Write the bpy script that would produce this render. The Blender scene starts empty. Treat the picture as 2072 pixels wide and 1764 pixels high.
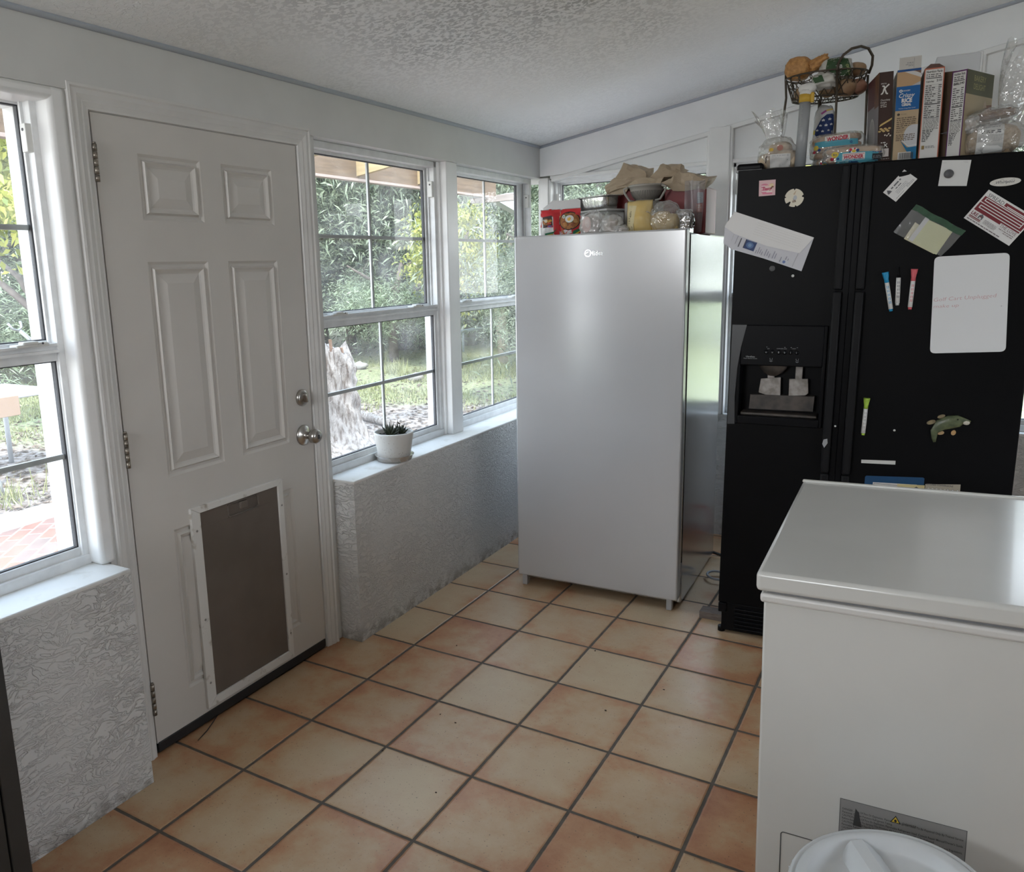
import bpy, bmesh, math, random
from mathutils import Vector, Matrix, noise, Euler
random.seed(7)
SC = bpy.context.scene
COL = SC.collection
PI = math.pi

# ------------------------------------------------------------------ materials
MATS = {}
def _nt(name):
    m = bpy.data.materials.new(name); m.use_nodes = True
    nt = m.node_tree; nt.nodes.clear()
    return m, nt, nt.nodes, nt.links
def N(nt, kind, **kw):
    n = nt.nodes.new(kind)
    for k, v in kw.items():
        if k in n.inputs.keys(): n.inputs[k].default_value = v
        else: setattr(n, k, v)
    return n
def rgb(c, g=None):
    if isinstance(c, (int, float)): c = (c, c, c)
    return (c[0], c[1], c[2], 1.0)
def mat(name, col=(.8, .8, .8), rough=.5, metal=0.0, spec=.5, var=0.0, vscale=8.0, col2=None, bump=0.0, bscale=80.0, bdist=.001,
        coat=0.0, alpha=None, trans=0.0, stretch=None, detail=4.0, lo=.35, hi=.65, rvar=0.0, sub=0.0):
    """painted / plastic / metal surface; colour varies between col and col2 with a noise of its own"""
    if name in MATS: return MATS[name]
    m, nt, ns, ln = _nt(name)
    out = N(nt, 'ShaderNodeOutputMaterial'); b = N(nt, 'ShaderNodeBsdfPrincipled')
    b.inputs['Roughness'].default_value = rough; b.inputs['Metallic'].default_value = metal
    b.inputs['Specular IOR Level'].default_value = spec; b.inputs['Base Color'].default_value = rgb(col)
    if coat: b.inputs['Coat Weight'].default_value = coat; b.inputs['Coat Roughness'].default_value = .08
    if trans: b.inputs['Transmission Weight'].default_value = trans
    if alpha is not None: b.inputs['Alpha'].default_value = alpha
    ln.new(b.outputs[0], out.inputs[0])
    tc = N(nt, 'ShaderNodeTexCoord'); vec = tc.outputs['Object']
    if stretch:
        mp = N(nt, 'ShaderNodeMapping'); mp.inputs['Scale'].default_value = stretch
        ln.new(vec, mp.inputs['Vector']); vec = mp.outputs[0]
    if col2 is not None or var:
        nz = N(nt, 'ShaderNodeTexNoise'); nz.inputs['Scale'].default_value = vscale; nz.inputs['Detail'].default_value = detail
        ln.new(vec, nz.inputs['Vector'])
        rp = N(nt, 'ShaderNodeValToRGB')
        rp.color_ramp.elements[0].position = lo; rp.color_ramp.elements[1].position = hi
        c2 = col2 if col2 is not None else tuple(max(0, c*(1-var)) for c in col)
        rp.color_ramp.elements[0].color = rgb(col); rp.color_ramp.elements[1].color = rgb(c2)
        ln.new(nz.outputs[0], rp.inputs[0]); ln.new(rp.outputs[0], b.inputs['Base Color'])
        if rvar:
            mr = N(nt, 'ShaderNodeMapRange'); mr.inputs[3].default_value = rough; mr.inputs[4].default_value = rough+rvar
            ln.new(nz.outputs[0], mr.inputs[0]); ln.new(mr.outputs[0], b.inputs['Roughness'])
    if bump:
        bz = N(nt, 'ShaderNodeTexNoise'); bz.inputs['Scale'].default_value = bscale; bz.inputs['Detail'].default_value = 3
        ln.new(vec, bz.inputs['Vector'])
        bp = N(nt, 'ShaderNodeBump'); bp.inputs['Strength'].default_value = bump; bp.inputs['Distance'].default_value = bdist
        ln.new(bz.outputs[0], bp.inputs['Height']); ln.new(bp.outputs[0], b.inputs['Normal'])
    MATS[name] = m
    return m
def flat(c, rough=.6):
    """plain print colour"""
    c = tuple(round(x, 3) for x in c)
    return mat('print_%s_%s_%s' % c, c, rough=rough, spec=.3)
def srgb(r, g, b):
    f = lambda x: (x/255/12.92) if x/255 <= .04045 else ((x/255+.055)/1.055)**2.4
    return (f(r), f(g), f(b))
def film(name, col=(.95, .95, .95), clear=.75, gloss=.12, rough=.12, bump=.0):
    """thin clear plastic: mostly see-through, some milky, some shine"""
    if name in MATS: return MATS[name]
    m, nt, ns, ln = _nt(name)
    out = N(nt, 'ShaderNodeOutputMaterial')
    t = N(nt, 'ShaderNodeBsdfTransparent'); d = N(nt, 'ShaderNodeBsdfDiffuse'); g = N(nt, 'ShaderNodeBsdfGlossy')
    d.inputs[0].default_value = rgb(col); g.inputs['Roughness'].default_value = rough
    m1 = N(nt, 'ShaderNodeMixShader'); m1.inputs[0].default_value = clear
    m2 = N(nt, 'ShaderNodeMixShader')
    lw = N(nt, 'ShaderNodeLayerWeight'); lw.inputs[0].default_value = .35
    mu = N(nt, 'ShaderNodeMath', operation='MULTIPLY'); mu.inputs[1].default_value = gloss*3
    ad = N(nt, 'ShaderNodeMath', operation='ADD'); ad.inputs[1].default_value = gloss*.5; ad.use_clamp = True
    ln.new(lw.outputs['Facing'], mu.inputs[0]); ln.new(mu.outputs[0], ad.inputs[0])
    ln.new(d.outputs[0], m1.inputs[1]); ln.new(t.outputs[0], m1.inputs[2])
    ln.new(ad.outputs[0], m2.inputs[0]); ln.new(m1.outputs[0], m2.inputs[1]); ln.new(g.outputs[0], m2.inputs[2])
    ln.new(m2.outputs[0], out.inputs[0])
    if bump:
        tc = N(nt, 'ShaderNodeTexCoord'); nz = N(nt, 'ShaderNodeTexNoise'); nz.inputs['Scale'].default_value = 40
        ln.new(tc.outputs['Object'], nz.inputs['Vector'])
        bp = N(nt, 'ShaderNodeBump'); bp.inputs['Strength'].default_value = bump; bp.inputs['Distance'].default_value = .01
        ln.new(nz.outputs[0], bp.inputs['Height']); ln.new(bp.outputs[0], g.inputs['Normal']); ln.new(bp.outputs[0], d.inputs['Normal'])
    MATS[name] = m
    return m

# ------------------------------------------------------------------ mesh builder
class MB:
    def __init__(s):
        s.bm = bmesh.new(); s.slots = []; s.cur = 0
    def use(s, m):
        if m not in s.slots: s.slots.append(m)
        s.cur = s.slots.index(m); return s
    def _f(s, vs, smooth=False):
        try: f = s.bm.faces.new(vs)
        except ValueError: return None
        f.material_index = s.cur; f.smooth = smooth; return f
    def quad(s, pts, smooth=False):
        return s._f([s.bm.verts.new(p) for p in pts], smooth)
    def box(s, x0, x1, y0, y1, z0, z1, bevel=0.0, seg=2, M=None):
        g = bmesh.new()
        bmesh.ops.create_cube(g, size=1)
        for v in g.verts:
            v.co = Vector((x0+(v.co.x+.5)*(x1-x0), y0+(v.co.y+.5)*(y1-y0), z0+(v.co.z+.5)*(z1-z0)))
        if bevel:
            bmesh.ops.bevel(g, geom=list(g.edges), offset=min(bevel, .49*min(abs(x1-x0), abs(y1-y0), abs(z1-z0))), segments=seg, affect='EDGES', profile=.5)
        if bevel:
            g.normal_update()
            for f in g.faces: f.smooth = max(abs(t) for t in f.normal) < .9995
        s.merge(g, M); return s
    def merge(s, g, M=None, smooth=False):
        mp = {}
        for v in g.verts: mp[v] = s.bm.verts.new((M @ v.co) if M is not None else v.co)
        for f in g.faces: s._f([mp[v] for v in f.verts], smooth or f.smooth)
        g.free()
    def tube(s, pts, r, n=8, closed=False, caps=True):
        pts = [Vector(p) for p in pts]; k = len(pts); rings = []
        rr = r if isinstance(r, (list, tuple)) else [r]*k
        up = None
        for i, p in enumerate(pts):
            a = pts[(i-1) % k] if (closed or i > 0) else p
            b = pts[(i+1) % k] if (closed or i < k-1) else p
            t = (b-a)
            if t.length < 1e-9: t = Vector((0, 0, 1))
            t.normalize()
            if up is None:
                up = Vector((0, 0, 1)) if abs(t.z) < .9 else Vector((1, 0, 0))
            u = up - t*up.dot(t)
            if u.length < 1e-6: u = t.orthogonal()
            u.normalize(); w = t.cross(u); up = u
            rings.append([s.bm.verts.new(p + (u*math.cos(2*PI*j/n)+w*math.sin(2*PI*j/n))*rr[i]) for j in range(n)])
        m = k if closed else k-1
        for i in range(m):
            A, B = rings[i], rings[(i+1) % k]
            for j in range(n): s._f([A[j], A[(j+1) % n], B[(j+1) % n], B[j]], True)
        if caps and not closed:
            s._f(rings[0][::-1]); s._f(rings[-1])
        return s
    def cyl(s, p0, p1, r, n=16, r2=None):
        return s.tube([p0, p1], [r, r if r2 is None else r2], n)
    def lathe(s, prof, c=(0, 0, 0), n=32, M=None, sx=1.0, sy=1.0, wob=None, cap=False):
        """prof: (radius, z) pairs; wob(angle, i) scales a radius"""
        rings = []
        for i, (r, z) in enumerate(prof):
            ring = []
            for j in range(n):
                a = 2*PI*j/n; q = r*(wob(a, i) if wob else 1)
                p = Vector((q*math.cos(a)*sx, q*math.sin(a)*sy, z))
                if M is not None: p = M @ p
                ring.append(s.bm.verts.new(p+Vector(c)))
            rings.append(ring)
        for i in range(len(rings)-1):
            A, B = rings[i], rings[i+1]
            for j in range(n): s._f([A[j], A[(j+1) % n], B[(j+1) % n], B[j]], True)
        if cap:
            s._f(rings[0][::-1]); s._f(rings[-1])
        return s
    def blob(s, c, r, seed=0, amp=.15, freq=2.0, sub=3, M=None, flatz=None, pw=1.0):
        """lumpy rounded body; pw<1 squares it off"""
        g = bmesh.new(); bmesh.ops.create_icosphere(g, subdivisions=sub, radius=1)
        for v in g.verts:
            d = v.co.normalized()
            k = 1 + amp*noise.noise(d*freq+Vector((seed*7.3, seed*3.1, seed*1.7)))
            e = Vector([math.copysign(abs(t)**pw, t) for t in d])*k
            p = Vector((e.x*r[0], e.y*r[1], e.z*r[2]))
            if M is not None: p = M @ p
            v.co = p+Vector(c)
            if flatz is not None and v.co.z < flatz: v.co.z = flatz
        for f in g.faces: f.smooth = True
        s.merge(g, None, True); return s
    def prism(s, poly, o, U, V, d, smooth=False):
        """polygon (u,v) extruded by the vector d"""
        o, U, V, d = Vector(o), Vector(U), Vector(V), Vector(d)
        a = [s.bm.verts.new(o+U*p[0]+V*p[1]) for p in poly]; b = [s.bm.verts.new(o+U*p[0]+V*p[1]+d) for p in poly]
        s._f(a[::-1]); s._f(b)
        for i in range(len(a)): s._f([a[i], a[(i+1) % len(a)], b[(i+1) % len(a)], b[i]], smooth)
        return s
    def build(s, name, parent=None, frame=None, loc=(0, 0, 0), m=None, weld=0.0, auto=None):
        if weld: bmesh.ops.remove_doubles(s.bm, verts=list(s.bm.verts), dist=weld)
        bmesh.ops.recalc_face_normals(s.bm, faces=list(s.bm.faces))
        L = Vector(loc)
        if L.length: bmesh.ops.translate(s.bm, verts=list(s.bm.verts), vec=-L)
        me = bpy.data.meshes.new(name); s.bm.to_mesh(me); s.bm.free()
        for q in ([m] if m else s.slots): me.materials.append(q)
        o = bpy.data.objects.new(name, me); COL.objects.link(o)
        if parent is not None: o.parent = parent
        else: o.matrix_world = (frame if frame is not None else Matrix()) @ Matrix.Translation(L)
        return o

def bevmod(o, w=.003, seg=2):
    md = o.modifiers.new('soft_edges', 'BEVEL'); md.width = w; md.segments = seg; md.limit_method = 'ANGLE'; md.angle_limit = math.radians(40); md.harden_normals = True
    for p in o.data.polygons: p.use_smooth = True
    return o
def tag(o, label, cat, group=None, kind=None):
    o['label'] = label; o['category'] = cat
    if group: o['group'] = group
    if kind: o['kind'] = kind
    return o
def struct(o, label=None):
    o['kind'] = 'structure'
    if label: o['label'] = label
    return o
def thing(name, label, cat, frame=None, loc=(0, 0, 0), group=None):
    o = bpy.data.objects.new(name, None); COL.objects.link(o); o.empty_display_size = .05
    o.matrix_world = (frame if frame is not None else Matrix()) @ Matrix.Translation(Vector(loc))
    return tag(o, label, cat, group)
def part(mb, name, root, loc, m=None, label=None):
    """a part of a thing: vertices given in the thing's frame coordinates, loc = the thing's own base there"""
    o = mb.build(name, parent=root, loc=loc, m=m)
    if label: o['label'] = label
    return o
def dup(root, M, label=None):
    r = root.copy(); COL.objects.link(r); r.matrix_world = M
    if label: r['label'] = label
    for ch in list(root.children):
        c = ch.copy(); COL.objects.link(c); c.parent = r
        for g in ch.children:
            d = g.copy(); COL.objects.link(d); d.parent = c
    return r

# ------------------------------------------------------------------ printed things
def text_polys(body, bold=0.0, shear=0.0, space=1.0, res=2):
    cu = bpy.data.curves.new('lettering_curve', 'FONT'); cu.body = body; cu.size = 1; cu.offset = bold; cu.shear = shear
    cu.resolution_u = res; cu.space_character = space
    ob = bpy.data.objects.new('lettering_curve', cu)
    me = ob.to_mesh()
    vs = [(v.co.x, v.co.y) for v in me.vertices]; fs = [tuple(p.vertices) for p in me.polygons]
    ob.to_mesh_clear(); bpy.data.objects.remove(ob); bpy.data.curves.remove(cu)
    return vs, fs
class Print(MB):
    """flat print on a face: o corner, U right, V up (metres); every call lies a hair above the last"""
    def __init__(s, o, U, V, lift=.0004, step=.00008):
        super().__init__()
        s.o = Vector(o); s.U = Vector(U).normalized(); s.V = Vector(V).normalized(); s.Nn = s.U.cross(s.V).normalized(); s.h = lift; s.step = step
    def P(s, u, v, h=None): return s.o+s.U*u+s.V*v+s.Nn*(s.h if h is None else h)
    def poly(s, pts, c):
        s.use(c if not isinstance(c, tuple) else flat(c)); s.quad([s.P(*p) for p in pts]); s.h += s.step; return s
    def rect(s, u0, v0, u1, v1, c): return s.poly([(u0, v0), (u1, v0), (u1, v1), (u0, v1)], c)
    def disc(s, u, v, ru, rv, c, n=24, a0=0, a1=2*PI):
        return s.poly([(u+ru*math.cos(a0+(a1-a0)*i/n), v+rv*math.sin(a0+(a1-a0)*i/n)) for i in range(n if a1-a0 > 6.2 else n+1)], c)
    def line(s, pts, w, c):
        for a, b in zip(pts[:-1], pts[1:]):
            dx, dy = b[0]-a[0], b[1]-a[1]; L = math.hypot(dx, dy) or 1; nx, ny = -dy/L*w/2, dx/L*w/2
            s.use(c if not isinstance(c, tuple) else flat(c))
            s.quad([s.P(a[0]-nx, a[1]-ny), s.P(b[0]-nx, b[1]-ny), s.P(b[0]+nx, b[1]+ny), s.P(a[0]+nx, a[1]+ny)])
        s.h += s.step; return s
    def text(s, body, u, v, h, c, bold=.0, shear=0.0, al='l', rot=0.0, width=None, space=1.0, sx=1.0):
        vs, fs = text_polys(body, bold, shear, space)
        if not vs: return s
        x0 = min(p[0] for p in vs); x1 = max(p[0] for p in vs)
        k = h/.72; kx = k*sx
        if width: kx = width/max(x1-x0, 1e-6)
        w = (x1-x0)*kx; off = {'l': 0, 'c': -w/2, 'r': -w}[al]
        cr, sr = math.cos(rot), math.sin(rot)
        s.use(c if not isinstance(c, tuple) else flat(c))
        bv = []
        for x, y in vs:
            a, b = (x-x0)*kx+off, y*k
            bv.append(s.bm.verts.new(s.P(u+a*cr-b*sr, v+a*sr+b*cr)))
        for f in fs: s._f([bv[i] for i in f])
        s.h += s.step; return s
    def greek(s, u0, u1, v, h, c, seed=0, gap=.3, fill=1.0):
        """a row of tiny print too small to read: word-long dashes"""
        r = random.Random(seed*977+int(v*1e5)); u = u0; end = u0+(u1-u0)*fill
        s.use(c if not isinstance(c, tuple) else flat(c))
        while u < end-h:
            w = min(h*r.uniform(1.2, 5), end-u)
            s.quad([s.P(u, v), s.P(u+w, v), s.P(u+w, v+h), s.P(u, v+h)]); u += w+h*(.5+gap)
        return s
    def slab(s, pts, t, c):
        """the body of the sheet, t thick, back face on the plane"""
        s.use(c if not isinstance(c, tuple) else flat(c))
        s.prism(pts, s.o, s.U, s.V, s.Nn*t); s.h = t+s.step; return s
def rrect(u0, v0, u1, v1, r, n=5):
    out = []
    for cx, cy, a in ((u1-r, v0+r, -PI/2), (u1-r, v1-r, 0), (u0+r, v1-r, PI/2), (u0+r, v0+r, PI)):
        for i in range(n+1): out.append((cx+r*math.cos(a+PI/2*i/n), cy+r*math.sin(a+PI/2*i/n)))
    return out
def fr(o, yaw=0.0, roll=0.0):
    return Matrix.Translation(Vector(o)) @ Matrix.Rotation(yaw, 4, 'Z') @ Matrix.Rotation(roll, 4, 'Y')
# ------------------------------------------------------------------ room materials
WALLP = mat('wall_paint_shaded', (.62, .62, .605), rough=.5, var=.06, vscale=5, bump=.12, bscale=120, bdist=.0006)  # same white paint darkened to carry the left wall's dimmer light
WHITE = mat('wall_paint_lit', (.86, .87, .87), rough=.5, var=.06, vscale=5, bump=.12, bscale=120, bdist=.0006)  # same white paint brightened to carry the light on the back wall
TRIMW = mat('trim_paint', (.80, .80, .79), rough=.38, var=.05, vscale=9, bump=.1, bscale=60, bdist=.0006)
DOORW = mat('door_paint', (.60, .575, .54), rough=.42, var=.05, vscale=4, bump=.08, bscale=200, bdist=.0004)
SILLW = mat('sill_paint', (.74, .74, .72), rough=.35, col2=(.50, .47, .42), vscale=14, lo=.55, hi=.85, bump=.3, bscale=50, bdist=.001)
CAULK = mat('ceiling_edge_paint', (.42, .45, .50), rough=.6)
ALU = mat('window_aluminium', (.78, .79, .79), rough=.4, var=.12, vscale=20, spec=.5)
GASK = mat('glazing_gasket', (.035, .035, .04), rough=.6)
LATCH = mat('latch_plastic', (.66, .66, .63), rough=.45)
def stucco():
    m, nt, ns, ln = _nt('stucco_wall')
    out = N(nt, 'ShaderNodeOutputMaterial'); b = N(nt, 'ShaderNodeBsdfPrincipled'); b.inputs['Roughness'].default_value = .55
    ln.new(b.outputs[0], out.inputs[0])
    tc = N(nt, 'ShaderNodeTexCoord'); v = tc.outputs['Object']
    w = N(nt, 'ShaderNodeTexNoise'); w.inputs['Scale'].default_value = 6; w.inputs['Detail'].default_value = 2
    ln.new(v, w.inputs['Vector'])
    mx = N(nt, 'ShaderNodeMix', data_type='RGBA', blend_type='ADD'); mx.inputs[0].default_value = .09
    ln.new(v, mx.inputs[6]); ln.new(w.outputs['Color'], mx.inputs[7])
    mp = N(nt, 'ShaderNodeMapping'); mp.inputs['Scale'].default_value = (24, 24, 62); mp.inputs['Rotation'].default_value = (.25, .3, .1)
    ln.new(mx.outputs[2], mp.inputs['Vector'])
    n1 = N(nt, 'ShaderNodeTexNoise'); n1.inputs['Scale'].default_value = 1.0; n1.inputs['Detail'].default_value = 3; n1.inputs['Distortion'].default_value = 1.2
    ln.new(mp.outputs[0], n1.inputs['Vector'])
    rp = N(nt, 'ShaderNodeValToRGB'); e = rp.color_ramp.elements   # ridges left by the trowel
    e[0].position = .43; e[0].color = rgb(0); e[1].position = .62; e[1].color = rgb(.3)
    k = e.new(.5); k.color = rgb(1); k = e.new(.545); k.color = rgb(.35)
    ln.new(n1.outputs[0], rp.inputs[0])
    n2 = N(nt, 'ShaderNodeTexNoise'); n2.inputs['Scale'].default_value = 3.5
    ln.new(v, n2.inputs['Vector'])
    am = N(nt, 'ShaderNodeMath', operation='MULTIPLY'); ln.new(rp.outputs[0], am.inputs[0])
    mr = N(nt, 'ShaderNodeMapRange'); mr.inputs[1].default_value = .25; mr.inputs[2].default_value = .55; mr.inputs[3].default_value = .25; ln.new(n2.outputs[0], mr.inputs[0])
    ln.new(mr.outputs[0], am.inputs[1])
    bp = N(nt, 'ShaderNodeBump'); bp.inputs['Strength'].default_value = .9; bp.inputs['Distance'].default_value = .0042
    ln.new(am.outputs[0], bp.inputs['Height']); ln.new(bp.outputs[0], b.inputs['Normal'])
    # scuffs and grime along the foot of the wall
    sx = N(nt, 'ShaderNodeSeparateXYZ'); ln.new(v, sx.inputs[0])
    ng = N(nt, 'ShaderNodeTexNoise'); ng.inputs['Scale'].default_value = 22; ng.inputs['Detail'].default_value = 6; ln.new(v, ng.inputs['Vector'])
    h = N(nt, 'ShaderNodeMapRange'); h.inputs[1].default_value = 0; h.inputs[2].default_value = .075; h.inputs[3].default_value = .62; h.inputs[4].default_value = 0
    ln.new(sx.outputs[2], h.inputs[0])
    ga = N(nt, 'ShaderNodeMath', operation='MULTIPLY'); ln.new(h.outputs[0], ga.inputs[0])
    g2 = N(nt, 'ShaderNodeMapRange'); g2.inputs[1].default_value = .42; g2.inputs[2].default_value = .58; ln.new(ng.outputs[0], g2.inputs[0])
    ln.new(g2.outputs[0], ga.inputs[1])
    cm = N(nt, 'ShaderNodeMix', data_type='RGBA'); cm.inputs[6].default_value = rgb((.68, .68, .67)); cm.inputs[7].default_value = rgb((.16, .135, .105))
    ln.new(ga.outputs[0], cm.inputs[0]); ln.new(cm.outputs[2], b.inputs['Base Color'])
    MATS['stucco_wall'] = m; return m
STUCCO = stucco()
def ceiling_mat():
    m, nt, ns, ln = _nt('knockdown_ceiling')
    out = N(nt, 'ShaderNodeOutputMaterial'); b = N(nt, 'ShaderNodeBsdfPrincipled'); b.inputs['Roughness'].default_value = .5
    ln.new(b.outputs[0], out.inputs[0])
    tc = N(nt, 'ShaderNodeTexCoord'); v = tc.outputs['Object']
    n1 = N(nt, 'ShaderNodeTexNoise'); n1.inputs['Scale'].default_value = 62; n1.inputs['Detail'].default_value = 3; n1.inputs['Distortion'].default_value = .6
    ln.new(v, n1.inputs['Vector'])
    rp = N(nt, 'ShaderNodeValToRGB'); e = rp.color_ramp.elements; e[0].position = .44; e[1].position = .54
    ln.new(n1.outputs[0], rp.inputs[0])
    n2 = N(nt, 'ShaderNodeTexNoise'); n2.inputs['Scale'].default_value = 1.3; n2.inputs['Detail'].default_value = 4; ln.new(v, n2.inputs['Vector'])
    # shade painted dark in the texture's hollows, heaviest in a patch mid-room
    sx = N(nt, 'ShaderNodeSeparateXYZ'); ln.new(v, sx.inputs[0])
    vs = N(nt, 'ShaderNodeVectorMath', operation='DISTANCE'); vs.inputs[1].default_value = (.95, -.55, 0)
    fl = N(nt, 'ShaderNodeCombineXYZ'); ln.new(sx.outputs[0], fl.inputs[0]); ln.new(sx.outputs[1], fl.inputs[1]); ln.new(fl.outputs[0], vs.inputs[0])
    pm = N(nt, 'ShaderNodeMapRange'); pm.inputs[1].default_value = .25; pm.inputs[2].default_value = 1.15; pm.inputs[3].default_value = 1; pm.inputs[4].default_value = .12
    ln.new(vs.outputs['Value'], pm.inputs[0])
    nm = N(nt, 'ShaderNodeMapRange'); nm.inputs[1].default_value = .36; nm.inputs[2].default_value = .62; ln.new(n2.outputs[0], nm.inputs[0])
    k = N(nt, 'ShaderNodeMath', operation='MULTIPLY'); ln.new(pm.outputs[0], k.inputs[0]); ln.new(nm.outputs[0], k.inputs[1])
    iv = N(nt, 'ShaderNodeMath', operation='SUBTRACT'); iv.inputs[0].default_value = 1; ln.new(rp.outputs[0], iv.inputs[1])
    k2 = N(nt, 'ShaderNodeMath', operation='MULTIPLY'); ln.new(k.outputs[0], k2.inputs[0]); ln.new(iv.outputs[0], k2.inputs[1])
    cm = N(nt, 'ShaderNodeMix', data_type='RGBA'); cm.inputs[6].default_value = rgb((.90, .90, .89)); cm.inputs[7].default_value = rgb((.22, .22, .215))
    ln.new(k2.outputs[0], cm.inputs[0]); ln.new(cm.outputs[2], b.inputs['Base Color'])
    bp = N(nt, 'ShaderNodeBump'); bp.inputs['Strength'].default_value = .55; bp.inputs['Distance'].default_value = .002
    ln.new(rp.outputs[0], bp.inputs['Height']); ln.new(bp.outputs[0], b.inputs['Normal'])
    MATS['knockdown_ceiling'] = m; return m
TP = .305
def floor_mat():
    m, nt, ns, ln = _nt('terracotta_tiles')
    out = N(nt, 'ShaderNodeOutputMaterial'); b = N(nt, 'ShaderNodeBsdfPrincipled')
    ln.new(b.outputs[0], out.inputs[0])
    tc = N(nt, 'ShaderNodeTexCoord'); v = tc.outputs['Object']
    wob = N(nt, 'ShaderNodeTexNoise'); wob.inputs['Scale'].default_value = 25; ln.new(v, wob.inputs['Vector'])
    wa = N(nt, 'ShaderNodeMapRange'); wa.inputs[3].default_value = -.0015; wa.inputs[4].default_value = .0015; ln.new(wob.outputs[0], wa.inputs[0])
    sx = N(nt, 'ShaderNodeSeparateXYZ'); ln.new(v, sx.inputs[0])
    def M2(op, a, bb=None):
        n = N(nt, 'ShaderNodeMath', operation=op)
        for i, q in enumerate((a, bb)):
            if q is None: continue
            if isinstance(q, (int, float)): n.inputs[i].default_value = q
            else: ln.new(q, n.inputs[i])
        return n.outputs[0]
    ax = []
    ids = []
    for k in (0, 1):
        q = M2('DIVIDE', M2('ADD', sx.outputs[k], wa.outputs[0]), TP)
        ids.append(M2('FLOOR', q)); ax.append(M2('ABSOLUTE', M2('SUBTRACT', M2('FRACT', q), .5)))
    edge = M2('MAXIMUM', ax[0], ax[1])            # .5 on the joint
    gm = N(nt, 'ShaderNodeMapRange'); gm.inputs[1].default_value = .4815; gm.inputs[2].default_value = .4865; ln.new(edge, gm.inputs[0])
    cid = N(nt, 'ShaderNodeCombineXYZ'); ln.new(ids[0], cid.inputs[0]); ln.new(ids[1], cid.inputs[1])
    wn = N(nt, 'ShaderNodeTexWhiteNoise', noise_dimensions='3D'); ln.new(cid.outputs[0], wn.inputs['Vector'])
    off = N(nt, 'ShaderNodeVectorMath', operation='MULTIPLY_ADD'); off.inputs[1].default_value = (9, 9, 9); ln.new(wn.outputs['Color'], off.inputs[0]); ln.new(v, off.inputs[2])
    n1 = N(nt, 'ShaderNodeTexNoise'); n1.inputs['Scale'].default_value = 5.5; n1.inputs['Detail'].default_value = 9; n1.inputs['Roughness'].default_value = .66; n1.inputs['Distortion'].default_value = 0
    ln.new(off.outputs[0], n1.inputs['Vector'])
    e2 = N(nt, 'ShaderNodeMapRange'); e2.inputs[1].default_value = .25; e2.inputs[2].default_value = .5; e2.inputs[3].default_value = .09; e2.inputs[4].default_value = -.09; ln.new(edge, e2.inputs[0])
    tv = N(nt, 'ShaderNodeMapRange'); tv.inputs[3].default_value = -.13; tv.inputs[4].default_value = .13; ln.new(wn.outputs['Value'], tv.inputs[0])
    s = M2('ADD', M2('ADD', n1.outputs[0], e2.outputs[0]), tv.outputs[0])
    rp = N(nt, 'ShaderNodeValToRGB'); e = rp.color_ramp.elements
    e[0].position = .22; e[0].color = rgb((.37, .155, .075)); e[1].position = .78; e[1].color = rgb((.55, .42, .27))
    k = e.new(.40); k.color = rgb((.47, .25, .13)); k = e.new(.52); k.color = rgb((.50, .33, .19)); k = e.new(.62); k.color = rgb((.52, .37, .23))
    ln.new(s, rp.inputs[0])
    # fine dark flecks and crumbs of dirt
    n3 = N(nt, 'ShaderNodeTexNoise'); n3.inputs['Scale'].default_value = 160; n3.inputs['Detail'].default_value = 2; ln.new(v, n3.inputs['Vector'])
    f3 = N(nt, 'ShaderNodeMapRange'); f3.inputs[1].default_value = .66; f3.inputs[2].default_value = .76; ln.new(n3.outputs[0], f3.inputs[0])
    c1 = N(nt, 'ShaderNodeMix', data_type='RGBA'); c1.inputs[7].default_value = rgb((.10, .07, .05)); ln.new(f3.outputs[0], c1.inputs[0]); ln.new(rp.outputs[0], c1.inputs[6])
    gc = N(nt, 'ShaderNodeTexNoise'); gc.inputs['Scale'].default_value = 30; ln.new(v, gc.inputs['Vector'])
    gr = N(nt, 'ShaderNodeValToRGB'); gr.color_ramp.elements[0].color = rgb((.055, .042, .033)); gr.color_ramp.elements[1].color = rgb((.15, .125, .10)); ln.new(gc.outputs[0], gr.inputs[0])
    c2 = N(nt, 'ShaderNodeMix', data_type='RGBA'); ln.new(gm.outputs[0], c2.inputs[0]); ln.new(c1.outputs[2], c2.inputs[6]); ln.new(gr.outputs[0], c2.inputs[7])
    ln.new(c2.outputs[2], b.inputs['Base Color'])
    ro = N(nt, 'ShaderNodeMapRange'); ro.inputs[3].default_value = .26; ro.inputs[4].default_value = .55; ln.new(n1.outputs[0], ro.inputs[0])
    ro2 = M2('MAXIMUM', ro.outputs[0], M2('MULTIPLY', gm.outputs[0], .85)); ln.new(ro2, b.inputs['Roughness'])
    hh = N(nt, 'ShaderNodeMapRange'); hh.inputs[1].default_value = .470; hh.inputs[2].default_value = .490; hh.inputs[3].default_value = 1; hh.inputs[4].default_value = 0; ln.new(edge, hh.inputs[0])
    bp = N(nt, 'ShaderNodeBump'); bp.inputs['Strength'].default_value = .8; bp.inputs['Distance'].default_value = .003; ln.new(hh.outputs[0], bp.inputs['Height'])
    b2 = N(nt, 'ShaderNodeBump'); b2.inputs['Strength'].default_value = .25; b2.inputs['Distance'].default_value = .0015
    n4 = N(nt, 'ShaderNodeTexNoise'); n4.inputs['Scale'].default_value = 45; n4.inputs['Detail'].default_value = 4; ln.new(v, n4.inputs['Vector'])
    ln.new(n4.outputs[0], b2.inputs['Height']); ln.new(bp.outputs[0], b2.inputs['Normal']); ln.new(b2.outputs[0], b.inputs['Normal'])
    MATS['terracotta_tiles'] = m; return m
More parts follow.
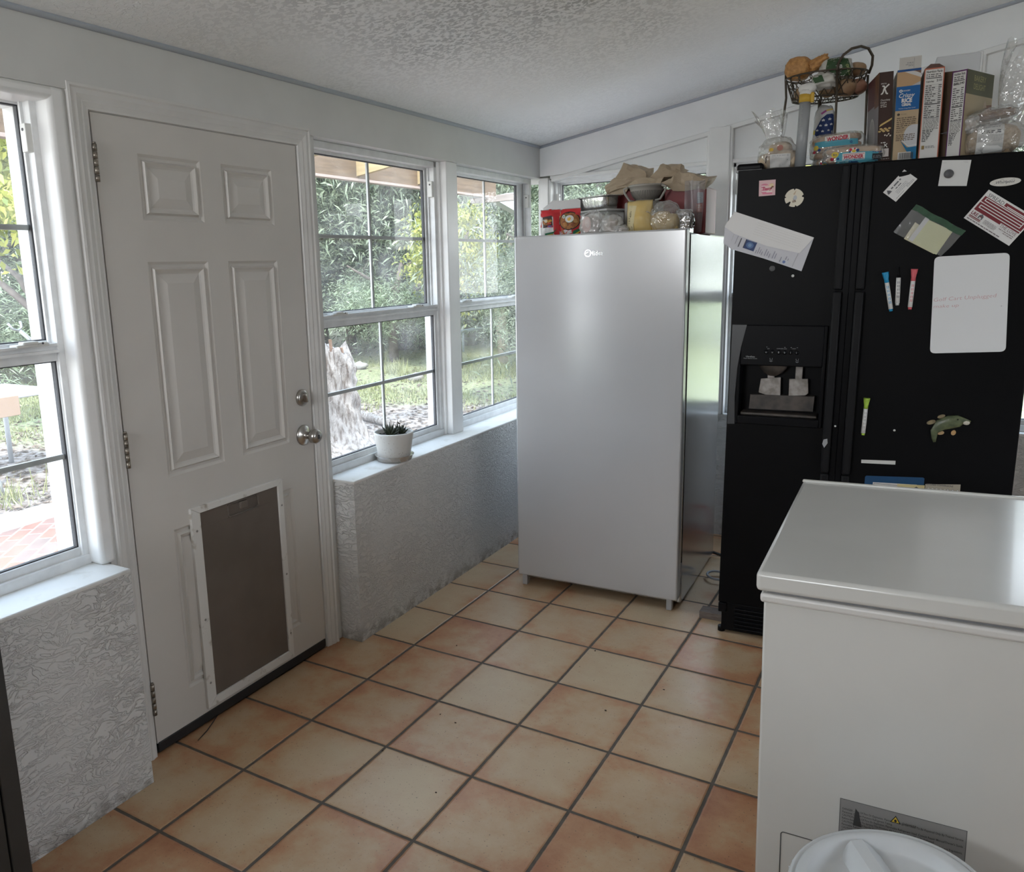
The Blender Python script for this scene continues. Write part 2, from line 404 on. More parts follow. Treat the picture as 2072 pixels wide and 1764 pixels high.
def glass_mat():
    """window glass: clear with a mirror skin, a little dusty"""
    m, nt, ns, ln = _nt('dusty_window_glass')
    out = N(nt, 'ShaderNodeOutputMaterial')
    t = N(nt, 'ShaderNodeBsdfTransparent'); t.inputs[0].default_value = (.94, .96, .95, 1)
    g = N(nt, 'ShaderNodeBsdfGlossy'); g.inputs['Roughness'].default_value = .0
    tr = N(nt, 'ShaderNodeBsdfTranslucent'); tr.inputs[0].default_value = rgb(.9)
    fz = N(nt, 'ShaderNodeFresnel'); fz.inputs[0].default_value = 1.32
    tc = N(nt, 'ShaderNodeTexCoord'); nz = N(nt, 'ShaderNodeTexNoise'); nz.inputs['Scale'].default_value = 7; nz.inputs['Detail'].default_value = 5
    ln.new(tc.outputs['Object'], nz.inputs['Vector'])
    mr = N(nt, 'ShaderNodeMapRange'); mr.inputs[1].default_value = .35; mr.inputs[2].default_value = .75; mr.inputs[3].default_value = .03; mr.inputs[4].default_value = .14
    ln.new(nz.outputs[0], mr.inputs[0])
    a = N(nt, 'ShaderNodeMixShader'); ln.new(mr.outputs[0], a.inputs[0]); ln.new(t.outputs[0], a.inputs[1]); ln.new(tr.outputs[0], a.inputs[2])
    b = N(nt, 'ShaderNodeMixShader'); ln.new(fz.outputs[0], b.inputs[0]); ln.new(a.outputs[0], b.inputs[1]); ln.new(g.outputs[0], b.inputs[2])
    ln.new(b.outputs[0], out.inputs[0])
    MATS['dusty_window_glass'] = m; return m
GLASS = glass_mat()

# ------------------------------------------------------------------ shell
YB = 1.628           # inner face of the back wall
XR, YN = 4.3, -4.7   # right wall, wall behind the camera
CS = .168            # ceiling slope
def cz(x): return 2.103 + CS*(x+.09)
def wall(name, boxes, m, label=None):
    b = MB(); b.use(m)
    for q in boxes: b.box(*q)
    return struct(b.build(name), label)
mb = MB(); mb.use(floor_mat()); GA = -.0094
mb.box(-.10, 5.0, -3.6, 3.4, -.12, 0)
fl = mb.build('floor', frame=fr((-.1193, -1.43856, 0), GA)); struct(fl, 'terracotta tile floor with dark grout')
mb = MB(); mb.use(ceiling_mat())
for x0, x1 in ((-.32, XR+.2),):
    vs = [(x, y, cz(x)+d) for d in (0, .12) for x, y in ((x0, YN-.2), (x1, YN-.2), (x1, YB+.35), (x0, YB+.35))]
    q = [mb.bm.verts.new(p) for p in vs]
    for f in ((3, 2, 1, 0), (4, 5, 6, 7), (0, 1, 5, 4), (1, 2, 6, 5), (2, 3, 7, 6), (3, 0, 4, 7)): mb._f([q[i] for i in f])
struct(mb.build('ceiling'), 'sloped white ceiling with a rough knockdown texture')
# left wall: header over windows and door, stucco knee walls, sills
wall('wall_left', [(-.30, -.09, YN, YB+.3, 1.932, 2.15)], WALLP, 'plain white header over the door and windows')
def knee(name, x0, x1, y0, y1, label):
    b = MB(); b.use(STUCCO).box(x0, x1, y0, y1, 0, .655)
    b.use(SILLW).box(x0, x1+.001, y0-.001, y1+.001, .648, .661, bevel=.004)
    return struct(b.build(name), label)
knee('wall_left', -.30, 0, -.30, YB+.02, 'white stucco knee wall with a sill, right of the door')
knee('wall_left', -.30, -.002, YN, -1.307, 'white stucco knee wall with a sill, left of the door')
wall('wall_left', [(-.30, -.146, -.402, -.30, 0, 1.94), (-.30, -.146, -1.32, -1.209, 0, 1.94), (-.30, -.146, -1.3, -.3, 1.893, 1.95), (-.30, -.13, -1.22, -.39, -.02, .006)], WALLP, 'door jambs')
# back wall: knee wall, sloped beam, posts
bw = MB(); bw.use(STUCCO).box(-.30, XR, YB, YB+.25, 0, .655); bw.use(SILLW).box(-.30, XR, YB-.001, YB+.25, .648, .661, bevel=.004)
struct(bw.build('wall_back'), 'white stucco knee wall under the back windows')
bw = MB(); bw.use(WHITE)   # sloped board under the ceiling
def strip(b, x0, x1, zl0, zl1, y0, y1, zt0=None, zt1=None):
    zt0 = cz(x0)+.02 if zt0 is None else zt0; zt1 = cz(x1)+.02 if zt1 is None else zt1
    v = [b.bm.verts.new(p) for p in ((x0, y0, zl0), (x1, y0, zl1), (x1, y0, zt1), (x0, y0, zt0), (x0, y1, zl0), (x1, y1, zl1), (x1, y1, zt1), (x0, y1, zt0))]
    for f in ((0, 1, 2, 3), (7, 6, 5, 4), (0, 4, 5, 1), (1, 5, 6, 2), (2, 6, 7, 3), (3, 7, 4, 0)): b._f([v[i] for i in f])
BL = lambda x: 1.944+.182*(x-.051)
strip(bw, -.30, .051, 1.936, 1.944, YB, YB+.25); strip(bw, .051, XR, 1.944, BL(XR), YB, YB+.25)
struct(bw.build('wall_back'), 'sloped white beam under the ceiling on the back wall')
bw = MB(); bw.use(TRIMW)
strip(bw, -.02, XR, BL(-.02)-.022, BL(XR)-.022, YB-.006, YB+.05, BL(-.02)-.002, BL(XR)-.002)
struct(bw.build('trim_1'), 'sloped white moulding under the beam')
bw = MB(); bw.use(WHITE); strip(bw, -.02, XR, 1.935, 1.935, YB+.035, YB+.22, BL(-.02)+.01, BL(XR)+.01)
struct(bw.build('wall_back'), 'recessed white panels over the back windows')
for i, (x0, x1) in enumerate(((-.09, -.036), (.833, .936), (1.85, 1.953), (2.87, 2.97))):
    b = MB(); b.use(TRIMW).box(x0, x1, YB-.012, YB+.2, .66, min(BL(x0)+.012, 2.4), bevel=.004)
    b.use(TRIMW).box(x0-.010, x0+.002, YB-.002, YB+.1, .66, min(BL(x0), 2.4), bevel=.003).box(x1-.002, x1+.010, YB-.002, YB+.1, .66, min(BL(x1)-.01, 2.4), bevel=.003)
    struct(b.build('trim_2'), 'white post between the back windows')
b = MB(); b.use(TRIMW)
for x0, x1 in ((-.036, .833), (.936, 1.85), (1.953, 2.87)): b.box(x0, x1, YB+.012, YB+.06, 1.925, 1.944, bevel=.003)
struct(b.build('trim_3'), 'white head strip over the back windows')
# left wall trim: post between windows, jamb board, corner post
b = MB(); b.use(TRIMW).box(-.20, -.098, .619, .718, .66, 1.934, bevel=.004); b.box(-.20, -.13, .606, .622, .66, 1.932, bevel=.003); b.box(-.20, -.13, .715, .73, .66, 1.932, bevel=.003)
struct(b.build('trim_4'), 'white post between the two left windows')
b = MB(); b.use(TRIMW).box(-.30, -.089, -1.332, -1.284, .66, 1.935, bevel=.012, seg=3).box(-.30, -.089, YN, -1.31, 1.900, 1.935, bevel=.012, seg=3)
struct(b.build('trim_5'), 'rounded white reveal around the window left of the door')
# blue-grey strip where walls meet the ceiling
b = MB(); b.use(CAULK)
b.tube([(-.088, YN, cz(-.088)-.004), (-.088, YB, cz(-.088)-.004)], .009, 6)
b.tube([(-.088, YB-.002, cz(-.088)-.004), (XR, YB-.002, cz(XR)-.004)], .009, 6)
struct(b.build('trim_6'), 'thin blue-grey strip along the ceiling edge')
# walls out of view, with openings for sky light and added fill
KITW = mat('kitchen_wall_paint', (.42, .40, .37), rough=.6)
wall('wall_right', [(XR, XR+.15, YN-.2, -1.9, 0, 3.0), (XR, XR+.15, -.9, YB+.3, 0, 3.0), (XR, XR+.15, -1.9, -.9, 0, .95), (XR, XR+.15, -1.9, -.9, 1.95, 3.0)], KITW)
wall('wall_rear', [(-.3, .1, YN-.15, YN, 0, 3.0), (1.1, XR+.15, YN-.15, YN, 0, 3.0), (.1, 1.1, YN-.15, YN, 0, 1.5), (.1, 1.1, YN-.15, YN, 2.1, 3.0), (-.1, XR, -3.42, -3.30, 0, 1.22)], KITW)  # last box: low wall added to keep rear light off the chest freezer
wall('wall_left', [(-.30, -.1, YN, -2.35, .655, 1.95)], KITW)

# ------------------------------------------------------------------ windows: X along the wall, Y outward, Z up
def window(name, F, a0, a1, d0, glassA, mid, label, latches=(), z0=.66, z1=1.932, muntins=True):
    b = MB(); b.use(ALU)
    f = .022
    b.box(a0, a0+f, d0, d0+.075, z0, z1, bevel=.002).box(a1-f, a1, d0, d0+.075, z0, z1, bevel=.002)
    b.box(a0, a1, d0, d0+.075, z1-.026, z1, bevel=.002).box(a0, a1, d0-.004, d0+.075, z0, z0+.030, bevel=.002)
    # tracks in the side channels
    for s, e in ((a0+f, 1), (a1-f, -1)):
        b.box(min(s, s+e*.008), max(s, s+e*.008), d0+.028, d0+.034, z0+.03, z1-.026)
    root = struct(b.build(name, frame=F), label)
    g0, g1 = glassA
    def sash(nm, d, zb, zt, gb, gt, bar):
        s = MB(); s.use(ALU)
        L, R = a0+f-.002, a1-f+.002
        s.box(L, g0, d, d+.022, zb, zt, bevel=.002).box(g1, R, d, d+.022, zb, zt, bevel=.002)
        s.box(g0-.002, g1+.002, d, d+.022, zb, gb, bevel=.002).box(g0-.002, g1+.002, d, d+.022, gt, zt, bevel=.002)
        s.use(GASK)
        for q in ((g0-.0015, g0+.004, gb, gt), (g1-.004, g1+.0015, gb, gt)): s.box(q[0], q[1], d+.006, d+.0205, q[2], q[3])
        for q in ((g0, g1, gb-.0015, gb+.003), (g0, g1, gt-.003, gt+.0015)): s.box(q[0], q[1], d+.006, d+.0205, q[2], q[3])
        o = s.build(nm, parent=root)
        p = MB(); p.use(GLASS).quad([(g0, d+.012, gb), (g1, d+.012, gb), (g1, d+.012, gt), (g0, d+.012, gt)]); p.build('pane', parent=o)
        if muntins:
            m = MB(); m.use(ALU).box(mid-.007, mid+.007, d+.014, d+.022, gb, gt); m.box(g0, g1, d+.0135, d+.0225, bar-.007, bar+.007)
            m.build('muntin', parent=o)
        return o
    up = sash('upper_sash', d0+.040, 1.262, z1-.024, 1.294, 1.895, 1.590)
    lo = sash('lower_sash', d0+.008, z0+.028, 1.283, .713, 1.239, .975)
    r = MB(); r.use(ALU).box(a0+f, a1-f, d0-.006, d0+.012, 1.262, 1.270, bevel=.001).box(a0+f, a1-f, d0+.001, d0+.010, 1.279, 1.287, bevel=.001)
    r.build('lift_rail', parent=lo)
    for a in latches:
        k = MB(); k.use(LATCH).box(a-.045, a+.045, d0-.004, d0+.030, 1.283, 1.291, bevel=.002).box(a-.03, a+.012, d0-.010, d0+.016, 1.289, 1.298, bevel=.003).box(a+.012, a+.040, d0-.006, d0+.012, 1.287, 1.294, bevel=.002)
        k.use(GASK).cyl((a+.025, d0-.0065, 1.291), (a+.025, d0-.004, 1.291), .003, 8)
        k.build('latch', parent=lo)
    for s, e in ((a0+f, 1), (a1-f, -1)):
        k = MB(); k.use(LATCH).box(min(s-.002*e, s+e*.016), max(s-.002*e, s+e*.016), d0+.002, d0+.026, 1.775, 1.845, bevel=.002)
        k.use(GASK).cyl((s+e*.017, d0+.014, 1.83), (s+e*.0158, d0+.014, 1.83), .004, 8)
        k.build('balance_clip', parent=up)
    return root
FLW = Matrix.Rotation(PI/2, 4, 'Z')            # left wall: along = +y, outward = -x
FBW = Matrix.Translation((0, YB, 0))           # back wall: along = +x, outward = +y
window('window_1', FLW, -2.35, -1.328, .145, (-2.27, -1.352), -1.81, 'window left of the door, brick patio seen through it', latches=(-2.0, -1.42))
window('window_2', FLW, -.302, .608, .145, (-.262, .567), .155, 'window right of the door with a potted plant on its sill', latches=(-.145, .42))
window('window_3', FLW, .727, 1.628, .145, (.768, 1.532), 1.17, 'window in the corner beside the white upright freezer', latches=(.87, 1.42))
window('window_4', FBW, -.036, .833, .05, (.004, .80), .40, 'back window behind the white upright freezer', latches=(.2, .6), muntins=False)
window('window_5', FBW, .936, 1.85, .05, (.976, 1.81), 1.39, 'back window behind the black refrigerator', latches=(1.1, 1.6), muntins=False)
window('window_6', FBW, 1.953, 2.87, .05, (1.99, 2.83), 2.4, 'back window to the right of the black refrigerator', latches=(2.2, 2.6), muntins=False)

# ------------------------------------------------------------------ door
XD = -.100
Y0, Y1, Z0, Z1 = -1.209, -.402, .038, 1.888
def raised(mb_, y0, y1, z0, z1, o=.0):
    """pressed panel: sunk groove, rounded bead, raised field; faces +x"""
    steps = [(0, 0), (.008, -.006), (.016, -.007), (.022, .002), (.030, -.004), (.036, -.0065), (.062, -.0005), (.064, 0)]
    prev = None
    for ins, h in steps:
        a = min(ins, (y1-y0)/2-.002)
        ring = [mb_.bm.verts.new((XD+h+o, y, z)) for y, z in ((y0+a, z0+a), (y1-a, z0+a), (y1-a, z1-a), (y0+a, z1-a))]
        if prev:
            for i in range(4): mb_._f([prev[i], prev[(i+1) % 4], ring[(i+1) % 4], ring[i]])
        prev = ring
    mb_._f(prev)
dm = MB(); dm.use(DOORW)
cols = ((-1.071, -.843), (-.758, -.531)); rows = ((.155, .686), (.853, 1.496), (1.613, 1.796))
ys = [Y0, cols[0][0], cols[0][1], cols[1][0], cols[1][1], Y1]; zs = [Z0, rows[0][0], rows[0][1], rows[1][0], rows[1][1], rows[2][0], rows[2][1], Z1]
for i in range(5):
    for j in range(7):
        if i in (1, 3) and j in (1, 3, 5): raised(dm, ys[i], ys[i+1], zs[j], zs[j+1]); continue
        dm.quad([(XD, ys[i], zs[j]), (XD, ys[i+1], zs[j]), (XD, ys[i+1], zs[j+1]), (XD, ys[i], zs[j+1])])
# edges and back of the slab
dm.box(-.145, XD-.009, Y0, Y1, Z0, Z1)
for q in (((XD, Y0, Z0), (XD, Y0, Z1), (XD-.012, Y0, Z1), (XD-.012, Y0, Z0)), ((XD, Y1, Z0), (XD, Y1, Z1), (XD-.012, Y1, Z1), (XD-.012, Y1, Z0)),
          ((XD, Y0, Z1), (XD, Y1, Z1), (XD-.012, Y1, Z1), (XD-.012, Y0, Z1)), ((XD, Y0, Z0), (XD, Y1, Z0), (XD-.012, Y1, Z0), (XD-.012, Y0, Z0))): dm.quad(q)
door = struct(dm.build('door_1', weld=.0005), 'white six-panel door with a brown pet flap in its lower half')
BLACKR = mat('black_rubber', (.012, .012, .013), rough=.55)
NICK = mat('satin_nickel', (.50, .48, .45), rough=.28, metal=1.0, var=.1, vscale=30)
HINGE = mat('worn_hinge', (.36, .32, .27), rough=.4, metal=.9, var=.4, vscale=60)
mb = MB(); mb.use(BLACKR).box(-.142, XD+.003, Y0+.002, Y1-.002, .007, .040, bevel=.003); mb.build('door_sweep', parent=door)
for zt, zb in ((1.806, 1.707), (1.018, .915), (.241, .138)):
    h = MB(); h.use(HINGE); yh = Y0-.003; L = (zt-zb)/5
    for k in range(5): h.cyl((XD+.008, yh, zb+L*k+.001), (XD+.008, yh, zb+L*(k+1)-.001), .0065, 12)
    h.box(XD-.012, XD+.004, yh-.002, yh+.002, zb, zt); h.cyl((XD+.008, yh, zt), (XD+.008, yh, zt+.004), .005, 10)
    h.build('hinge', parent=door)
k = MB(); k.use(NICK); RX = Matrix.Rotation(PI/2, 4, 'Y')
k.lathe([(.0, 0), (.030, 0), (.031, .004), (.028, .010), (.022, .013), (.0, .014)], c=(XD, -.452, 1.005), n=28, M=RX)
k.box(XD+.012, XD+.030, -.4565, -.4475, .988, 1.022, bevel=.004, M=Matrix.Translation((0, -.452, 1.005)) @ Matrix.Rotation(.25, 4, 'X') @ Matrix.Translation((0, .452, -1.005)))
k.build('deadbolt', parent=door)
k = MB(); k.use(NICK)
k.lathe([(.0, 0), (.037, 0), (.038, .004), (.034, .009), (.018, .012), (.013, .016), (.013, .034), (.017, .040), (.026, .046), (.0275, .058), (.025, .068), (.019, .073), (.0, .074)], c=(XD, -.455, .866), n=32, M=RX)
k.use(GASK).box(XD+.0735, XD+.0765, -.4575, -.4525, .859, .873)
k.build('door_knob', parent=door)
# pet flap in a white frame
PETW = mat('pet_frame_paint', (.70, .69, .66), rough=.4, col2=(.30, .25, .19), vscale=26, lo=.60, hi=.78)
PETB = mat('brown_pet_panel', (.125, .105, .088), rough=.33, col2=(.155, .13, .11), vscale=5, bump=.1, bscale=300)
p = MB(); p.use(PETW)
py0, py1, pz0, pz1 = -1.009, -.592, .054, .736; iy0, iy1, iz0, iz1 = -.972, -.617, .083, .714
def mitre(b, o_, i_, x0, x1):
    (a0, a1, b0, b1), (c0, c1, d0, d1) = o_, i_
    O = [(a0, b0), (a1, b0), (a1, b1), (a0, b1)]; I = [(c0, d0), (c1, d0), (c1, d1), (c0, d1)]
    for k_ in range(4):
        j = (k_+1) % 4
        pts = [O[k_], O[j], I[j], I[k_]]
        b.prism(pts, (x0, 0, 0), (0, 1, 0), (0, 0, 1), (x1-x0, 0, 0))
mitre(p, (py0, py1, pz0, pz1), (iy0, iy1, iz0, iz1), XD-.001, XD+.011)
pet = p.build('pet_door_frame', parent=door); pet['label'] = 'white mitred frame of the pet flap'; bevmod(pet, .002)
s = MB(); s.use(mat('screw_head', (.30, .29, .27), rough=.35, metal=.9))
for y, z in ((-.991, .66), (-.990, .36), (-.992, .14), (-.604, .64), (-.604, .38), (-.604, .15)): s.lathe([(.0, .0135), (.0035, .0125), (.004, .011)], c=(XD, y, z), n=10, M=RX)
s.build('screw', parent=pet)
f = MB(); f.use(PETB)
f.box(XD-.001, XD+.005, iy0-.003, iy1+.003, iz0-.003, .664, bevel=.001); f.box(XD-.001, XD+.005, iy0-.003, -.852, .664, iz1+.003); f.box(XD-.001, XD+.005, -.713, iy1+.003, .664, iz1+.003)
f.box(XD-.001, XD+.005, -.852, -.713, .709, iz1+.003); f.box(XD-.001, XD-.0002, -.855, -.71, .66, .712)
flap = f.build('pet_panel', parent=door); flap['label'] = 'brown sliding panel of the pet flap'
e = MB(); e.use(PETB)
e.box(XD+.0002, XD+.0012, -.854, -.711, .662, .711)
hh = rrect(-.852, .665, -.713, .709, .010)
for a_, b_ in zip(hh, hh[1:]+hh[:1]): e.tube([(XD+.0055, a_[0], a_[1]), (XD+.0055, b_[0], b_[1])], .0025, 6)
e.box(XD+.001, XD+.012, -.800, -.768, .680, .704, bevel=.003)
e.build('finger_grip', parent=flap)
# casing
CASP = mat('casing_paint', (.66, .65, .63), rough=.4, var=.06, vscale=9)
c = MB(); c.use(CASP)
cy0, cy1, ct = -1.283, -.326, 1.958; jy0, jy1, jt = -1.213, -.398, 1.8925
prof = [(0, .004), (.006, .018), (.013, .019), (.017, .015), (.030, .017), (.044, .012), (.048, .014), (.060, .010), (.066, .010), (.0695, .0)]
def casing_side(yo, sgn, z1):
    pts = [(yo+sgn*a, h) for a, h in prof]
    for (ya, ha), (yb, hb) in zip(pts[:-1], pts[1:]):
        za = ct-abs(ya-yo); zb = ct-abs(yb-yo)
        c.quad([(XD-.005+ha, ya, 0), (XD-.005+hb, yb, 0), (XD-.005+hb, yb, zb), (XD-.005+ha, ya, za)])
    c.quad([(XD-.005, yo, 0), (XD-.005+prof[0][1], yo, 0), (XD-.005+prof[0][1], yo, ct), (XD-.005, yo, ct)])
casing_side(cy0, 1, 0); casing_side(cy1, -1, 0)
for (a, h), (a2, h2) in zip(prof[:-1], prof[1:]):
    c.quad([(XD-.005+h, cy0+a, ct-a), (XD-.005+h2, cy0+a2, ct-a2), (XD-.005+h2, cy1-a2, ct-a2), (XD-.005+h, cy1-a, ct-a)])
c.quad([(XD-.005, cy0, ct), (XD-.005+.004, cy0, ct), (XD-.005+.004, cy1, ct), (XD-.005, cy1, ct)])
# jamb stop behind
c.box(-.15, XD-.006, jy0-.06, jy0+.001, 0, jt+.06).box(-.15, XD-.006, jy1-.001, jy1+.06, 0, jt+.06).box(-.15, XD-.006, jy0-.02, jy1+.02, jt-.001, jt+.06)
struct(c.build('trim_7'), 'moulded white casing around the door')
# flat strip of wall between the casing and the knee wall sill
wall('wall_left', [(-.30, -.096, -1.30, -1.27, 0, 1.94), (-.30, -.101, -.332, -.30, 0, 1.94)], WALLP)
# ------------------------------------------------------------------ white upright freezer
FM = fr((1.019, .539, 0), .0292)
SILV = mat('silver_door_paint', (.54, .545, .555), rough=.17, metal=.25, var=.03, vscale=3, bump=.05, bscale=900, bdist=.0002)
SILS = mat('pebbled_steel_side', (.52, .53, .54), rough=.20, metal=.85, bump=.12, bscale=260, bdist=.0006)
GREYP = mat('grey_plastic', (.36, .36, .37), rough=.4)
CHROME = mat('bright_chrome', (.85, .85, .86), rough=.12, metal=1.0)
W = .728
root = thing('upright_freezer', 'silver-white upright freezer beside the corner windows, food piled on top', 'freezer', FM, (-W/2, .35, 0)); L0 = (-W/2, .35, 0)
b = MB(); b.use(SILS).box(-W, 0, .068, .745, .016, 1.562, bevel=.006)
part(b, 'cabinet', root, L0, label='grey pebbled steel sides')
b = MB(); b.use(SILV).box(-W, 0, 0, .052, .051, 1.577, bevel=.007, seg=3)
dr = part(b, 'door', root, L0)
b = MB(); b.use(GREYP).box(-W+.012, -.010, .050, .070, .060, 1.562); part(b, 'door_gasket', root, L0)
b = Print((-.410, -.0, 1.480), (1, 0, 0), (0, 0, 1), lift=.0012)
b.use(CHROME)
pts = [(.014+.013*math.cos(a), .016+.013*math.sin(a)) for a in [math.radians(t) for t in range(40, 340, 12)]]
b.line(pts, .0036, CHROME); b.line([(.004, .016), (.016, .022)], .003, CHROME)
b.text('Midea', .022, .007, .0185, CHROME, bold=.02, width=.056)
o = b.build('badge', loc=L0, parent=root); o['label'] = 'chrome maker badge'
for x in (-.700, -.036):
    b = MB(); b.use(GREYP).box(x-.012, x+.012, .012, .040, .0, .052, bevel=.003); part(b, 'foot', root, L0)
for x in (-.68, -.06):
    b = MB(); b.use(GREYP).cyl((x, .66, 0), (x, .66, .02), .018, 12); part(b, 'foot', root, L0)
b = MB(); b.use(CHROME).box(-.062, -.004, .060, .13, 1.560, 1.580, bevel=.003); part(b, 'hinge_cover', root, L0)
b = MB(); b.use(GREYP).box(-.010, .001, .05, .066, .06, .20); part(b, 'hinge', root, L0)

# ------------------------------------------------------------------ black side-by-side refrigerator
FB = fr((1.208, .433, 0), .0687, .008)
BLK = mat('black_textured_steel', (.003, .003, .0036), rough=.42, spec=.10, bump=.25, bscale=420, bdist=.0006, var=.2, vscale=2)
BLKP = mat('black_plastic', (.0045, .0045, .0055), rough=.36, spec=.10)
BLKM = mat('black_matt_handle', (.007, .007, .008), rough=.5, spec=.15)
DUST = mat('dusty_plastic', (.075, .06, .05), rough=.5, col2=(.03, .026, .023), vscale=25)
RW, RH, DT = .907, 1.762, .062
root = thing('refrigerator', 'black side-by-side refrigerator covered in magnets and papers', 'refrigerator', FB, (RW/2, .35, 0)); L0 = (RW/2, .35, 0)
b = MB(); b.use(BLK).box(.004, RW-.004, DT+.012, .70, .02, 1.755, bevel=.006); part(b, 'cabinet', root, L0)
HX0, HX1, HZ0, HZ1, HD = .040, .312, .884, 1.072, .072     # dispenser bay
GAP = .3832
b = MB(); b.use(BLK)
x0, x1, z0, z1 = 0, GAP-.0025, .134, RH
xs, zs2 = [x0, HX0, HX1, x1], [z0, HZ0, HZ1, z1]
for i in range(3):
    for j in range(3):
        if i == 1 and j == 1: continue
        b.quad([(xs[i], 0, zs2[j]), (xs[i+1], 0, zs2[j]), (xs[i+1], 0, zs2[j+1]), (xs[i], 0, zs2[j+1])])
rd = DT
for q in (((x0, 0, z0), (x0, rd, z0), (x0, rd, z1), (x0, 0, z1)), ((x1, 0, z0), (x1, rd, z0), (x1, rd, z1), (x1, 0, z1)), ((x0, 0, z1), (x1, 0, z1), (x1, rd, z1), (x0, rd, z1)), ((x0, 0, z0), (x1, 0, z0), (x1, rd, z0), (x0, rd, z0)),
          ((x0, rd, z0), (x1, rd, z0), (x1, rd, HZ0), (x0, rd, HZ0)), ((x0, rd, HZ1), (x1, rd, HZ1), (x1, rd, z1), (x0, rd, z1)), ((x0, rd, HZ0), (HX0, rd, HZ0), (HX0, rd, HZ1), (x0, rd, HZ1)), ((HX1, rd, HZ0), (x1, rd, HZ0), (x1, rd, HZ1), (HX1, rd, HZ1))): b.quad(q)
o = part(b, 'freezer_door', root, L0)
bevmod(o, .006, 3)
b = MB(); b.use(BLK).box(GAP+.0025, RW, 0, DT, .134, RH, bevel=.006, seg=3); part(b, 'fridge_door', root, L0)
b = MB(); b.use(BLKM)
for q in ((.004, HX0-.003, .14, 1.755), (HX1+.003, RW-.004, .14, 1.755), (HX0-.003, HX1+.003, .14, HZ0-.003), (HX0-.003, HX1+.003, HZ1+.003, 1.755)): b.box(q[0], q[1], DT-.002, DT+.011, q[2], q[3])
part(b, 'door_gasket', root, L0)
def handle(xa, xb, s, nm):
    h = MB(); h.use(BLKM)
    for za, zb, d in ((.150, .690, .016), (.694, 1.338, .030), (1.342, 1.757, .016)):
        h.box(xa, xb, -d, .004, za, zb, bevel=.007, seg=3)
    xi = xb if s > 0 else xa
    h.use(BLKP).box(min(xi, xi+s*.020), max(xi, xi+s*.020), -.006, .002, .150, 1.757, bevel=.002)
    part(h, nm, root, L0)
handle(.3305, .3585, 1, 'handle'); handle(.3985, .4265, -1, 'handle')
b = MB(); b.use(BLKP)
b.box(.012, RW-.01, .012, .05, .012, .128, bevel=.003)
for i in range(6): b.box(.06, RW-.05, .004, .016, .022+.016*i, .031+.016*i, bevel=.003)
part(b, 'kick_grille', root, L0)
b = MB(); b.use(BLKP).box(-.008, .080, .012, .09, RH-.004, RH+.024, bevel=.010, seg=4); b.use(GREYP).box(-.010, .078, .006, .08, RH-.006, RH+.002, bevel=.002); part(b, 'hinge_cover', root, L0)
b = MB(); b.use(BLKP).box(.0, .03, .0, .02, .090, .128, bevel=.003); part(b, 'grille_clip', root, L0)
b = MB(); b.use(BLKP).cyl((.012, .03, 0), (.012, .03, .02), .014, 12); part(b, 'foot', root, L0)
# dispenser
b = MB(); b.use(BLKP)
fx0, fx1, fz0, fz1 = .026, .3245, .853, 1.219
b.box(fx0, HX0, -.012, .002, fz0, fz1, bevel=.003).box(HX1, fx1, -.012, .002, fz0, fz1, bevel=.003).box(HX0-.002, HX1+.002, -.014, .002, HZ1, fz1, bevel=.004).box(HX0-.002, HX1+.002, -.014, .002, fz0, HZ0, bevel=.004)
# curved cheek at the left of the panel, its sheen painted as paler grey
pl = [(.004, fz0-.004), (.030, fz0-.002), (.026, .95), (.030, 1.06), (.040, 1.14), (.056, fz1), (.006, fz1)]
b.use(mat('cheek_sheen', (.042, .044, .047), rough=.34)).prism(pl, (0, -.0145, 0), (1, 0, 0), (0, 0, 1), (0, .014, 0))
b.use(BLKP)
for q in (((HX0, 0, HZ0), (HX0, HD, HZ0), (HX0, HD, HZ1), (HX0, 0, HZ1)), ((HX1, 0, HZ0), (HX1, HD, HZ0), (HX1, HD, HZ1), (HX1, 0, HZ1)), ((HX0, 0, HZ1), (HX1, 0, HZ1), (HX1, HD, HZ1), (HX0, HD, HZ1)), ((HX0, 0, HZ0), (HX1, 0, HZ0), (HX1, HD, HZ0), (HX0, HD, HZ0)), ((HX0, HD, HZ0), (HX1, HD, HZ0), (HX1, HD, HZ1), (HX0, HD, HZ1))): b.quad(q)
disp = part(b, 'dispenser', root, L0)
def sub(mb_, nm, lab=None):
    o = mb_.build(nm, parent=disp, loc=L0)
    if lab: o['label'] = lab
    return o
PAD = mat('grey_paddle', (.36, .33, .31), rough=.45, col2=(.20, .18, .16), vscale=40)
for pts, y in (([(.108, 1.017), (.176, 1.025), (.178, .957), (.150, .950), (.102, .965)], .040), ([(.205, 1.020), (.268, 1.023), (.272, .970), (.262, .961), (.206, .957)], .040)):
    b = MB(); b.use(PAD).prism(pts, (0, y, 0), (1, 0, 0), (0, 0, 1), (0, .008, 0)); cx_ = (pts[0][0]+pts[1][0])/2
    b.box(cx_-.012, cx_+.012, y+.002, y+.012, 1.02, 1.07); o = sub(b, 'paddle'); bevmod(o, .002)
b = MB(); b.use(DUST).lathe([(.012, 1.030), (.030, 1.040), (.046, 1.058), (.050, 1.072)], c=(.148, .038, 0), n=20, sy=.6); sub(b, 'ice_chute')
b = MB(); b.use(DUST).prism([(.075, .957), (.293, .960), (.291, .905), (.072, .903)], (0, .034, 0), (1, 0, 0), (0, 0, 1), (0, .036, 0)); b.box(HX0+.006, HX1-.006, .004, .070, HZ0, HZ0+.010, bevel=.003); sub(b, 'drip_tray')
b = MB(); b.use(BLKP)
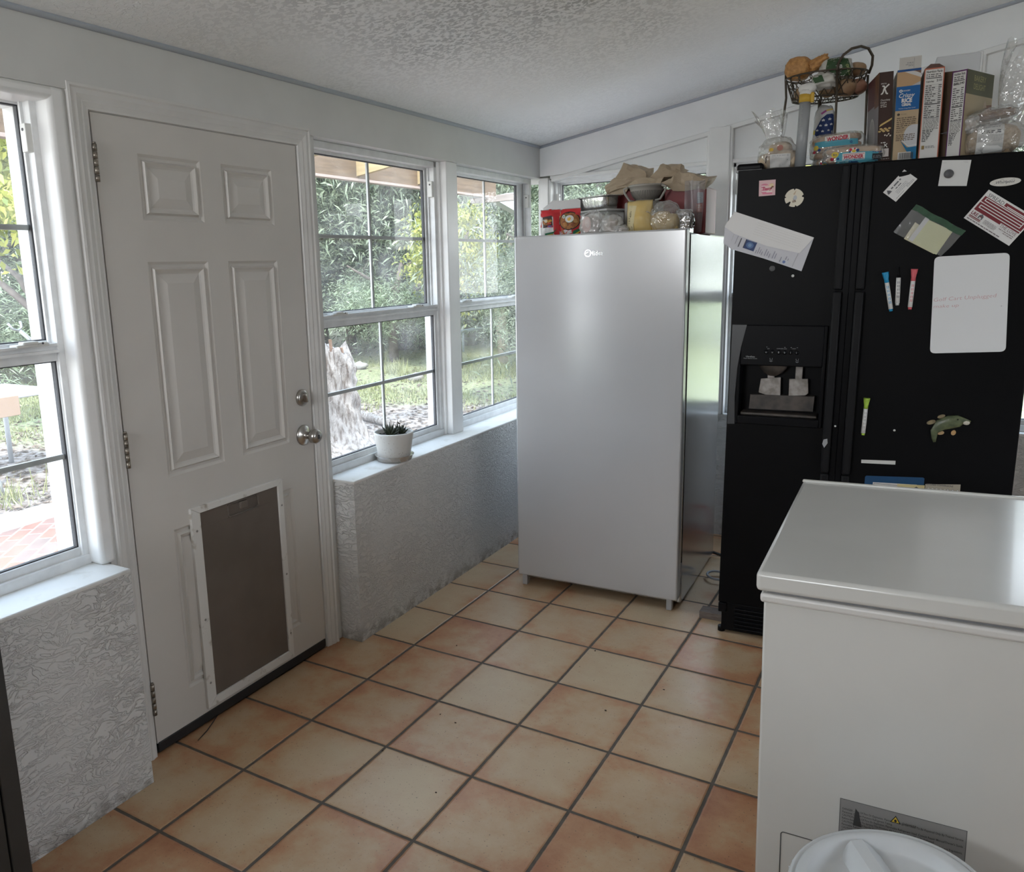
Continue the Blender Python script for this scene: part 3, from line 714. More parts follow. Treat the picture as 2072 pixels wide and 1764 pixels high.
for x in (.1268, .1472, .1684, .1885, .208, .2273): b.lathe([(0, -.0165), (.0075, -.0165), (.0085, -.0145), (.0085, -.0135)], c=(x, 0, 1.1225), n=16, M=Matrix(((1, 0, 0, 0), (0, 0, 1, 0), (0, 1, 0, 0), (0, 0, 0, 1))))
sub(b, 'button')
P = Print((0, -.0167, 0), (1, 0, 0), (0, 0, 1), lift=.0002); PG = (.34, .35, .36)
for x, ch in ((.1268, 'o'), (.1472, 'x'), (.1684, '8'), (.1885, 'b'), (.208, '1'), (.2273, 'i')): P.text(ch, x, 1.1190, .007, PG, al='c')
P.h = -.0022
P.text('ICE', .1338, 1.133, .0035, PG, al='c'); P.text('DISPENSER LOCK', .1785, 1.134, .0032, PG, al='c'); P.text('LIGHT', .218, 1.135, .0032, PG, al='c')
for x in (.128, .188, .209, .229): P.rect(x-.002, 1.140, x+.002, 1.1412, PG)
P.text('UltraEase', .0735, 1.1015, .0058, PG, bold=.01, al='c'); P.text('Water Filtration System', .0735, 1.0960, .0035, PG, al='c')
for x in (.1444, .2312):
    P.line([(x-.004, 1.101), (x-.003, 1.0935), (x+.003, 1.0935), (x+.004, 1.101)], .0009, PG); P.line([(x-.005, 1.0905), (x, 1.0875), (x+.005, 1.0905)], .0012, PG)
sub(P, 'lettering', 'small grey symbols and words on the panel')
# maker's oval
P = Print((.7938, 0, 1.6722), Vector((1, 0, .05)), Vector((-.05, 0, 1)), lift=.0)
ov = [(.0405*math.cos(a*PI/16), .0125*math.sin(a*PI/16)) for a in range(32)]
P.slab(ov, .003, (.62, .60, .56)); P.text('Whirlpool', 0, -.004, .0085, (.10, .10, .11), shear=.25, al='c', bold=.01)
P.line([(-.030, -.006), (-.008, .009), (.004, -.002), (.024, .008)], .0009, (.25, .25, .26))
o = part(P, 'badge', root, L0, label='pale oval maker badge'); bevmod(o, .001)
b = MB(); b.use(mat('frost_smear', (.30, .31, .32), rough=.6)).prism([(0, 0), (.012, .004), (.014, -.012), (.004, -.030), (-.003, -.016)], (.334, -.0305, .818), (1, 0, 0), (0, 0, 1), (0, -.0004, 0)); part(b, 'scuff', root, L0)

# ------------------------------------------------------------------ chest freezer
FG = fr((1.600, -1.045, 0), .018, -.014)
CHW = mat('white_enamel', (.60, .595, .565), rough=.24, col2=(.57, .565, .535), vscale=3, spec=.5, bump=.06, bscale=120, bdist=.0004, coat=.2)
CHR = mat('chest_rim', (.60, .585, .56), rough=.35, col2=(.5, .44, .36), vscale=30, lo=.68, hi=.8)
CL = 1.25
root = thing('chest_freezer', 'white chest freezer in the foreground, lid slightly ajar', 'freezer', FG, (CL/2, .38, 0)); L0 = (CL/2, .38, 0)
b = MB(); b.use(CHW).box(.014, CL-.01, .012, .735, .012, .782, bevel=.005); part(b, 'cabinet', root, L0)
b = MB(); b.use(CHR).box(.008, CL-.004, .004, .745, .779, .798, bevel=.006, seg=3); part(b, 'rim', root, L0)
b = MB(); b.use(mat('lid_gasket', (.20, .20, .21), rough=.6)).box(.020, CL-.02, .016, .73, .795, .812); part(b, 'gasket', root, L0)
b = MB(); b.use(CHW)
# lid with a raised, soft-edged top; slightly higher at its right-hand end
b.box(0, CL, 0, .757, .803, .843, bevel=.009, seg=3)
b.box(0, CL, .745, .757, .840, .848, bevel=.003)
for v in b.bm.verts: v.co.z += .006*v.co.x
part(b, 'lid', root, L0)
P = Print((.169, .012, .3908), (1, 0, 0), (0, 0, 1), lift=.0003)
P.rect(0, -.19, .2131, 0, (.10, .10, .10)); P.rect(.0012, -.1888, .2119, -.0012, (.245, .24, .235))
TX = (.05, .05, .05)
rows_ = ['DANGER - Risk Of Fire Or Explosion. Flammable Refrigerant Used. To Be Repaired Only By Trained Service', 'Personnel. Do Not Puncture Refrigerant Tubing.',
         'CAUTION - Risk Of Fire Or Explosion. Flammable Refrigerant Used. Consult Repair Manual/Owner\'s Guide', 'Before Attempting To Service This Product. All Safety Precautions Must Be Followed.',
         'CAUTION - Risk Of Fire Or Explosion. Dispose Of Properly In Accordance With Federal Or Local Regulations.', 'Flammable Refrigerant Used.',
         'CAUTION - Risk Of Fire Or Explosion Due To Puncture Of Refrigerant Tubing; Follow Handling Instructions', 'Carefully. Flammable Refrigerant Used.']
for i, t in enumerate(rows_): P.text(t, .005, -.0235-.0068*i, .0044, TX, bold=.012, width=(.203 if len(t) > 90 else .0019*len(t)))
for i in range(14): P.greek(.005, .208, -.082-.0068*i, .003, TX, seed=i, fill=.6+.4*((i*7) % 5)/5)
P.poly([(.088, -.0225), (.106, -.0225), (.097, -.007)], (.02, .02, .02)); P.poly([(.0905, -.0213), (.1035, -.0213), (.097, -.0098)], (.62, .43, .05)); P.disc(.097, -.0180, .0022, .003, (.02, .02, .02))
P.text('DANGER', .109, -.0215, .0042, TX, bold=.015)
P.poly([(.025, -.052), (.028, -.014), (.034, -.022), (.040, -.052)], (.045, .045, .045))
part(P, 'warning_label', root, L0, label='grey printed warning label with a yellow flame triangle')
b = MB(); b.use(mat('panel_groove', (.05, .048, .045), rough=.6))
pp = rrect(.0627, .06, .30, .278, .006)
for a_, q in zip(pp, pp[1:]+pp[:1]): b.tube([(a_[0], .0118, a_[1]), (q[0], .0118, q[1])], .0011, 6)
part(b, 'access_panel', root, L0, label='outline of the access panel')

# ------------------------------------------------------------------ white pail
PW = mat('white_pail_plastic', (.60, .615, .62), rough=.36, var=.06, vscale=10, bump=.05, bscale=60)
PX, PY = 1.862, -1.275
root = thing('pail', 'round white plastic pail with its ribbed lid askew before the chest freezer', 'pail', None, (PX, PY, 0)); L0 = (PX, PY, 0)
b = MB(); b.use(PW).lathe([(.0, .0), (.128, .0), (.133, .006), (.147, .33), (.152, .334), (.152, .348), (.148, .352), (.148, .375)], c=L0, n=56); part(b, 'bucket', root, L0)
b = MB(); b.use(PW)
b.lathe([(.1545, .352), (.158, .356), (.1585, .380), (.155, .388), (.149, .391), (.1455, .388), (.144, .391), (.139, .394), (.131, .395), (.124, .392), (.117, .374), (.110, .369), (.0, .369)], c=L0, n=72)
for k in range(56):
    a = 2*PI*k/56; b.box(-.0016, .0016, .1575, .1605, .356, .379, M=Matrix.Translation(L0) @ Matrix.Rotation(a, 4, 'Z'))
for a in (math.radians(118), math.radians(28), math.radians(298-90+.0)):
    Mx = Matrix.Translation(L0) @ Matrix.Rotation(a, 4, 'Z')
    g = bmesh.new()
    lo_ = [g.verts.new(p) for p in ((-.121, -.034, .368), (.121, -.034, .368), (.121, .034, .368), (-.121, .034, .368))]; hi_ = [g.verts.new(p) for p in ((-.119, -.010, .394), (.119, -.010, .394), (.119, .010, .394), (-.119, .010, .394))]
    for i in range(4): g.faces.new([lo_[i], lo_[(i+1) % 4], hi_[(i+1) % 4], hi_[i]])
    g.faces.new(hi_); b.merge(g, Mx)
TL = Matrix.Translation((PX-.15, PY, .372)) @ Matrix.Rotation(math.radians(-8), 4, 'Y') @ Matrix.Rotation(math.radians(2), 4, 'X') @ Matrix.Translation((-PX+.15, -PY, -.372))   # lid not pressed down on one side
for v in b.bm.verts: v.co = TL @ v.co
part(b, 'lid', root, L0)
# grey cabinet edge at the left of the picture
DK = mat('dark_grey_steel', (.055, .056, .055), rough=.42, metal=.4, var=.2, vscale=6)
root = thing('metal_cabinet', 'dark grey metal cabinet standing by the stucco wall at the picture edge', 'cabinet', None, (.11, -2.1, 0)); L0 = (.11, -2.1, 0)
b = MB(); b.use(DK).box(.012, .190, -2.45, -1.795, .01, .90, bevel=.004); part(b, 'body', root, L0)
b = MB(); b.use(DK).box(.012, .2005, -1.829, -1.787, .012, .895, bevel=.003); part(b, 'corner_post', root, L0)
b = MB(); b.use(DK).box(.192, .2005, -2.45, -1.832, .03, .88, bevel=.003); part(b, 'door', root, L0)
for y in (-2.4, -1.85):
    b = MB(); b.use(BLACKR).box(.05, .16, y-.02, y+.02, 0, .012); part(b, 'foot', root, L0)
# ------------------------------------------------------------------ magnets and papers on the refrigerator front
from mathutils.bvhtree import BVHTree
UX, UZ = Vector((1, 0, 0)), Vector((0, 0, 1))
def sheet(name, label, cat, pts, t, c, draw=None, y=0.0, origin=None, ang=0.0, group=None, bev=0):
    """a flat thing on the front: outline pts in metres (x, z); draw(P) prints on it in its own u,v (origin, angle)"""
    o = origin or (0, 0); ca, sa = math.cos(ang), math.sin(ang)
    U = Vector((ca, 0, sa)); V = Vector((-sa, 0, ca))
    P = Print((o[0], y, o[1]), U, V, lift=0)
    lp = [((p[0]-o[0])*ca+(p[1]-o[1])*sa, -(p[0]-o[0])*sa+(p[1]-o[1])*ca) for p in pts]
    P.slab(lp, t, c)
    if draw: draw(P)
    cx_ = sum(p[0] for p in pts)/len(pts); cz_ = min(p[1] for p in pts)
    ob = P.build(name, frame=FB, loc=(cx_, y, cz_))
    return tag(ob, label, cat, group)
INK = (.10, .10, .11)
PAPER = (.66, .65, .64)
def d(P):
    P.h += .0001
    for u, v, r_, c in ((.018, .034, .013, (.62, .22, .30)), (.030, .030, .012, (.70, .45, .42)), (.040, .036, .008, (.72, .55, .25)), (.022, .016, .015, (.64, .25, .33)), (.034, .014, .010, (.75, .60, .55))):
        P.disc(u, v, r_, r_*.62, c); P.rect(u-r_*.9, v-r_*.1, u+r_*.9, v+r_*.1, (.80, .72, .70))
    P.rect(.012, .006, .044, .011, (.66, .20, .30)); P.text('Tasty', .012, .020, .010, (.45, .05, .10), bold=.02, shear=.2)
    P.disc(.044, .030, .004, .003, (.25, .12, .08)); P.disc(.040, .026, .003, .003, (.20, .08, .06))
sheet('macaron_magnet', 'small square pink magnet with macarons near the refrigerator top left corner', 'magnet', [(.0725, 1.6700), (.1262, 1.6715), (.1252, 1.7239), (.0713, 1.7232)], .002, (.70, .47, .49), d, origin=(.0725, 1.67))
ol = []
for i in range(60):
    a = 2*PI*i/60; r_ = .0305
    for na, dep in ((1.55, .006), (.15, .006), (3.0, .005), (4.95, .006), (3.95, .013)):
        if abs((a-na+PI) % (2*PI)-PI) < (.06 if dep < .01 else .16): r_ -= dep
    ol.append((.1884+r_*math.cos(a), 1.6585+r_*math.sin(a)))
def d(P):
    P.poly([(-.004, .012), (.003, .022), (.006, .024), (.001, .010)], (.50, .38, .26)); P.disc(.003, .000, .006, .008, (.45, .47, .50)); P.poly([(-.006, -.016), (.004, -.006), (.007, -.014)], (.25, .18, .12)); P.disc(-.001, -.012, .005, .004, (.33, .25, .20)); P.line([(-.004, -.003), (.006, -.014)], .001, (.1, .1, .1))
sheet('round_magnet', 'cream notched disc magnet with tiny bird pictures below the refrigerator top', 'magnet', ol, .002, (.68, .63, .52), d, origin=(.1884, 1.6585))
LA = -.3615
def d(P):
    # u along the long edge; print block of the lower half is turned a quarter round
    P.h += .0002
    P.rect(.076, -.108, .116, -.076, (.045, .07, .16)); P.disc(.096, -.092, .013, .011, (.10, .17, .33)); P.disc(.096, -.092, .006, .006, (.20, .30, .45)); P.rect(.076, -.108, .0785, -.076, (.06, .06, .07)); P.rect(.080, -.0785, .112, -.0765, (.15, .2, .3))
    for i, u in enumerate((.124, .131, .138, .145, .156, .164, .172, .184, .192, .212, .220, .228, .236)):
        P.line([(u, -.112+.002*(i % 3)), (u, -.112+.030*(.4+.6*((i*37) % 10)/10))], .0022, (.24, .24, .30))
    P.line([(.060, -.110), (.060, -.078)], .0035, INK); P.line([(.046, -.104), (.046, -.074)], .0018, (.3, .3, .33)); P.line([(.030, -.098), (.030, -.055)], .0014, (.45, .45, .46))
    P.line([(.258, -.115), (.258, -.05)], .0012, (.3, .3, .32))
    P.poly(rrect(.214, -.116, .240, -.100, .003), (.55, .57, .62)); P.disc(.226, -.108, .005, .005, (.15, .2, .4)) 
pl = [(-.0058, 1.622), (.2593, 1.5218), (.2262, 1.4077), (.10, 1.4545), (-.012, 1.4905), (-.040, 1.5131), (-.0362, 1.5706)]
lt = thing('letter', 'folded printed letter with a blue picture, stuck crooked over the left refrigerator door edge', 'letter', FB, (.1, -.003, 1.41)); LL = (.1, -.003, 1.41)
P = Print((-.0058, -.003, 1.622), Vector((math.cos(LA), 0, math.sin(LA))), Vector((-math.sin(LA), 0, math.cos(LA))), lift=0)
ca, sa = math.cos(LA), math.sin(LA)
P.slab([((p[0]+.0058)*ca+(p[1]-1.622)*sa, -(p[0]+.0058)*sa+(p[1]-1.622)*ca) for p in pl[::-1]], .0012, (.56, .56, .60)); d(P); part(P, 'printed_page', lt, LL)
P = Print((-.0058, -.0052, 1.622), Vector((ca, 0, sa)), Vector((-sa, 0, ca)), lift=0)
P.slab([(-.012, -.060), (.030, -.072), (.150, -.076), (.262, -.064), (.283, -.004), (.2834, 0), (0, 0)], .0012, (.70, .69, .685))
for i in range(6): P.greek(.09, .25, -.012-.008*i, .0016, (.62, .61, .60), seed=i)
part(P, 'blank_fold', lt, LL)
def disc_thing(name, label, x, z, r_, t, c, cat='magnet', y=0.0, group=None):
    b = MB(); b.use(c if not isinstance(c, tuple) else flat(c, .4))
    b.lathe([(0, t), (r_*.85, t), (r_, t*.6), (r_, 0), (0, 0)], c=(x, y, z), n=24, M=Matrix.Rotation(PI/2, 4, 'X'))
    return tag(b.build(name, frame=FB, loc=(x, y, z-r_)), label, cat, group)
disc_thing('button_magnet', 'dark grey button magnet under the folded letter', .1305, 1.4189, .010, .006, (.10, .10, .105))
disc_thing('dot_magnet', 'tiny white dot magnet lower right of the folded letter', .1992, 1.392, .0048, .004, (.60, .60, .58))
# business card with a strip of black tape
CA = math.atan2(1.6972-1.6282, .5548-.4988); cw = math.hypot(.056, .069); chh = math.hypot(.0404, .0312)
def d(P):
    P.disc(.011, .036, .006, .004, INK); P.poly([(.004, .036), (.011, .046), (.018, .036)], INK); P.line([(.003, .033), (.019, .033)], .0016, INK)
    P.greek(.022, .062, .037, .0045, (.14, .14, .15), seed=3); P.greek(.030, .056, .028, .0026, INK, seed=5)
    for i in range(3): P.greek(.022, .066, .0215-.0045*i, .0016, (.3, .3, .31), seed=11+i)
    P.greek(.008, .040, .005, .0016, (.25, .25, .26), seed=17); P.greek(.054, .082, .009, .0016, (.25, .25, .26), seed=18); P.greek(.054, .082, .005, .0016, (.25, .25, .26), seed=19)
cos_, sin_ = math.cos(CA), math.sin(CA)
cp = [(.4988, 1.6282), (.4988+cw*cos_, 1.6282+cw*sin_), (.4988+cw*cos_-chh*sin_, 1.6282+cw*sin_+chh*cos_), (.4988-chh*sin_, 1.6282+chh*cos_)]
sheet('business_card', 'white business card taped at a slant to the right refrigerator door', 'card', cp, .0006, PAPER, d, origin=cp[0], ang=CA)
b = MB(); b.use(BLKP)
b.prism([(.498, 1.713), (.508, 1.722), (.524, 1.723), (.534, 1.729), (.547, 1.731), (.549, 1.724), (.538, 1.718), (.530, 1.712), (.512, 1.708), (.503, 1.707)], (0, -.0008, 0), UX, UZ, (0, -.0012, 0))
tag(b.build('tape_strip', frame=FB, loc=(.52, -.001, 1.707)), 'crumpled strip of black tape holding the slanted business card', 'tape')
def d(P):
    P.greek(.005, .018, .070, .0012, (.45, .45, .45), seed=1); P.greek(.062, .076, .0705, .0012, (.45, .45, .45), seed=2); P.greek(.066, .076, .067, .0010, (.45, .45, .45), seed=4)
sheet('note_paper', 'square white note held by a dark round magnet, high on the right door', 'note', [(.6145, 1.6712), (.6925, 1.6664), (.6985, 1.7453), (.6195, 1.7505)], .0006, (.60, .60, .59), d, origin=(.6145, 1.6712))
disc_thing('round_magnet', 'dark grey round magnet pinning the square white note', .6405, 1.7069, .0137, .007, (.085, .085, .09), y=-.0008)
# realtor magnet
A = math.atan2(1.4763-1.5676, .8219-.6934); w_, h_ = .1577, .1028
def d(P):
    R_ = (.17, .022, .030); Wh = PAPER
    P.text('SPREAD', .010, .0855, .0115, INK, width=.052); P.rect(.066, .086, .154, .097, R_)
    P.rect(.005, .042, .154, .0835, R_); P.rect(.005, .036, .094, .0425, R_)
    for v, a_, b_ in ((.0875, .075, .154), (.0785, .012, .146), (.0705, .012, .154), (.0625, .005, .146), (.0545, .012, .146), (.0465, .012, .154)): P.rect(a_, v, b_, v+.0026, Wh)
    P.rect(.012, .0705, .0146, .0811, Wh); P.rect(.012, .0465, .0146, .0571, Wh); P.rect(.1434, .0625, .146, .0790, Wh); P.rect(.1434, .0545, .146, .0650, Wh)
    P.text('THE LOVE', .097, .0305, .0105, (.20, .14, .15), width=.054)
    P.text('LRE', .006, .0215, .0105, (.17, .03, .04), bold=.02, width=.021)
    P.poly([(.030, .020), (.044, .020), (.044, .030), (.037, .0365), (.030, .030)], (.12, .12, .13)); P.poly([(.033, .021), (.041, .021), (.037, .031)], PAPER); P.disc(.037, .0275, .0022, .0022, R_)
    P.rect(.006, .0155, .044, .0180, R_); P.rect(.006, .0122, .044, .0140, R_)
    for i in range(4): P.greek(.052, .094, .0250-.0036*i, .0017, (.30, .28, .28), seed=i+30)
    P.greek(.100, .150, .0245, .0022, (.25, .2, .2), seed=39); P.greek(.118, .150, .019, .0022, (.25, .2, .2), seed=40)
    P.greek(.006, .120, .0050, .0026, (.16, .13, .14), seed=44)
sheet('flyer_magnet', 'white card with dark red winding stripe, spread the love, on the right door', 'magnet', [(.6934, 1.5676), (.6934+w_*math.cos(A), 1.5676+w_*math.sin(A)), (.6934+w_*math.cos(A)-h_*math.sin(A), 1.5676+w_*math.sin(A)+h_*math.cos(A)), (.6934-h_*math.sin(A), 1.5676+h_*math.cos(A))], .001, PAPER, d, origin=(.6934, 1.5676), ang=A)
# notes in a zip bag
BA = math.atan2(1.5258-1.6169, .7023-.5578)
def d(P):
    for i in range(9): P.greek(.01, .085, .008+.006*i, .0009, (.52, .52, .36), seed=i+60)
sheet('folded_note', 'tan lined paper tucked under the yellow note in the zip bag', 'note', [(.531, 1.5081), (.6206, 1.4560), (.6440, 1.4980), (.5593, 1.5603)], .0006, (.52, .48, .33), d, origin=(.531, 1.508), ang=BA, y=-.0010)
def d(P):
    P.rect(0, 0, .014, .083, (.60, .60, .61))
    for i in range(10): P.greek(.020, .078, .010+.0065*i, .0010, (.50, .52, .34), seed=i+80)
yn = [(.5442, 1.5053), (.6273, 1.4543), (.6672, 1.5272), (.5882, 1.571)]
sheet('yellow_note', 'pale yellow note inside the zip bag on the right door', 'note', yn, .0006, (.60, .60, .36), d, origin=yn[0], ang=math.atan2(1.4543-1.5053, .6273-.5442), y=-.0022)
zb = thing('zip_bag', 'small clear zip bag with a green closure holding yellow notes', 'bag', FB, (.6, -.003, 1.45)); ZL = (.6, -.003, 1.45)
FILM = film('clear_bag_film', (.62, .63, .62), clear=.80, gloss=.07, rough=.18, bump=.3)
b = MB(); b.use(FILM)
c00, c10, c11, c01 = Vector((.4987, 0, 1.5313)), Vector((.6406, 0, 1.4467)), Vector((.7023, 0, 1.5258)), Vector((.5578, 0, 1.6169))
n_ = 10; gv = []
for i in range(n_+1):
    for j in range(n_+1):
        u, v = i/n_, j/n_; p = c00*(1-u)*(1-v)+c10*u*(1-v)+c11*u*v+c01*(1-u)*v
        gv.append(b.bm.verts.new((p.x, -.0042-.003*math.sin(PI*u)*math.sin(PI*v)-.0012*noise.noise(p*60), p.z+.0025*noise.noise(p*30))))
for i in range(n_):
    for j in range(n_): b._f([gv[i*(n_+1)+j], gv[(i+1)*(n_+1)+j], gv[(i+1)*(n_+1)+j+1], gv[i*(n_+1)+j+1]], True)
part(b, 'film', zb, ZL)
b = MB(); b.use(mat('green_zip_strip', (.030, .085, .045), rough=.35, var=.3, vscale=60))
for k in range(8):
    u0, u1 = k/8, (k+1)/8; dw = .0022*math.sin(k*1.7); dw2 = .0022*math.sin((k+1)*1.7)
    top0 = c01.lerp(c11, u0)+Vector((0, 0, dw)); top1 = c01.lerp(c11, u1)+Vector((0, 0, dw2)); dn = (c00-c01).normalized()*.019
    b.quad([top0+Vector((0, -.0052, 0)), top1+Vector((0, -.0052, 0)), top1+dn+Vector((0, -.0060, 0)), top0+dn+Vector((0, -.0060, 0))])
    b.quad([top0+Vector((0, -.0040, 0)), top1+Vector((0, -.0040, 0)), top1+Vector((0, -.0052, 0)), top0+Vector((0, -.0052, 0))])
part(b, 'zip_strip', zb, ZL, label='green zip closure strip')
# whiteboard, markers
bo = [(.6354, 1.1309), (.8444, 1.1429), (.8262, 1.4552), (.6229, 1.4472)]
def rounded(q, r_):
    out = []
    for i, p in enumerate(q):
        a, c_ = Vector(q[i-1]), Vector(q[(i+1) % 4]); p = Vector(p)
        p0 = p+(a-p).normalized()*r_; p1 = p+(c_-p).normalized()*r_
        for k in range(6):
            t = k/5; out.append(tuple(p0*(1-t)**2+p*2*t*(1-t)+p1*t*t))
    return out
PK = (.52, .27, .29)
def d(P):
    P.text('Golf Cart Unplugged', .004, .171, .0125, PK, shear=.15, rot=.045, width=.172, bold=-.012)
    P.text('make up', .0045, .150, .0110, PK, shear=.15, rot=.03, width=.070, bold=-.012)
    P.disc(.190, .150, .002, .0012, (.35, .35, .36))
wb = sheet('whiteboard', 'small white dry-erase board with pink handwriting on the right door', 'whiteboard', rounded(bo, .016), .0025, (.66, .665, .67), d, origin=(.6354, 1.1309), ang=.04)
MW = flat((.68, .68, .67), .35)
def marker(label, p0, p1, capc, bodyc, capl, flare, tipc=None, group=None):
    """dry-erase marker held flat to the door; p0 top, p1 bottom"""
    a, e = Vector((p0[0], -.0072, p0[1])), Vector((p1[0], -.0072, p1[1])); dv = (e-a).normalized(); L = (e-a).length
    t = thing('marker', label, 'marker', FB, tuple(e)); LOC = tuple(e)
    b = MB(); b.use(MW).cyl(a+dv*capl, e-dv*.008, .0068, 14); part(b, 'barrel', t, LOC)
    b = MB(); b.use(capc)
    if flare: b.tube([a, a+dv*.006, a+dv*capl*.75, a+dv*(capl+.001)], [.0105, .0100, .0068, .0071], 14)
    else: b.tube([a, a+dv*(capl*.6), a+dv*capl], [.0012, .0022, .0052], 10)
    part(b, 'cap', t, LOC)
    b = MB(); b.use(tipc or capc).tube([e-dv*.009, e], [.0064, .0052], 12); part(b, 'end_plug', t, LOC)
    side = dv.cross(Vector((0, 1, 0)))
    b = MB(); b.use(bodyc)
    sd = dv.cross(Vector((0, 1, 0))).normalized()
    for k in range(5):
        q = a+dv*(capl+.012+k*(L-capl-.034)/5); w2 = (L-capl-.034)/5*.7
        for off in (-.0022, .0018):
            s0, s1 = sd*off, sd*(off+.0016)
            b.quad([q+s0+Vector((0, -.00665, 0)), q+dv*w2+s0+Vector((0, -.00665, 0)), q+dv*w2+s1+Vector((0, -.00672, 0)), q+s1+Vector((0, -.00672, 0))])
    part(b, 'print', t, LOC, label='printed side of the barrel')
    return t
CB, CR_, CGn = flat((.02, .25, .47), .35), flat((.58, .11, .13), .35), flat((.33, .50, .07), .35)
marker('dry-erase marker with a bright blue cap, left of three beside the whiteboard', (.485, 1.3999), (.5116, 1.2702), CB, CB, .034, True)
marker('dry-erase marker with a thin black tip showing, between the blue and red ones', (.5235, 1.4176), (.5283, 1.2900), BLKP, flat((.12, .12, .13)), .036, False, tipc=flat((.5, .5, .5)))
marker('dry-erase marker with a red cap, next to the whiteboard', (.569, 1.4094), (.5655, 1.2765), CR_, CR_, .038, True)
marker('dry-erase marker with a lime green cap, alone lower on the right door', (.4604, .9706), (.457, .8389), CGn, flat((.3, .3, .3)), .036, True)
# bass magnet
fp = lambda x, y: (.6475+(x-1430)*.000424, .9326-(y-645)*.00054)
ft = thing('fish_magnet', 'olive green bass fish magnet with orange fins on the right door', 'magnet', FB, (.71, 0, .8325)); FL_ = (.71, 0, .8325)
body = [(1720, 690), (1692, 703), (1668, 722), (1636, 735), (1598, 745), (1552, 752), (1516, 764), (1500, 790), (1506, 822), (1488, 835), (1466, 812), (1450, 778), (1462, 738), (1496, 696), (1552, 664), (1612, 647), (1664, 645), (1690, 660)]
FISH = mat('bass_skin', (.115, .135, .065), rough=.35, col2=(.055, .07, .035), vscale=55)
b = MB(); b.use(FISH)
cen = [(1690, 682), (1640, 690), (1580, 700), (1520, 722), (1482, 765), (1485, 812)]; rad_ = [9, 40, 46, 40, 24, 14]
b.tube([(fp(x, y)[0], -.004, fp(x, y)[1]) for x, y in [(1718, 689)]+cen+[(1490, 832)]], [.002]+[r_*.00050 for r_ in rad_]+[.004], 14)
for v in b.bm.verts: v.co.y = -.001+(v.co.y+.004)*.42-.006
b.bm.verts.ensure_lookup_table()
part(b, 'body', ft, FL_)
FIN = mat('bass_fin', (.50, .28, .10), rough=.5, col2=(.36, .25, .13), vscale=90)
for nm, cx_, cy_, rx_, ry_, aa in (('pelvic_fin', 1525, 772, 24, 13, .15), ('pectoral_fin', 1612, 766, 18, 15, 1.1), ('dorsal_fin', 1455, 708, 30, 14, .35), ('dorsal_fin', 1520, 668, 26, 12, .35)):
    b = MB(); b.use(FIN if nm != 'dorsal_fin' else mat('bass_dorsal', (.22, .17, .09), rough=.5, var=.4, vscale=90)); x_, z_ = fp(cx_, cy_)
    b.prism([(x_+.00045*(rx_*math.cos(t)*math.cos(aa)-ry_*math.sin(t)*math.sin(aa)), z_+.0005*(rx_*math.cos(t)*math.sin(aa)+ry_*math.sin(t)*math.cos(aa))) for t in [k*PI/9 for k in range(18)]], (0, -.001, 0), UX, UZ, (0, -.004, 0)); part(b, nm, ft, FL_)
b = MB(); b.use(flat((.55, .52, .44))); x_, z_ = fp(1690, 698); b.blob((x_, -.009, z_), (.011, .004, .007), sub=2); b.use(flat((.02, .02, .02))); x_, z_ = fp(1630, 678); b.blob((x_, -.016, z_), (.003, .003, .003), sub=1); part(b, 'head', ft, FL_, label='pale cheek and eye')
# lower things
sheet('label_strip', 'plain white label strip across the right door, above the blue sheet', 'label', [(.4588, .737), (.5639, .741), (.5638, .7545), (.4585, .7491)], .0008, (.58, .58, .56))
disc_thing('pin_magnet', 'tiny white pin magnet between the two door handles', .3686, .8694, .0035, .003, (.5, .5, .48), y=-.0305)
disc_thing('pin_magnet', 'tiny grey pin magnet on the right door, level with the fish', .5521, .8617, .0037, .003, (.5, .5, .48))
def d(P): P.rect(.004, .03, .176, .034, (.02, .07, .15))
sheet('blue_folder', 'dark blue sheet sticking up behind the chest freezer lid', 'folder', [(.4744, .52), (.6546, .53), (.6546, .700), (.6500, .7032), (.4784, .6925), (.4744, .688)], .001, (.012, .062, .150), d, origin=(.4744, .52))
def d(P):
    P.rect(.003, .142, .128, .1435, (.1, .1, .11)); P.line([(.003, 0), (.003, .1435)], .001, (.1, .1, .1)); P.greek(.006, .06, .134, .0035, INK, seed=2)
    for i in range(5): P.greek(.006, .12, .124-.009*i, .003, INK, seed=i+3)
sheet('printed_card', 'white card with black rules in front of the blue sheet', 'card', [(.5003, .525), (.636, .531), (.634, .6765), (.5003, .6715)], .0012, PAPER, d, origin=(.5003, .525), y=-.0012)
def d(P):
    P.text('Welcome', .004, .012, .018, (.62, .30, .32), bold=.03, shear=.2, width=.055); P.poly([(.050, .034), (.058, .039), (.066, .034), (.058, .031)], (.05, .05, .05)); P.disc(.072, .020, .006, .009, (.55, .25, .1)); P.rect(0, 0, .082, .006, (.3, .5, .35))
sheet('welcome_magnet', 'yellow magnet with pink lettering in front of the white card', 'magnet', [(.575, .631), (.657, .635), (.657, .677), (.575, .6735)], .003, (.62, .53, .28), d, origin=(.575, .631), y=-.0024)
def d(P):
    P.text('KITCHEN CONVERSIONS', .003, .1435, .0062, INK, bold=.025, width=.078)
    for i, u in enumerate((.006, .018, .030, .042, .054)): P.disc(u+.004, .131, .0045, .0055, (.25, .25, .24)); P.disc(u+.004, .131, .0035, .0045, (.55, .52, .46))
    for u in (.066, .080, .094): P.poly([(u-.004, .120), (u+.005, .120), (u+.006, .130), (u+.0005, .138), (u-.005, .130)], (.18, .18, .18)); P.poly([(u-.003, .1215), (u+.004, .1215), (u+.005, .130), (u+.0005, .1362), (u-.004, .130)], (.62, .62, .60))
    for i in range(5): P.greek(.003, .097, .110-.012*i, .004, INK, seed=i+9)
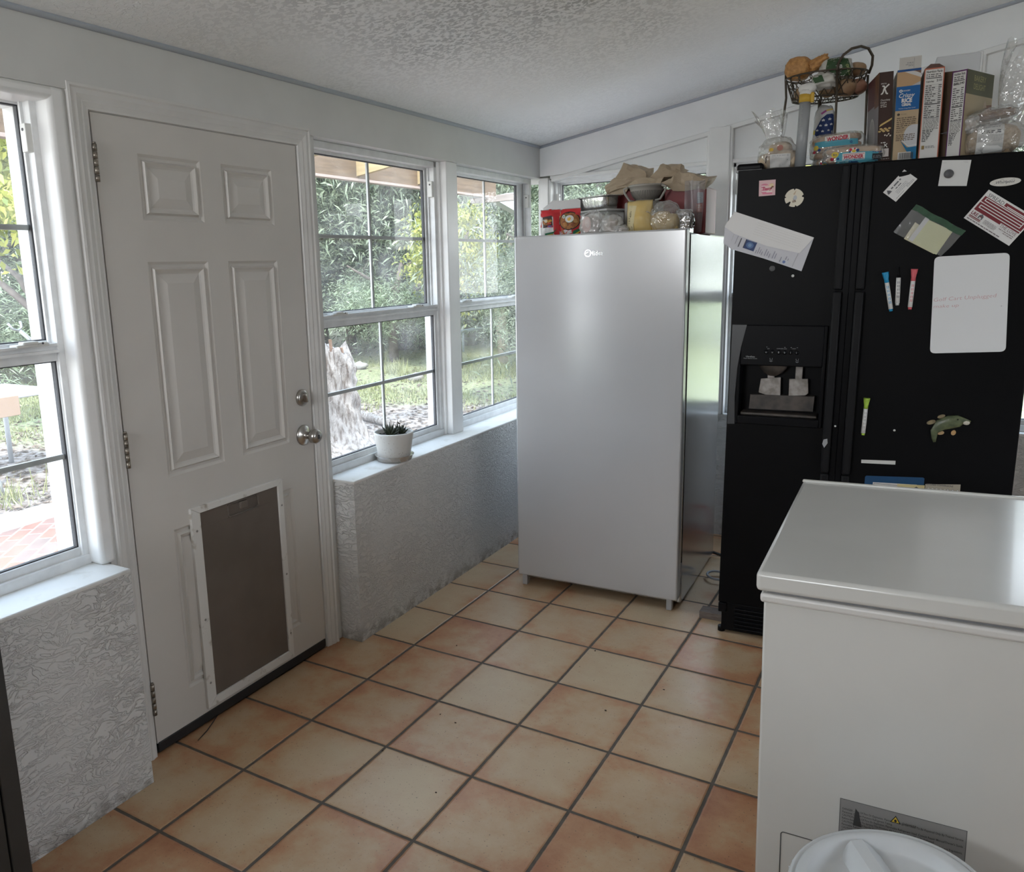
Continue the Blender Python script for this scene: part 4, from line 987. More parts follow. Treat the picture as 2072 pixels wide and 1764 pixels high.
sheet('conversion_chart', 'tan kitchen conversions chart beside the blue sheet', 'chart', [(.659, .535), (.763, .540), (.7606, .6904), (.659, .6812)], .0012, (.40, .36, .29), d, origin=(.659, .535))
# ------------------------------------------------------------------ things on top of the refrigerator
ZT = RH+.001
def bvh_of(o):
    me = o.data
    return BVHTree.FromPolygons([v.co.copy() for v in me.vertices], [tuple(p.vertices) for p in me.polygons])
def drape(P, o, loc, off=.0008, back=.3, direction=None, cell=.006):
    """lay a print over a lumpy body of the same thing (both in the frame's coordinates; o's mesh is relative to loc)"""
    bm = P.bm
    bmesh.ops.triangulate(bm, faces=[f for f in bm.faces if len(f.verts) > 4])
    for _ in range(5):
        es = [e for e in bm.edges if e.calc_length() > cell]
        if not es: break
        bmesh.ops.subdivide_edges(bm, edges=es, cuts=1, use_grid_fill=True)
        bmesh.ops.triangulate(bm, faces=[f for f in bm.faces if len(f.verts) > 4])
    t = bvh_of(o); dv = (direction or -P.Nn); L = Vector(loc); dead = []
    for v in bm.verts:
        h = (v.co-P.o).dot(P.Nn)
        hit, nrm, i, dist = t.ray_cast(v.co-dv*back-L, dv)
        if hit is None: dead.append(v)
        else: v.co = hit+L-dv*(off+h)
    bmesh.ops.delete(bm, geom=dead, context='VERTS')
    for f in bm.faces: f.smooth = True
    return P
def wrap(o, parent, loc, org, U, V, draw, nm='print', off=.0008, lab=None, cell=.006):
    P = Print(org, U, V, lift=0.0); draw(P); drape(P, o, loc, off, cell=cell)
    q = P.build(nm, parent=parent, loc=loc)
    if lab: q['label'] = lab
    return q
CLEAR = film('clear_crinkled_film', (.72, .72, .70), clear=.80, gloss=.16, rough=.10, bump=.8)
CLEAR2 = film('milky_film', (.72, .72, .71), clear=.55, gloss=.14, rough=.14, bump=.8)
def crumple(b, c, r, seed, amp=.12, sub=4, squash=None, freq=3.0, pw=.8, flatz=None, M=None):
    b.blob(c, r, seed=seed, amp=amp, freq=freq, sub=sub, flatz=flatz, pw=pw, M=M)
def frill(b, c, h, r0, r1, seed, lean=(0, 0), n=40, rows=9, amp=.35):
    """a gathered, ruffled bag mouth rising h from c"""
    rnd = random.Random(seed); ph = [rnd.uniform(0, 6.3) for _ in range(4)]
    rings = []
    for i in range(rows):
        t = i/(rows-1); r_ = r0+(r1-r0)*t; ring = []
        for j in range(n):
            a = 2*PI*j/n
            w = 1+amp*t*(.5*math.sin(5*a+ph[0])+.35*math.sin(9*a+ph[1]+2*t)+.3*math.sin(3*a+ph[2]))
            ring.append(b.bm.verts.new((c[0]+lean[0]*t*t+r_*w*math.cos(a), c[1]+lean[1]*t*t+r_*w*.6*math.sin(a), c[2]+h*t*(1+.16*math.sin(4*a+ph[3])*t))))
        rings.append(ring)
    for A, B_ in zip(rings[:-1], rings[1:]):
        for j in range(n): b._f([A[j], A[(j+1) % n], B_[(j+1) % n], B_[j]], True)

# cereal boxes: local frame x across the spine, y into the depth, z up
def carton(name, label, x, y, w, dp, h, yaw, lean, cols, front=None, side=None, openf=None, frame=FB, zt=None, cat='box', sidew='L'):
    F = frame @ fr((x, y, ZT if zt is None else zt), yaw) @ Matrix.Rotation(lean, 4, 'Y')
    t = thing(name, label, cat, F)
    b = MB(); b.use(cols[0] if not isinstance(cols[0], tuple) else flat(cols[0], .45)).box(0, w, 0, dp, 0, h); o = part(b, 'carton', t, (0, 0, 0))
    if front:
        P = Print((0, 0, 0), (1, 0, 0), (0, 0, 1), lift=.0003); front(P); part(P, 'spine_print', t, (0, 0, 0))
    if side:
        if sidew == 'L': P = Print((0, dp, 0), (0, -1, 0), (0, 0, 1), lift=.0003)
        else: P = Print((w, 0, 0), (0, 1, 0), (0, 0, 1), lift=.0003)
        side(P); part(P, 'face_print', t, (0, 0, 0))
    if openf: openf(t)
    return t
BROWN = (.045, .024, .019); LITE = (.62, .60, .57)
def f_k(P):
    P.rect(0, 0, .042, .285, BROWN)
    P.text('SPECIAL', .006, .2465, .0045, LITE, width=.017); 
    P.line([(.010, .240), (.013, .242), (.017, .2385), (.0125, .2215), (.0085, .216), (.0065, .2175)], .0042, LITE); P.line([(.013, .228), (.022, .2385), (.030, .2455)], .0042, LITE); P.line([(.017, .2315), (.0195, .226), (.0225, .2165), (.027, .2165)], .0042, LITE)
    P.text('Chocolatey', .006, .1945, .0060, LITE, width=.028); P.text('Delight', .006, .1865, .0060, LITE, width=.018); P.greek(.006, .024, .1800, .0030, (.40, .36, .33), seed=3); P.greek(.006, .028, .1745, .0030, (.40, .36, .33), seed=4)
    for i in range(7):
        u = .004+.0048*i; v = .112+.0026*i
        P.poly([(u, v), (u+.008, v+.006), (u+.009, v+.012), (u+.003, v+.008)], (.52, .36, .13)); P.line([(u, v+.003), (u+.010, v+.009)], .0007, (.60, .47, .22))
    for i in range(8): P.disc(.005+.0042*i, .098+.004*((i*5) % 3), .0045, .0030, (.50, .35, .15))
    for u, v in ((.020, .082), (.026, .080), (.031, .085), (.036, .079)): P.poly([(u, v), (u+.004, v+.002), (u+.003, v+.006), (u-.001, v+.004)], (.60, .55, .47))
    P.greek(.010, .024, .060, .0028, LITE, seed=9)
    P.line([(.020, .046), (.0225, .055), (.020, .057)], .0022, LITE); P.line([(.021, .050), (.029, .058)], .0022, LITE); P.line([(.0245, .053), (.028, .046), (.030, .047)], .0022, LITE)
    P.rect(.014, .016, .034, .042, (.52, .47, .45)); P.greek(.008, .036, .008, .0024, (.35, .30, .28), seed=12)
def s_k(P):
    P.rect(0, 0, .19, .285, (.22, .20, .21)); P.rect(0, .19, .19, .285, (.10, .035, .035)); P.rect(.12, .18, .19, .285, (.14, .065, .04)); P.disc(.085, .085, .050, .070, (.46, .44, .43), n=30); P.disc(.085, .085, .042, .062, (.36, .34, .34), n=30)
    for i in range(16): P.disc(.130+.05*((i*7) % 10)/10, .20+.08*((i*3) % 10)/10, .006, .004, (.20, .085, .04))
carton('cereal_box', 'dark brown chocolate cereal box, spine out, leftmost of the boxes on the refrigerator', .434, .055, .042, .185, .285, .17, -.045, (BROWN,), f_k, s_k)
def f_rice(P):
    T = (.40, .30, .19)
    P.rect(0, 0, .0675, .285, T); P.rect(0, .278, .0675, .285, (.015, .07, .22)); P.rect(0, .232, .0675, .278, (.42, .27, .15)); P.poly([(.020, .278), (.0675, .256), (.0675, .270), (.045, .278)], (.52, .50, .48)); P.poly([(.050, .278), (.0675, .268), (.0675, .278)], (.16, .09, .06)); P.poly([(.04, .232), (.0675, .244), (.0675, .236), (.0675, .232)], (.38, .38, .40))
    P.rect(0, .158, .0675, .233, (.010, .095, .275))
    P.disc(.013, .219, .0050, .0045, LITE); P.disc(.013, .219, .0022, .002, (.010, .095, .275)); P.text('GROCERY', .019, .2170, .0042, LITE, bold=.01, width=.021)
    P.text('Crispy', .0085, .1985, .0135, LITE, shear=.3, bold=.012, width=.045); P.text('RICE', .0165, .1830, .0125, LITE, bold=.05, width=.030); P.text('CEREAL', .0175, .1720, .0082, LITE, bold=.04, width=.027); P.text('Toasted, Crispy Rice Cereal', .009, .1630, .0030, LITE, width=.048)
    P.disc(.010, .146, .0042, .004, (.05, .04, .035)); P.text('GROCERY', .016, .1440, .0040, (.16, .12, .09), width=.018)
    for i in range(6): P.greek(.006, .062, .1330-.0062*i, .0028, (.12, .085, .06), seed=i+20, fill=1 if i < 5 else .4)
    P.text('WE WOULD LOVE TO HEAR', .006, .0950, .0036, (.10, .07, .05), bold=.02, width=.050); P.text('FROM YOU.', .006, .0890, .0036, (.10, .07, .05), bold=.02, width=.020)
    P.disc(.054, .075, .026, .036, (.46, .46, .47), a0=PI/2, a1=PI*3/2); P.rect(.054, .039, .0675, .111, (.46, .46, .47))
    for i in range(4): P.greek(.006, .060, .0800-.0056*i, .0026, (.12, .085, .06), seed=i+40)
    P.poly([(.018, .065), (.040, .040), (.0675, .042), (.0675, .0), (.058, 0), (.038, .030), (.026, .052)], (.012, .13, .26)); P.line([(.024, .064), (.042, .044), (.0675, .048)], .003, (.55, .55, .55))
    P.rect(.015, .0, .052, .026, (.60, .59, .57))
    u = .018
    for i in range(22):
        w = .0006+.0005*((i*7) % 4)/2; P.rect(u, .004, u+w, .024, (.04, .04, .04)); u += w+.0006+.0003*((i*5) % 3)
def o_rice(t):
    b = MB(); b.use(flat((.46, .44, .41))).box(.004, .0665, -.0008, .0002, .285, .322); part(b, 'open_flap', t, (0, 0, 0), label='grey inside of the open top flap')
    P = Print((0, -.0008, 0), (1, 0, 0), (0, 0, 1), lift=.0002); P.line([(.046, .286), (.046, .318)], .0006, (.16, .16, .16)); P.greek(.026, .044, .303, .0022, (.2, .2, .2), seed=2); P.greek(.022, .044, .298, .0018, (.2, .2, .2), seed=3); P.greek(.030, .044, .294, .0018, (.2, .2, .2), seed=4); part(P, 'spine_print', t, (0, 0, 0))
carton('cereal_box', 'tan and blue crispy rice cereal box with its top flap standing open', .4795, .052, .0675, .18, .285, .05, -.02, ((.35, .27, .18),), f_rice, None, o_rice)
def facts(P, w, h, edge, two=False):
    P.rect(0, 0, w, h, edge); P.rect(.003, 0, w-.003, h-.004, (.58, .57, .55))
    I = (.06, .055, .055)
    P.text('Nutrition Facts', .006, h-.014, .0072, I, bold=.03, width=w-.012)
    P.greek(.006, w-.01, h-.021, .0026, I, seed=1); P.greek(.006, w-.006, h-.027, .0026, I, seed=2); P.rect(.006, h-.032, w-.006, h-.0295, I)
    P.text('Calories', .006, h-.043, .0055, I, bold=.03, width=.4*w); P.text('200 240' if two else '210', w-.006, h-.042, .0070, I, bold=.03, al='r')
    v = h-.050
    for i in range(15):
        if not two: P.rect(.006, v-.0012, w-.006, v-.0007, I)
        P.greek(.006, w*.7, v-.005, .0026, I, seed=i+5, fill=.5+.5*((i*37) % 10)/10); P.greek(w-.014, w-.005, v-.005, .0026, I, seed=i+50); v -= .0065
        if i == 8: P.rect(.006, v-.003, w-.006, v, I); v -= .005
    P.rect(.006, v-.0015, w-.006, v, I); v -= .006
    for i in range(8): P.greek(.006, w-.006, v, .0022, (.22, .21, .2), seed=i+70); v -= .0042
    for i in range(8): P.greek(.006, w*.65, v, .0026, I, seed=i+90, fill=1-.08*i); v -= .0048
def f_nut(P):
    facts(P, .056, .280, (.42, .13, .08)); P.rect(.007, .030, .015, .042, (.25, .17, .06)); P.greek(.018, .042, .038, .002, (.2, .2, .2), seed=8); P.greek(.018, .044, .034, .002, (.2, .2, .2), seed=9)
def o_nut(t):
    b = MB(); b.use(flat((.10, .055, .045))).prism([(0, 0), (.056, 0), (.056, .0), (.040, .012), (.016, .014)], (0, .0, .280), (1, 0, 0), (0, .2, .98), (0, .0006, 0)); part(b, 'open_flap', t, (0, 0, 0))
carton('cereal_box', 'cereal box with orange edging and a nutrition panel, right of the crispy rice box', .5535, .052, .056, .18, .280, .02, -.01, ((.13, .065, .05),), f_nut, None, o_nut)
carton('cardboard_box', 'plain brown cardboard box wedged behind the two nutrition panel boxes', .604, .10, .040, .16, .272, -.02, 0, ((.105, .058, .025),))
def s_br(P):
    P.rect(0, 0, .185, .262, (.36, .29, .19)); P.rect(0, .190, .185, .262, (.085, .085, .050)); G = (.30, .27, .12)
    P.text('BAKERY', .050, .232, .018, G, width=.080); P.text('DELIGHT', .050, .207, .018, G, width=.080)
    P.poly([(.10, .10), (.14, .165), (.185, .17), (.185, .11)], (.20, .11, .08)); P.poly([(.11, .12), (.135, .18), (.145, .17), (.165, .115)], (.42, .32, .24)); P.disc(.16, .145, .02, .016, (.34, .13, .08))
def f_br(P): facts(P, .044, .262, (.095, .02, .10), True)
carton('cracker_box', 'tall tan and olive green box, right of the nutrition boxes behind the bread', .630, .052, .044, .185, .262, -.50, -.005, ((.16, .13, .09),), f_br, s_br, None, sidew='R')
# white shallow box far behind
b = MB(); b.use(flat((.60, .61, .62))).box(.60, .735, .42, .62, ZT, ZT+.385, bevel=.004)
tag(b.build('white_box', frame=FB, loc=(.67, .5, ZT)), 'white box standing behind the cereal boxes against the wall', 'box')
# bread loaf in clear bag
CRUMB = mat('bread_crumb', (.42, .31, .20), rough=.8, col2=(.26, .18, .105), vscale=120, lo=.45, hi=.7, bump=.4, bscale=160, bdist=.002)
CRUST = mat('bread_crust', (.115, .055, .032), rough=.6, col2=(.20, .11, .06), vscale=40)
BL0 = (.755, .12, ZT)
t = thing('bread_loaf', 'round brown loaf with a white price label, bagged, far right on the refrigerator', 'bread', FB, BL0)
b = MB(); b.use(CRUMB); crumple(b, (.755, .095, ZT+.047), (.076, .055, .050), 3, amp=.05, pw=.7); cr = part(b, 'loaf', t, BL0)
def dl(P):
    P.rect(0, 0, .071, .096, (.60, .60, .585)); P.disc(.018, .086, .007, .0035, (.05, .05, .05)); P.text('GROCERY', .028, .0835, .0048, INK, bold=.03, width=.032); P.greek(.016, .060, .0765, .0022, INK, seed=3)
    for u in (.010, .024, .036, .052): P.rect(u, .058, u+.0008, .070, (.3, .3, .3)); P.greek(u+.001, u+.010, .064, .003, INK, seed=int(u*999)); P.greek(u+.001, u+.010, .059, .003, INK, seed=int(u*777))
    P.text('$1.99', .048, .0560, .0050, INK, width=.015)
    for i in range(6): P.greek(.004, .066, .051-.0035*i, .0018, (.35, .35, .36), seed=i+6)
wrap(cr, t, BL0, (.711, -.05, ZT+.004), (1, 0, .03), (.0, 0, 1), dl, 'price_label', off=.004, lab='white printed price label')
b = MB(); b.use(CLEAR); crumple(b, (.757, .097, ZT+.052), (.088, .064, .058), 5, amp=.14, pw=.75, flatz=ZT+.001); frill(b, (.80, .10, ZT+.100), .22, .028, .075, 4, lean=(.05, 0)); part(b, 'bag_film', t, BL0)
t = thing('bread_heel', 'dark crusted piece of bread in clear film lying over the round loaf', 'bread', FB, (.765, .10, ZT+.11))
b = MB(); b.use(CRUST); crumple(b, (.762, .085, ZT+.124), (.050, .032, .015), 8, amp=.2, pw=.7, M=Matrix.Rotation(-.12, 3, 'Y')); part(b, 'crust', t, (.765, .10, ZT+.11))
b = MB(); b.use(CLEAR); crumple(b, (.730, .078, ZT+.108), (.085, .045, .034), 9, amp=.25, pw=.8, M=Matrix.Rotation(-.25, 3, 'Y')); part(b, 'bag_film', t, (.765, .10, ZT+.11))
t = thing('pastry_bag', 'small twisted clear bag of pastries left of the round loaf', 'bag', FB, (.688, .075, ZT)); q = (.688, .075, ZT)
b = MB(); b.use(mat('pastry_glaze', (.34, .17, .09), rough=.4, col2=(.55, .40, .32), vscale=60)); crumple(b, (.690, .075, ZT+.098), (.022, .022, .022), 11, amp=.25); part(b, 'pastry', t, q)
b = MB(); b.use(CLEAR2); crumple(b, (.690, .074, ZT+.095), (.029, .028, .030), 12, amp=.3); frill(b, (.665, .072, ZT+.090), -.012, .004, .022, 2, lean=(-.03, 0), rows=5); b.use(CRUMB); crumple(b, (.692, .08, ZT+.035), (.018, .02, .034), 4); part(b, 'bag_film', t, q)
# left bread bag
t = thing('bread_bag', 'loose clear bread bag with a blank label on the refrigerator top, left corner', 'bread', FB, (.115, .09, ZT)); q = (.115, .09, ZT)
b = MB(); b.use(mat('soft_roll', (.50, .36, .23), rough=.7, col2=(.62, .50, .36), vscale=20)); crumple(b, (.090, .09, ZT+.030), (.036, .045, .030), 21, amp=.06, sub=3); crumple(b, (.150, .095, ZT+.034), (.040, .045, .034), 22, amp=.06, sub=3); crumple(b, (.125, .11, ZT+.072), (.040, .040, .028), 23, amp=.08, sub=3); rolls = part(b, 'roll', t, q)
b = MB(); b.use(CLEAR); crumple(b, (.120, .092, ZT+.052), (.064, .056, .060), 24, amp=.16, flatz=ZT+.001); frill(b, (.108, .09, ZT+.088), .105, .022, .050, 7, lean=(-.025, 0)); fl_ = part(b, 'bag_film', t, q)
def dl(P): P.rect(0, 0, .066, .044, (.60, .59, .575)); P.greek(.006, .06, .037, .003, (.4, .4, .4), seed=1); P.greek(.006, .05, .032, .002, (.45, .45, .45), seed=2); P.line([(.004, .028), (.062, .028)], .0006, (.4, .4, .4))
wrap(fl_, t, q, (.099, -.05, ZT+.006), (1, 0, 0), (0, 0, 1), dl, 'label_paper', lab='blank white label')
def dl(P): P.line([(0, 0), (.006, .012), (.005, .024), (.009, .032)], .003, (.07, .05, .05)); P.disc(.022, .050, .007, .006, (.60, .40, .08)); P.disc(.05, .055, .010, .010, (.35, .16, .13))
wrap(fl_, t, q, (.080, -.05, ZT+.016), (1, 0, 0), (0, 0, 1), dl, 'bag_print')
# grey tube with yellow collar
t = thing('dispenser_tube', 'upright grey tube with a yellow collar and crumpled white top beside the bread bag', 'tube', FB, (.1955, .065, ZT)); q = (.1955, .065, ZT)
GT = mat('grey_tube', (.26, .27, .28), rough=.35, col2=(.32, .33, .34), vscale=4)
b = MB(); b.use(GT).tube([(.1955, .065, ZT), (.2005, .065, ZT+.219)], .0182, 28); tb = part(b, 'tube', t, q)
def dl(P):
    for i in range(24): P.rect(0, .008*i*.5, .006 if i % 4 else .009, .008*i*.5+.0009, (.50, .51, .52))
    for i in range(9): P.greek(.018, .0205, .012+.006*i, .003, (.45, .46, .47), seed=i)
wrap(tb, t, q, (.186, -.05, ZT+.115), (1, 0, 0), (.02, 0, 1), dl, 'scale_marks', lab='pale measuring marks')
b = MB(); b.use(mat('yellow_collar', (.52, .32, .035), rough=.5, bump=.3, bscale=300)).tube([(.2005, .065, ZT+.217), (.201, .065, ZT+.243)], .0205, 26); b.box(.216, .229, .050, .062, ZT+.213, ZT+.247, bevel=.004); part(b, 'collar', t, q)
b = MB(); b.use(mat('white_tissue', (.62, .61, .59), rough=.8, bump=.4, bscale=90, bdist=.002)); crumple(b, (.206, .065, ZT+.262), (.028, .024, .017), 31, amp=.18, sub=3); b.tube([(.201, .065, ZT+.240), (.203, .065, ZT+.256)], [.020, .023], 20); part(b, 'top', t, q)
# wire basket on three legs
WIRE = mat('bronze_wire', (.085, .066, .048), rough=.42, metal=.6, var=.3, vscale=60)
BC = Vector((.252, .25)); RXY, RB = (.134, .102), (.108, .080); ZR, ZBt = ZT+.331, ZT+.2525
t = thing('wire_basket', 'bronze wire fruit basket on tall legs with a looped handle', 'basket', FB, (BC.x, BC.y, ZT)); q = (BC.x, BC.y, ZT)
def ell(a, z, k=None):
    s = (z-ZBt)/(ZR-ZBt); rx = RB[0]+(RXY[0]-RB[0])*s; ry = RB[1]+(RXY[1]-RB[1])*s
    return Vector((BC.x+rx*math.cos(a), BC.y+ry*math.sin(a), z))
b = MB(); b.use(WIRE)
b.tube([ell(2*PI*i/48, ZR) for i in range(48)], .0028, 8, closed=True); b.tube([ell(2*PI*i/48, ZBt) for i in range(48)], .0028, 8, closed=True)
part(b, 'rim', t, q)
b = MB(); b.use(WIRE); NW = 26
for i in range(NW):
    for s in (1, -1):
        pts = []
        for k in range(7): u = k/6; pts.append(ell(2*PI*i/NW+s*u*2*PI/NW*1.25, ZBt+(ZR-.022-ZBt)*u))
        b.tube(pts, .0017, 5)
for i in range(18):
    a0 = 2*PI*i/18; pts = []
    for k in range(17):
        w = 2*PI*k/16; z = ZR-.013+.013*math.cos(w); pts.append(ell(a0+.20*math.sin(w), z))
    b.tube(pts, .0018, 5)
part(b, 'lattice', t, q)
b = MB(); b.use(WIRE)
for i in range(-8, 9):
    x = BC.x+RB[0]*i/8.6; hh_ = RB[1]*math.sqrt(max(0, 1-(i/8.6)**2)); b.tube([(x, BC.y-hh_, ZBt), (x, BC.y+hh_, ZBt)], .0013, 5)
b.tube([(BC.x-RB[0], BC.y, ZBt-.002), (BC.x+RB[0], BC.y, ZBt-.002)], .002, 6)
b.tube([(BC.x-.02, BC.y+.02, ZBt), (BC.x-.02, BC.y+.03, ZBt-.030)], .003, 6)
part(b, 'floor_wires', t, q)
for pts in ([(.1165, .25, ZT+.385), (.1170, .25, ZT+.33), (.122, .25, ZT+.27), (.112, .25, ZT+.15), (.100, .25, ZT)], [(.290, .150, ZT+.325), (.2945, .145, ZT+.24), (.297, .143, ZT+.1), (.299, .143, ZT)], [(.386, .25, ZT+.318), (.387, .25, ZT+.25), (.391, .25, ZT+.12), (.394, .25, ZT)], [(.235, .352, ZT+.33), (.233, .355, ZT+.2), (.23, .36, ZT)]):
    b = MB(); b.use(WIRE).tube(pts, .0040, 8); part(b, 'leg', t, q)
hp = []
ctl = [(.290, .150, ZT+.325), (.2925, .155, ZT+.350), (.306, .168, ZT+.378), (.330, .185, ZT+.399), (.358, .200, ZT+.406), (.382, .212, ZT+.398), (.397, .224, ZT+.374), (.3965, .236, ZT+.347), (.388, .246, ZT+.322)]
b = MB(); b.use(WIRE).tube(ctl, .0046, 10); part(b, 'handle', t, q)
# in the basket
t = thing('mesh_bag', 'orange mesh produce bag hanging over the left rim of the wire basket', 'bag', FB, (.165, .22, ZBt+.05)); q = (.165, .22, ZBt+.05)
MESHO = mat('orange_mesh', (.52, .27, .09), rough=.6, col2=(.34, .16, .05), vscale=90, bump=.6, bscale=200, bdist=.002)
b = MB(); b.use(MESHO); crumple(b, (.160, .225, ZR+.030), (.044, .045, .040), 41, amp=.10, sub=4); crumple(b, (.222, .215, ZR+.038), (.040, .028, .020), 42, amp=.35, M=Matrix.Rotation(-.45, 3, 'Y')); part(b, 'mesh', t, q)
t = thing('produce_bag', 'green and white potato bag lying in the wire basket', 'bag', FB, (.285, .2, ZBt+.01)); q = (.285, .2, ZBt+.01)
b = MB(); b.use(mat('white_poly_bag', (.50, .48, .44), rough=.4, var=.2, vscale=30, bump=.5, bscale=60, bdist=.003)); crumple(b, (.285, .215, ZR+.008), (.056, .052, .042), 43, amp=.16); crumple(b, (.252, .19, ZR-.03), (.045, .05, .030), 44, amp=.2); pb = part(b, 'bag', t, q)
GR = (.035, .075, .030)
def dl(P):
    P.poly([(0, 0), (.066, -.052), (.085, -.020), (.060, .052), (.004, .036)], GR); P.poly([(-.072, -.050), (0, -.046), (-.010, -.022), (-.060, -.028)], GR)
    P.text('VID', .030, .012, .018, LITE, bold=.03, rot=-1.25, width=.030); P.text('ONIONS', .062, .006, .009, (.42, .45, .20), bold=.02, rot=-1.2, width=.034); P.greek(.02, .05, -.02, .003, LITE, seed=1); P.greek(.03, .06, -.03, .003, LITE, seed=2)
wrap(pb, t, q, (.253, -.05, ZR+.008), (1, 0, 0), (0, 0, 1), dl, 'bag_print', lab='dark green printed panel')
POT = mat('potato_skin', (.36, .24, .14), rough=.6, col2=(.26, .155, .085), vscale=18, bump=.2, bscale=60)
for i, (x, y, z, r_, lb) in enumerate(((.348, .25, ZR+.010, .028, 'round tan potato poking up at the right rim of the wire basket'), (.318, .21, ZBt+.024, .034, 'pale potato behind the middle of the basket lattice'), (.352, .23, ZBt+.026, .030, 'reddish potato low at the right end of the basket'), (.262, .20, ZBt+.020, .026, 'brown potato low near the middle of the basket'), (.185, .24, ZBt+.024, .032, 'potato under the mesh bag at the basket left end'))):
    b = MB(); b.use(POT if i != 2 else mat('red_potato_skin', (.30, .145, .09), rough=.55, var=.25, vscale=20)); b.blob((x, y, z), (r_*1.15, r_, r_*.92), seed=50+i, amp=.12, freq=1.4, sub=3)
    tag(b.build('potato', frame=FB, loc=(x, y, z-r_*.9)), lb, 'potato', 'potatoes in the wire basket')
# chips bag with flag print, standing under the basket
t = thing('snack_bag', 'clear and blue snack bag with white stars and red stripes under the wire basket', 'bag', FB, (.258, .24, ZT)); q = (.258, .24, ZT)
b = MB(); b.use(film('snack_bag_film', (.66, .67, .68), clear=.25, gloss=.2, rough=.15, bump=.6)); crumple(b, (.257, .235, ZT+.118), (.036, .030, .110), 61, amp=.10, pw=.6); sb = part(b, 'bag', t, q)
def dl(P):
    NB = (.012, .030, .115)
    P.poly([(-.033, -.018), (-.010, .030), (.006, .043), (.028, .045), (.031, .010), (.028, -.035), (.004, -.060), (-.012, -.050)], NB)
    def star(u, v, r_): P.poly([(u+r_*(1 if k % 2 == 0 else .42)*math.sin(PI*k/5), v+r_*(1 if k % 2 == 0 else .42)*math.cos(PI*k/5)) for k in range(10)], (.62, .62, .63))
    for u, v, r_ in ((-.004, .024, .006), (.017, .026, .006), (-.012, .006, .005), (.006, .006, .006), (.023, .008, .005), (-.022, -.010, .005), (-.004, -.014, .005), (.015, -.012, .004), (-.012, -.032, .004)): star(u, v, r_)
    P.poly([(.002, -.040), (.030, -.030), (.029, -.042), (.003, -.053)], (.40, .03, .04)); P.poly([(.002, -.053), (.028, -.042), (.026, -.055), (.004, -.066)], (.58, .56, .56)); P.poly([(.0, -.066), (.022, -.058), (.018, -.072), (.002, -.076)], (.38, .03, .04))
    P.line([(-.012, .046), (.004, .056)], .007, (.30, .07, .22)); P.line([(.004, .056), (.024, .060)], .006, (.55, .40, .12)); P.poly([(-.036, -.028), (-.026, -.050), (-.030, -.070), (-.038, -.050)], (.45, .20, .06)); P.disc(-.032, -.016, .004, .008, (.5, .4, .08))
wrap(sb, t, q, (.258, -.05, ZT+.150), (1, 0, 0), (0, 0, 1), dl, 'flag_print', lab='blue starry panel')
# hot dog bun packs
BUN = mat('bun_top', (.40, .235, .125), rough=.5, col2=(.52, .36, .22), vscale=12, lo=.3, hi=.8)
TQ = (.075, .30, .38); RD = (.42, .035, .06); YL = (.58, .43, .06); NV = (.02, .05, .18)
def bun_pack(name, label, x0, x1, y, z, rows, tilt, seed, draw, org):
    L = (x1-x0); c = ((x0+x1)/2, y, z); F = FB @ Matrix.Translation(c) @ Matrix.Rotation(tilt, 4, 'Y')
    t = thing(name, label, 'bread', F); Z3 = (0, 0, 0)
    b = MB(); b.use(BUN)
    for k in range(rows):
        for j in range(2): b.blob((0, j*.036, .017+k*.026), (L/2-.006, .021, .0155), seed=seed+k*3+j, amp=.05, freq=2, sub=3, pw=.75)
    part(b, 'bun', t, Z3)
    b = MB(); b.use(CLEAR); b.blob((.0, .018, rows*.0142+.002), (L/2+.006, .046, rows*.0142+.004), seed=seed+9, amp=.09, freq=4, sub=4, pw=.55, flatz=.0); fo = part(b, 'wrapper', t, Z3)
    wrap(fo, t, Z3, org, (1, 0, 0), (0, 0, 1), draw, 'wrapper_print', lab='turquoise printed band', cell=.005)
def dl(P):
    P.poly([(-.032, .000), (.096, .0), (.096, .030), (.080, .034), (-.020, .036), (-.030, .020)], TQ)
    P.rect(-.012, .010, .056, .032, LITE); P.rect(-.010, .0275, .054, .0292, RD); P.rect(-.010, .0115, .054, .0130, NV); P.text('WONDER', .022, .0148, .0108, RD, bold=.05, al='c', width=.060, shear=.08)
    P.disc(.020, .041, .0150, .0085, LITE); P.disc(.012, .043, .0050, .0045, RD); P.disc(.024, .046, .003, .003, RD); P.disc(.022, .038, .0060, .0050, YL); P.disc(.010, .037, .003, .003, NV); P.disc(.033, .040, .005, .005, NV)
    P.rect(.078, .006, .108, .026, (.02, .02, .025)); P.text('EUSDE', .081, .010, .0105, (.28, .30, .31), bold=-.01, width=.025, shear=.1); P.greek(.078, .105, .030, .0022, NV, seed=1)
    P.disc(-.035, .030, .0110, .0095, YL); P.text('8ct', -.035, .027, .0070, INK, bold=.03, al='c'); P.disc(-.043, .016, .0055, .0055, RD); P.disc(-.025, .016, .004, .004, NV)
    P.text('Classic', .022, .0015, .0060, NV, bold=.04, al='c', width=.028); P.greek(-.026, .008, .003, .004, (.45, .6, .62), seed=5)
bun_pack('bun_pack', 'front turquoise pack of hot dog buns at the refrigerator top edge', .270, .452, .060, ZT, 2, .0, 100, dl, (-.020, -.2, .002))
def dl(P):
    P.poly([(-.05, .004), (.085, .0), (.085, .018), (.03, .026), (-.05, .022)], TQ); P.rect(-.018, .018, .060, .038, LITE); P.text('WONDER', .022, .0215, .0135, RD, bold=.05, al='c', width=.070); P.text('G', .060, .006, .008, NV, bold=.04); P.disc(-.046, .004, .008, .008, YL); P.disc(-.036, -.004, .005, .005, NV); P.disc(-.052, -.010, .005, .005, RD)
bun_pack('bun_pack', 'upper turquoise pack of hot dog buns behind the front pack', .228, .392, .135, ZT+.028, 3, -.06, 120, dl, (-.020, -.2, .040))
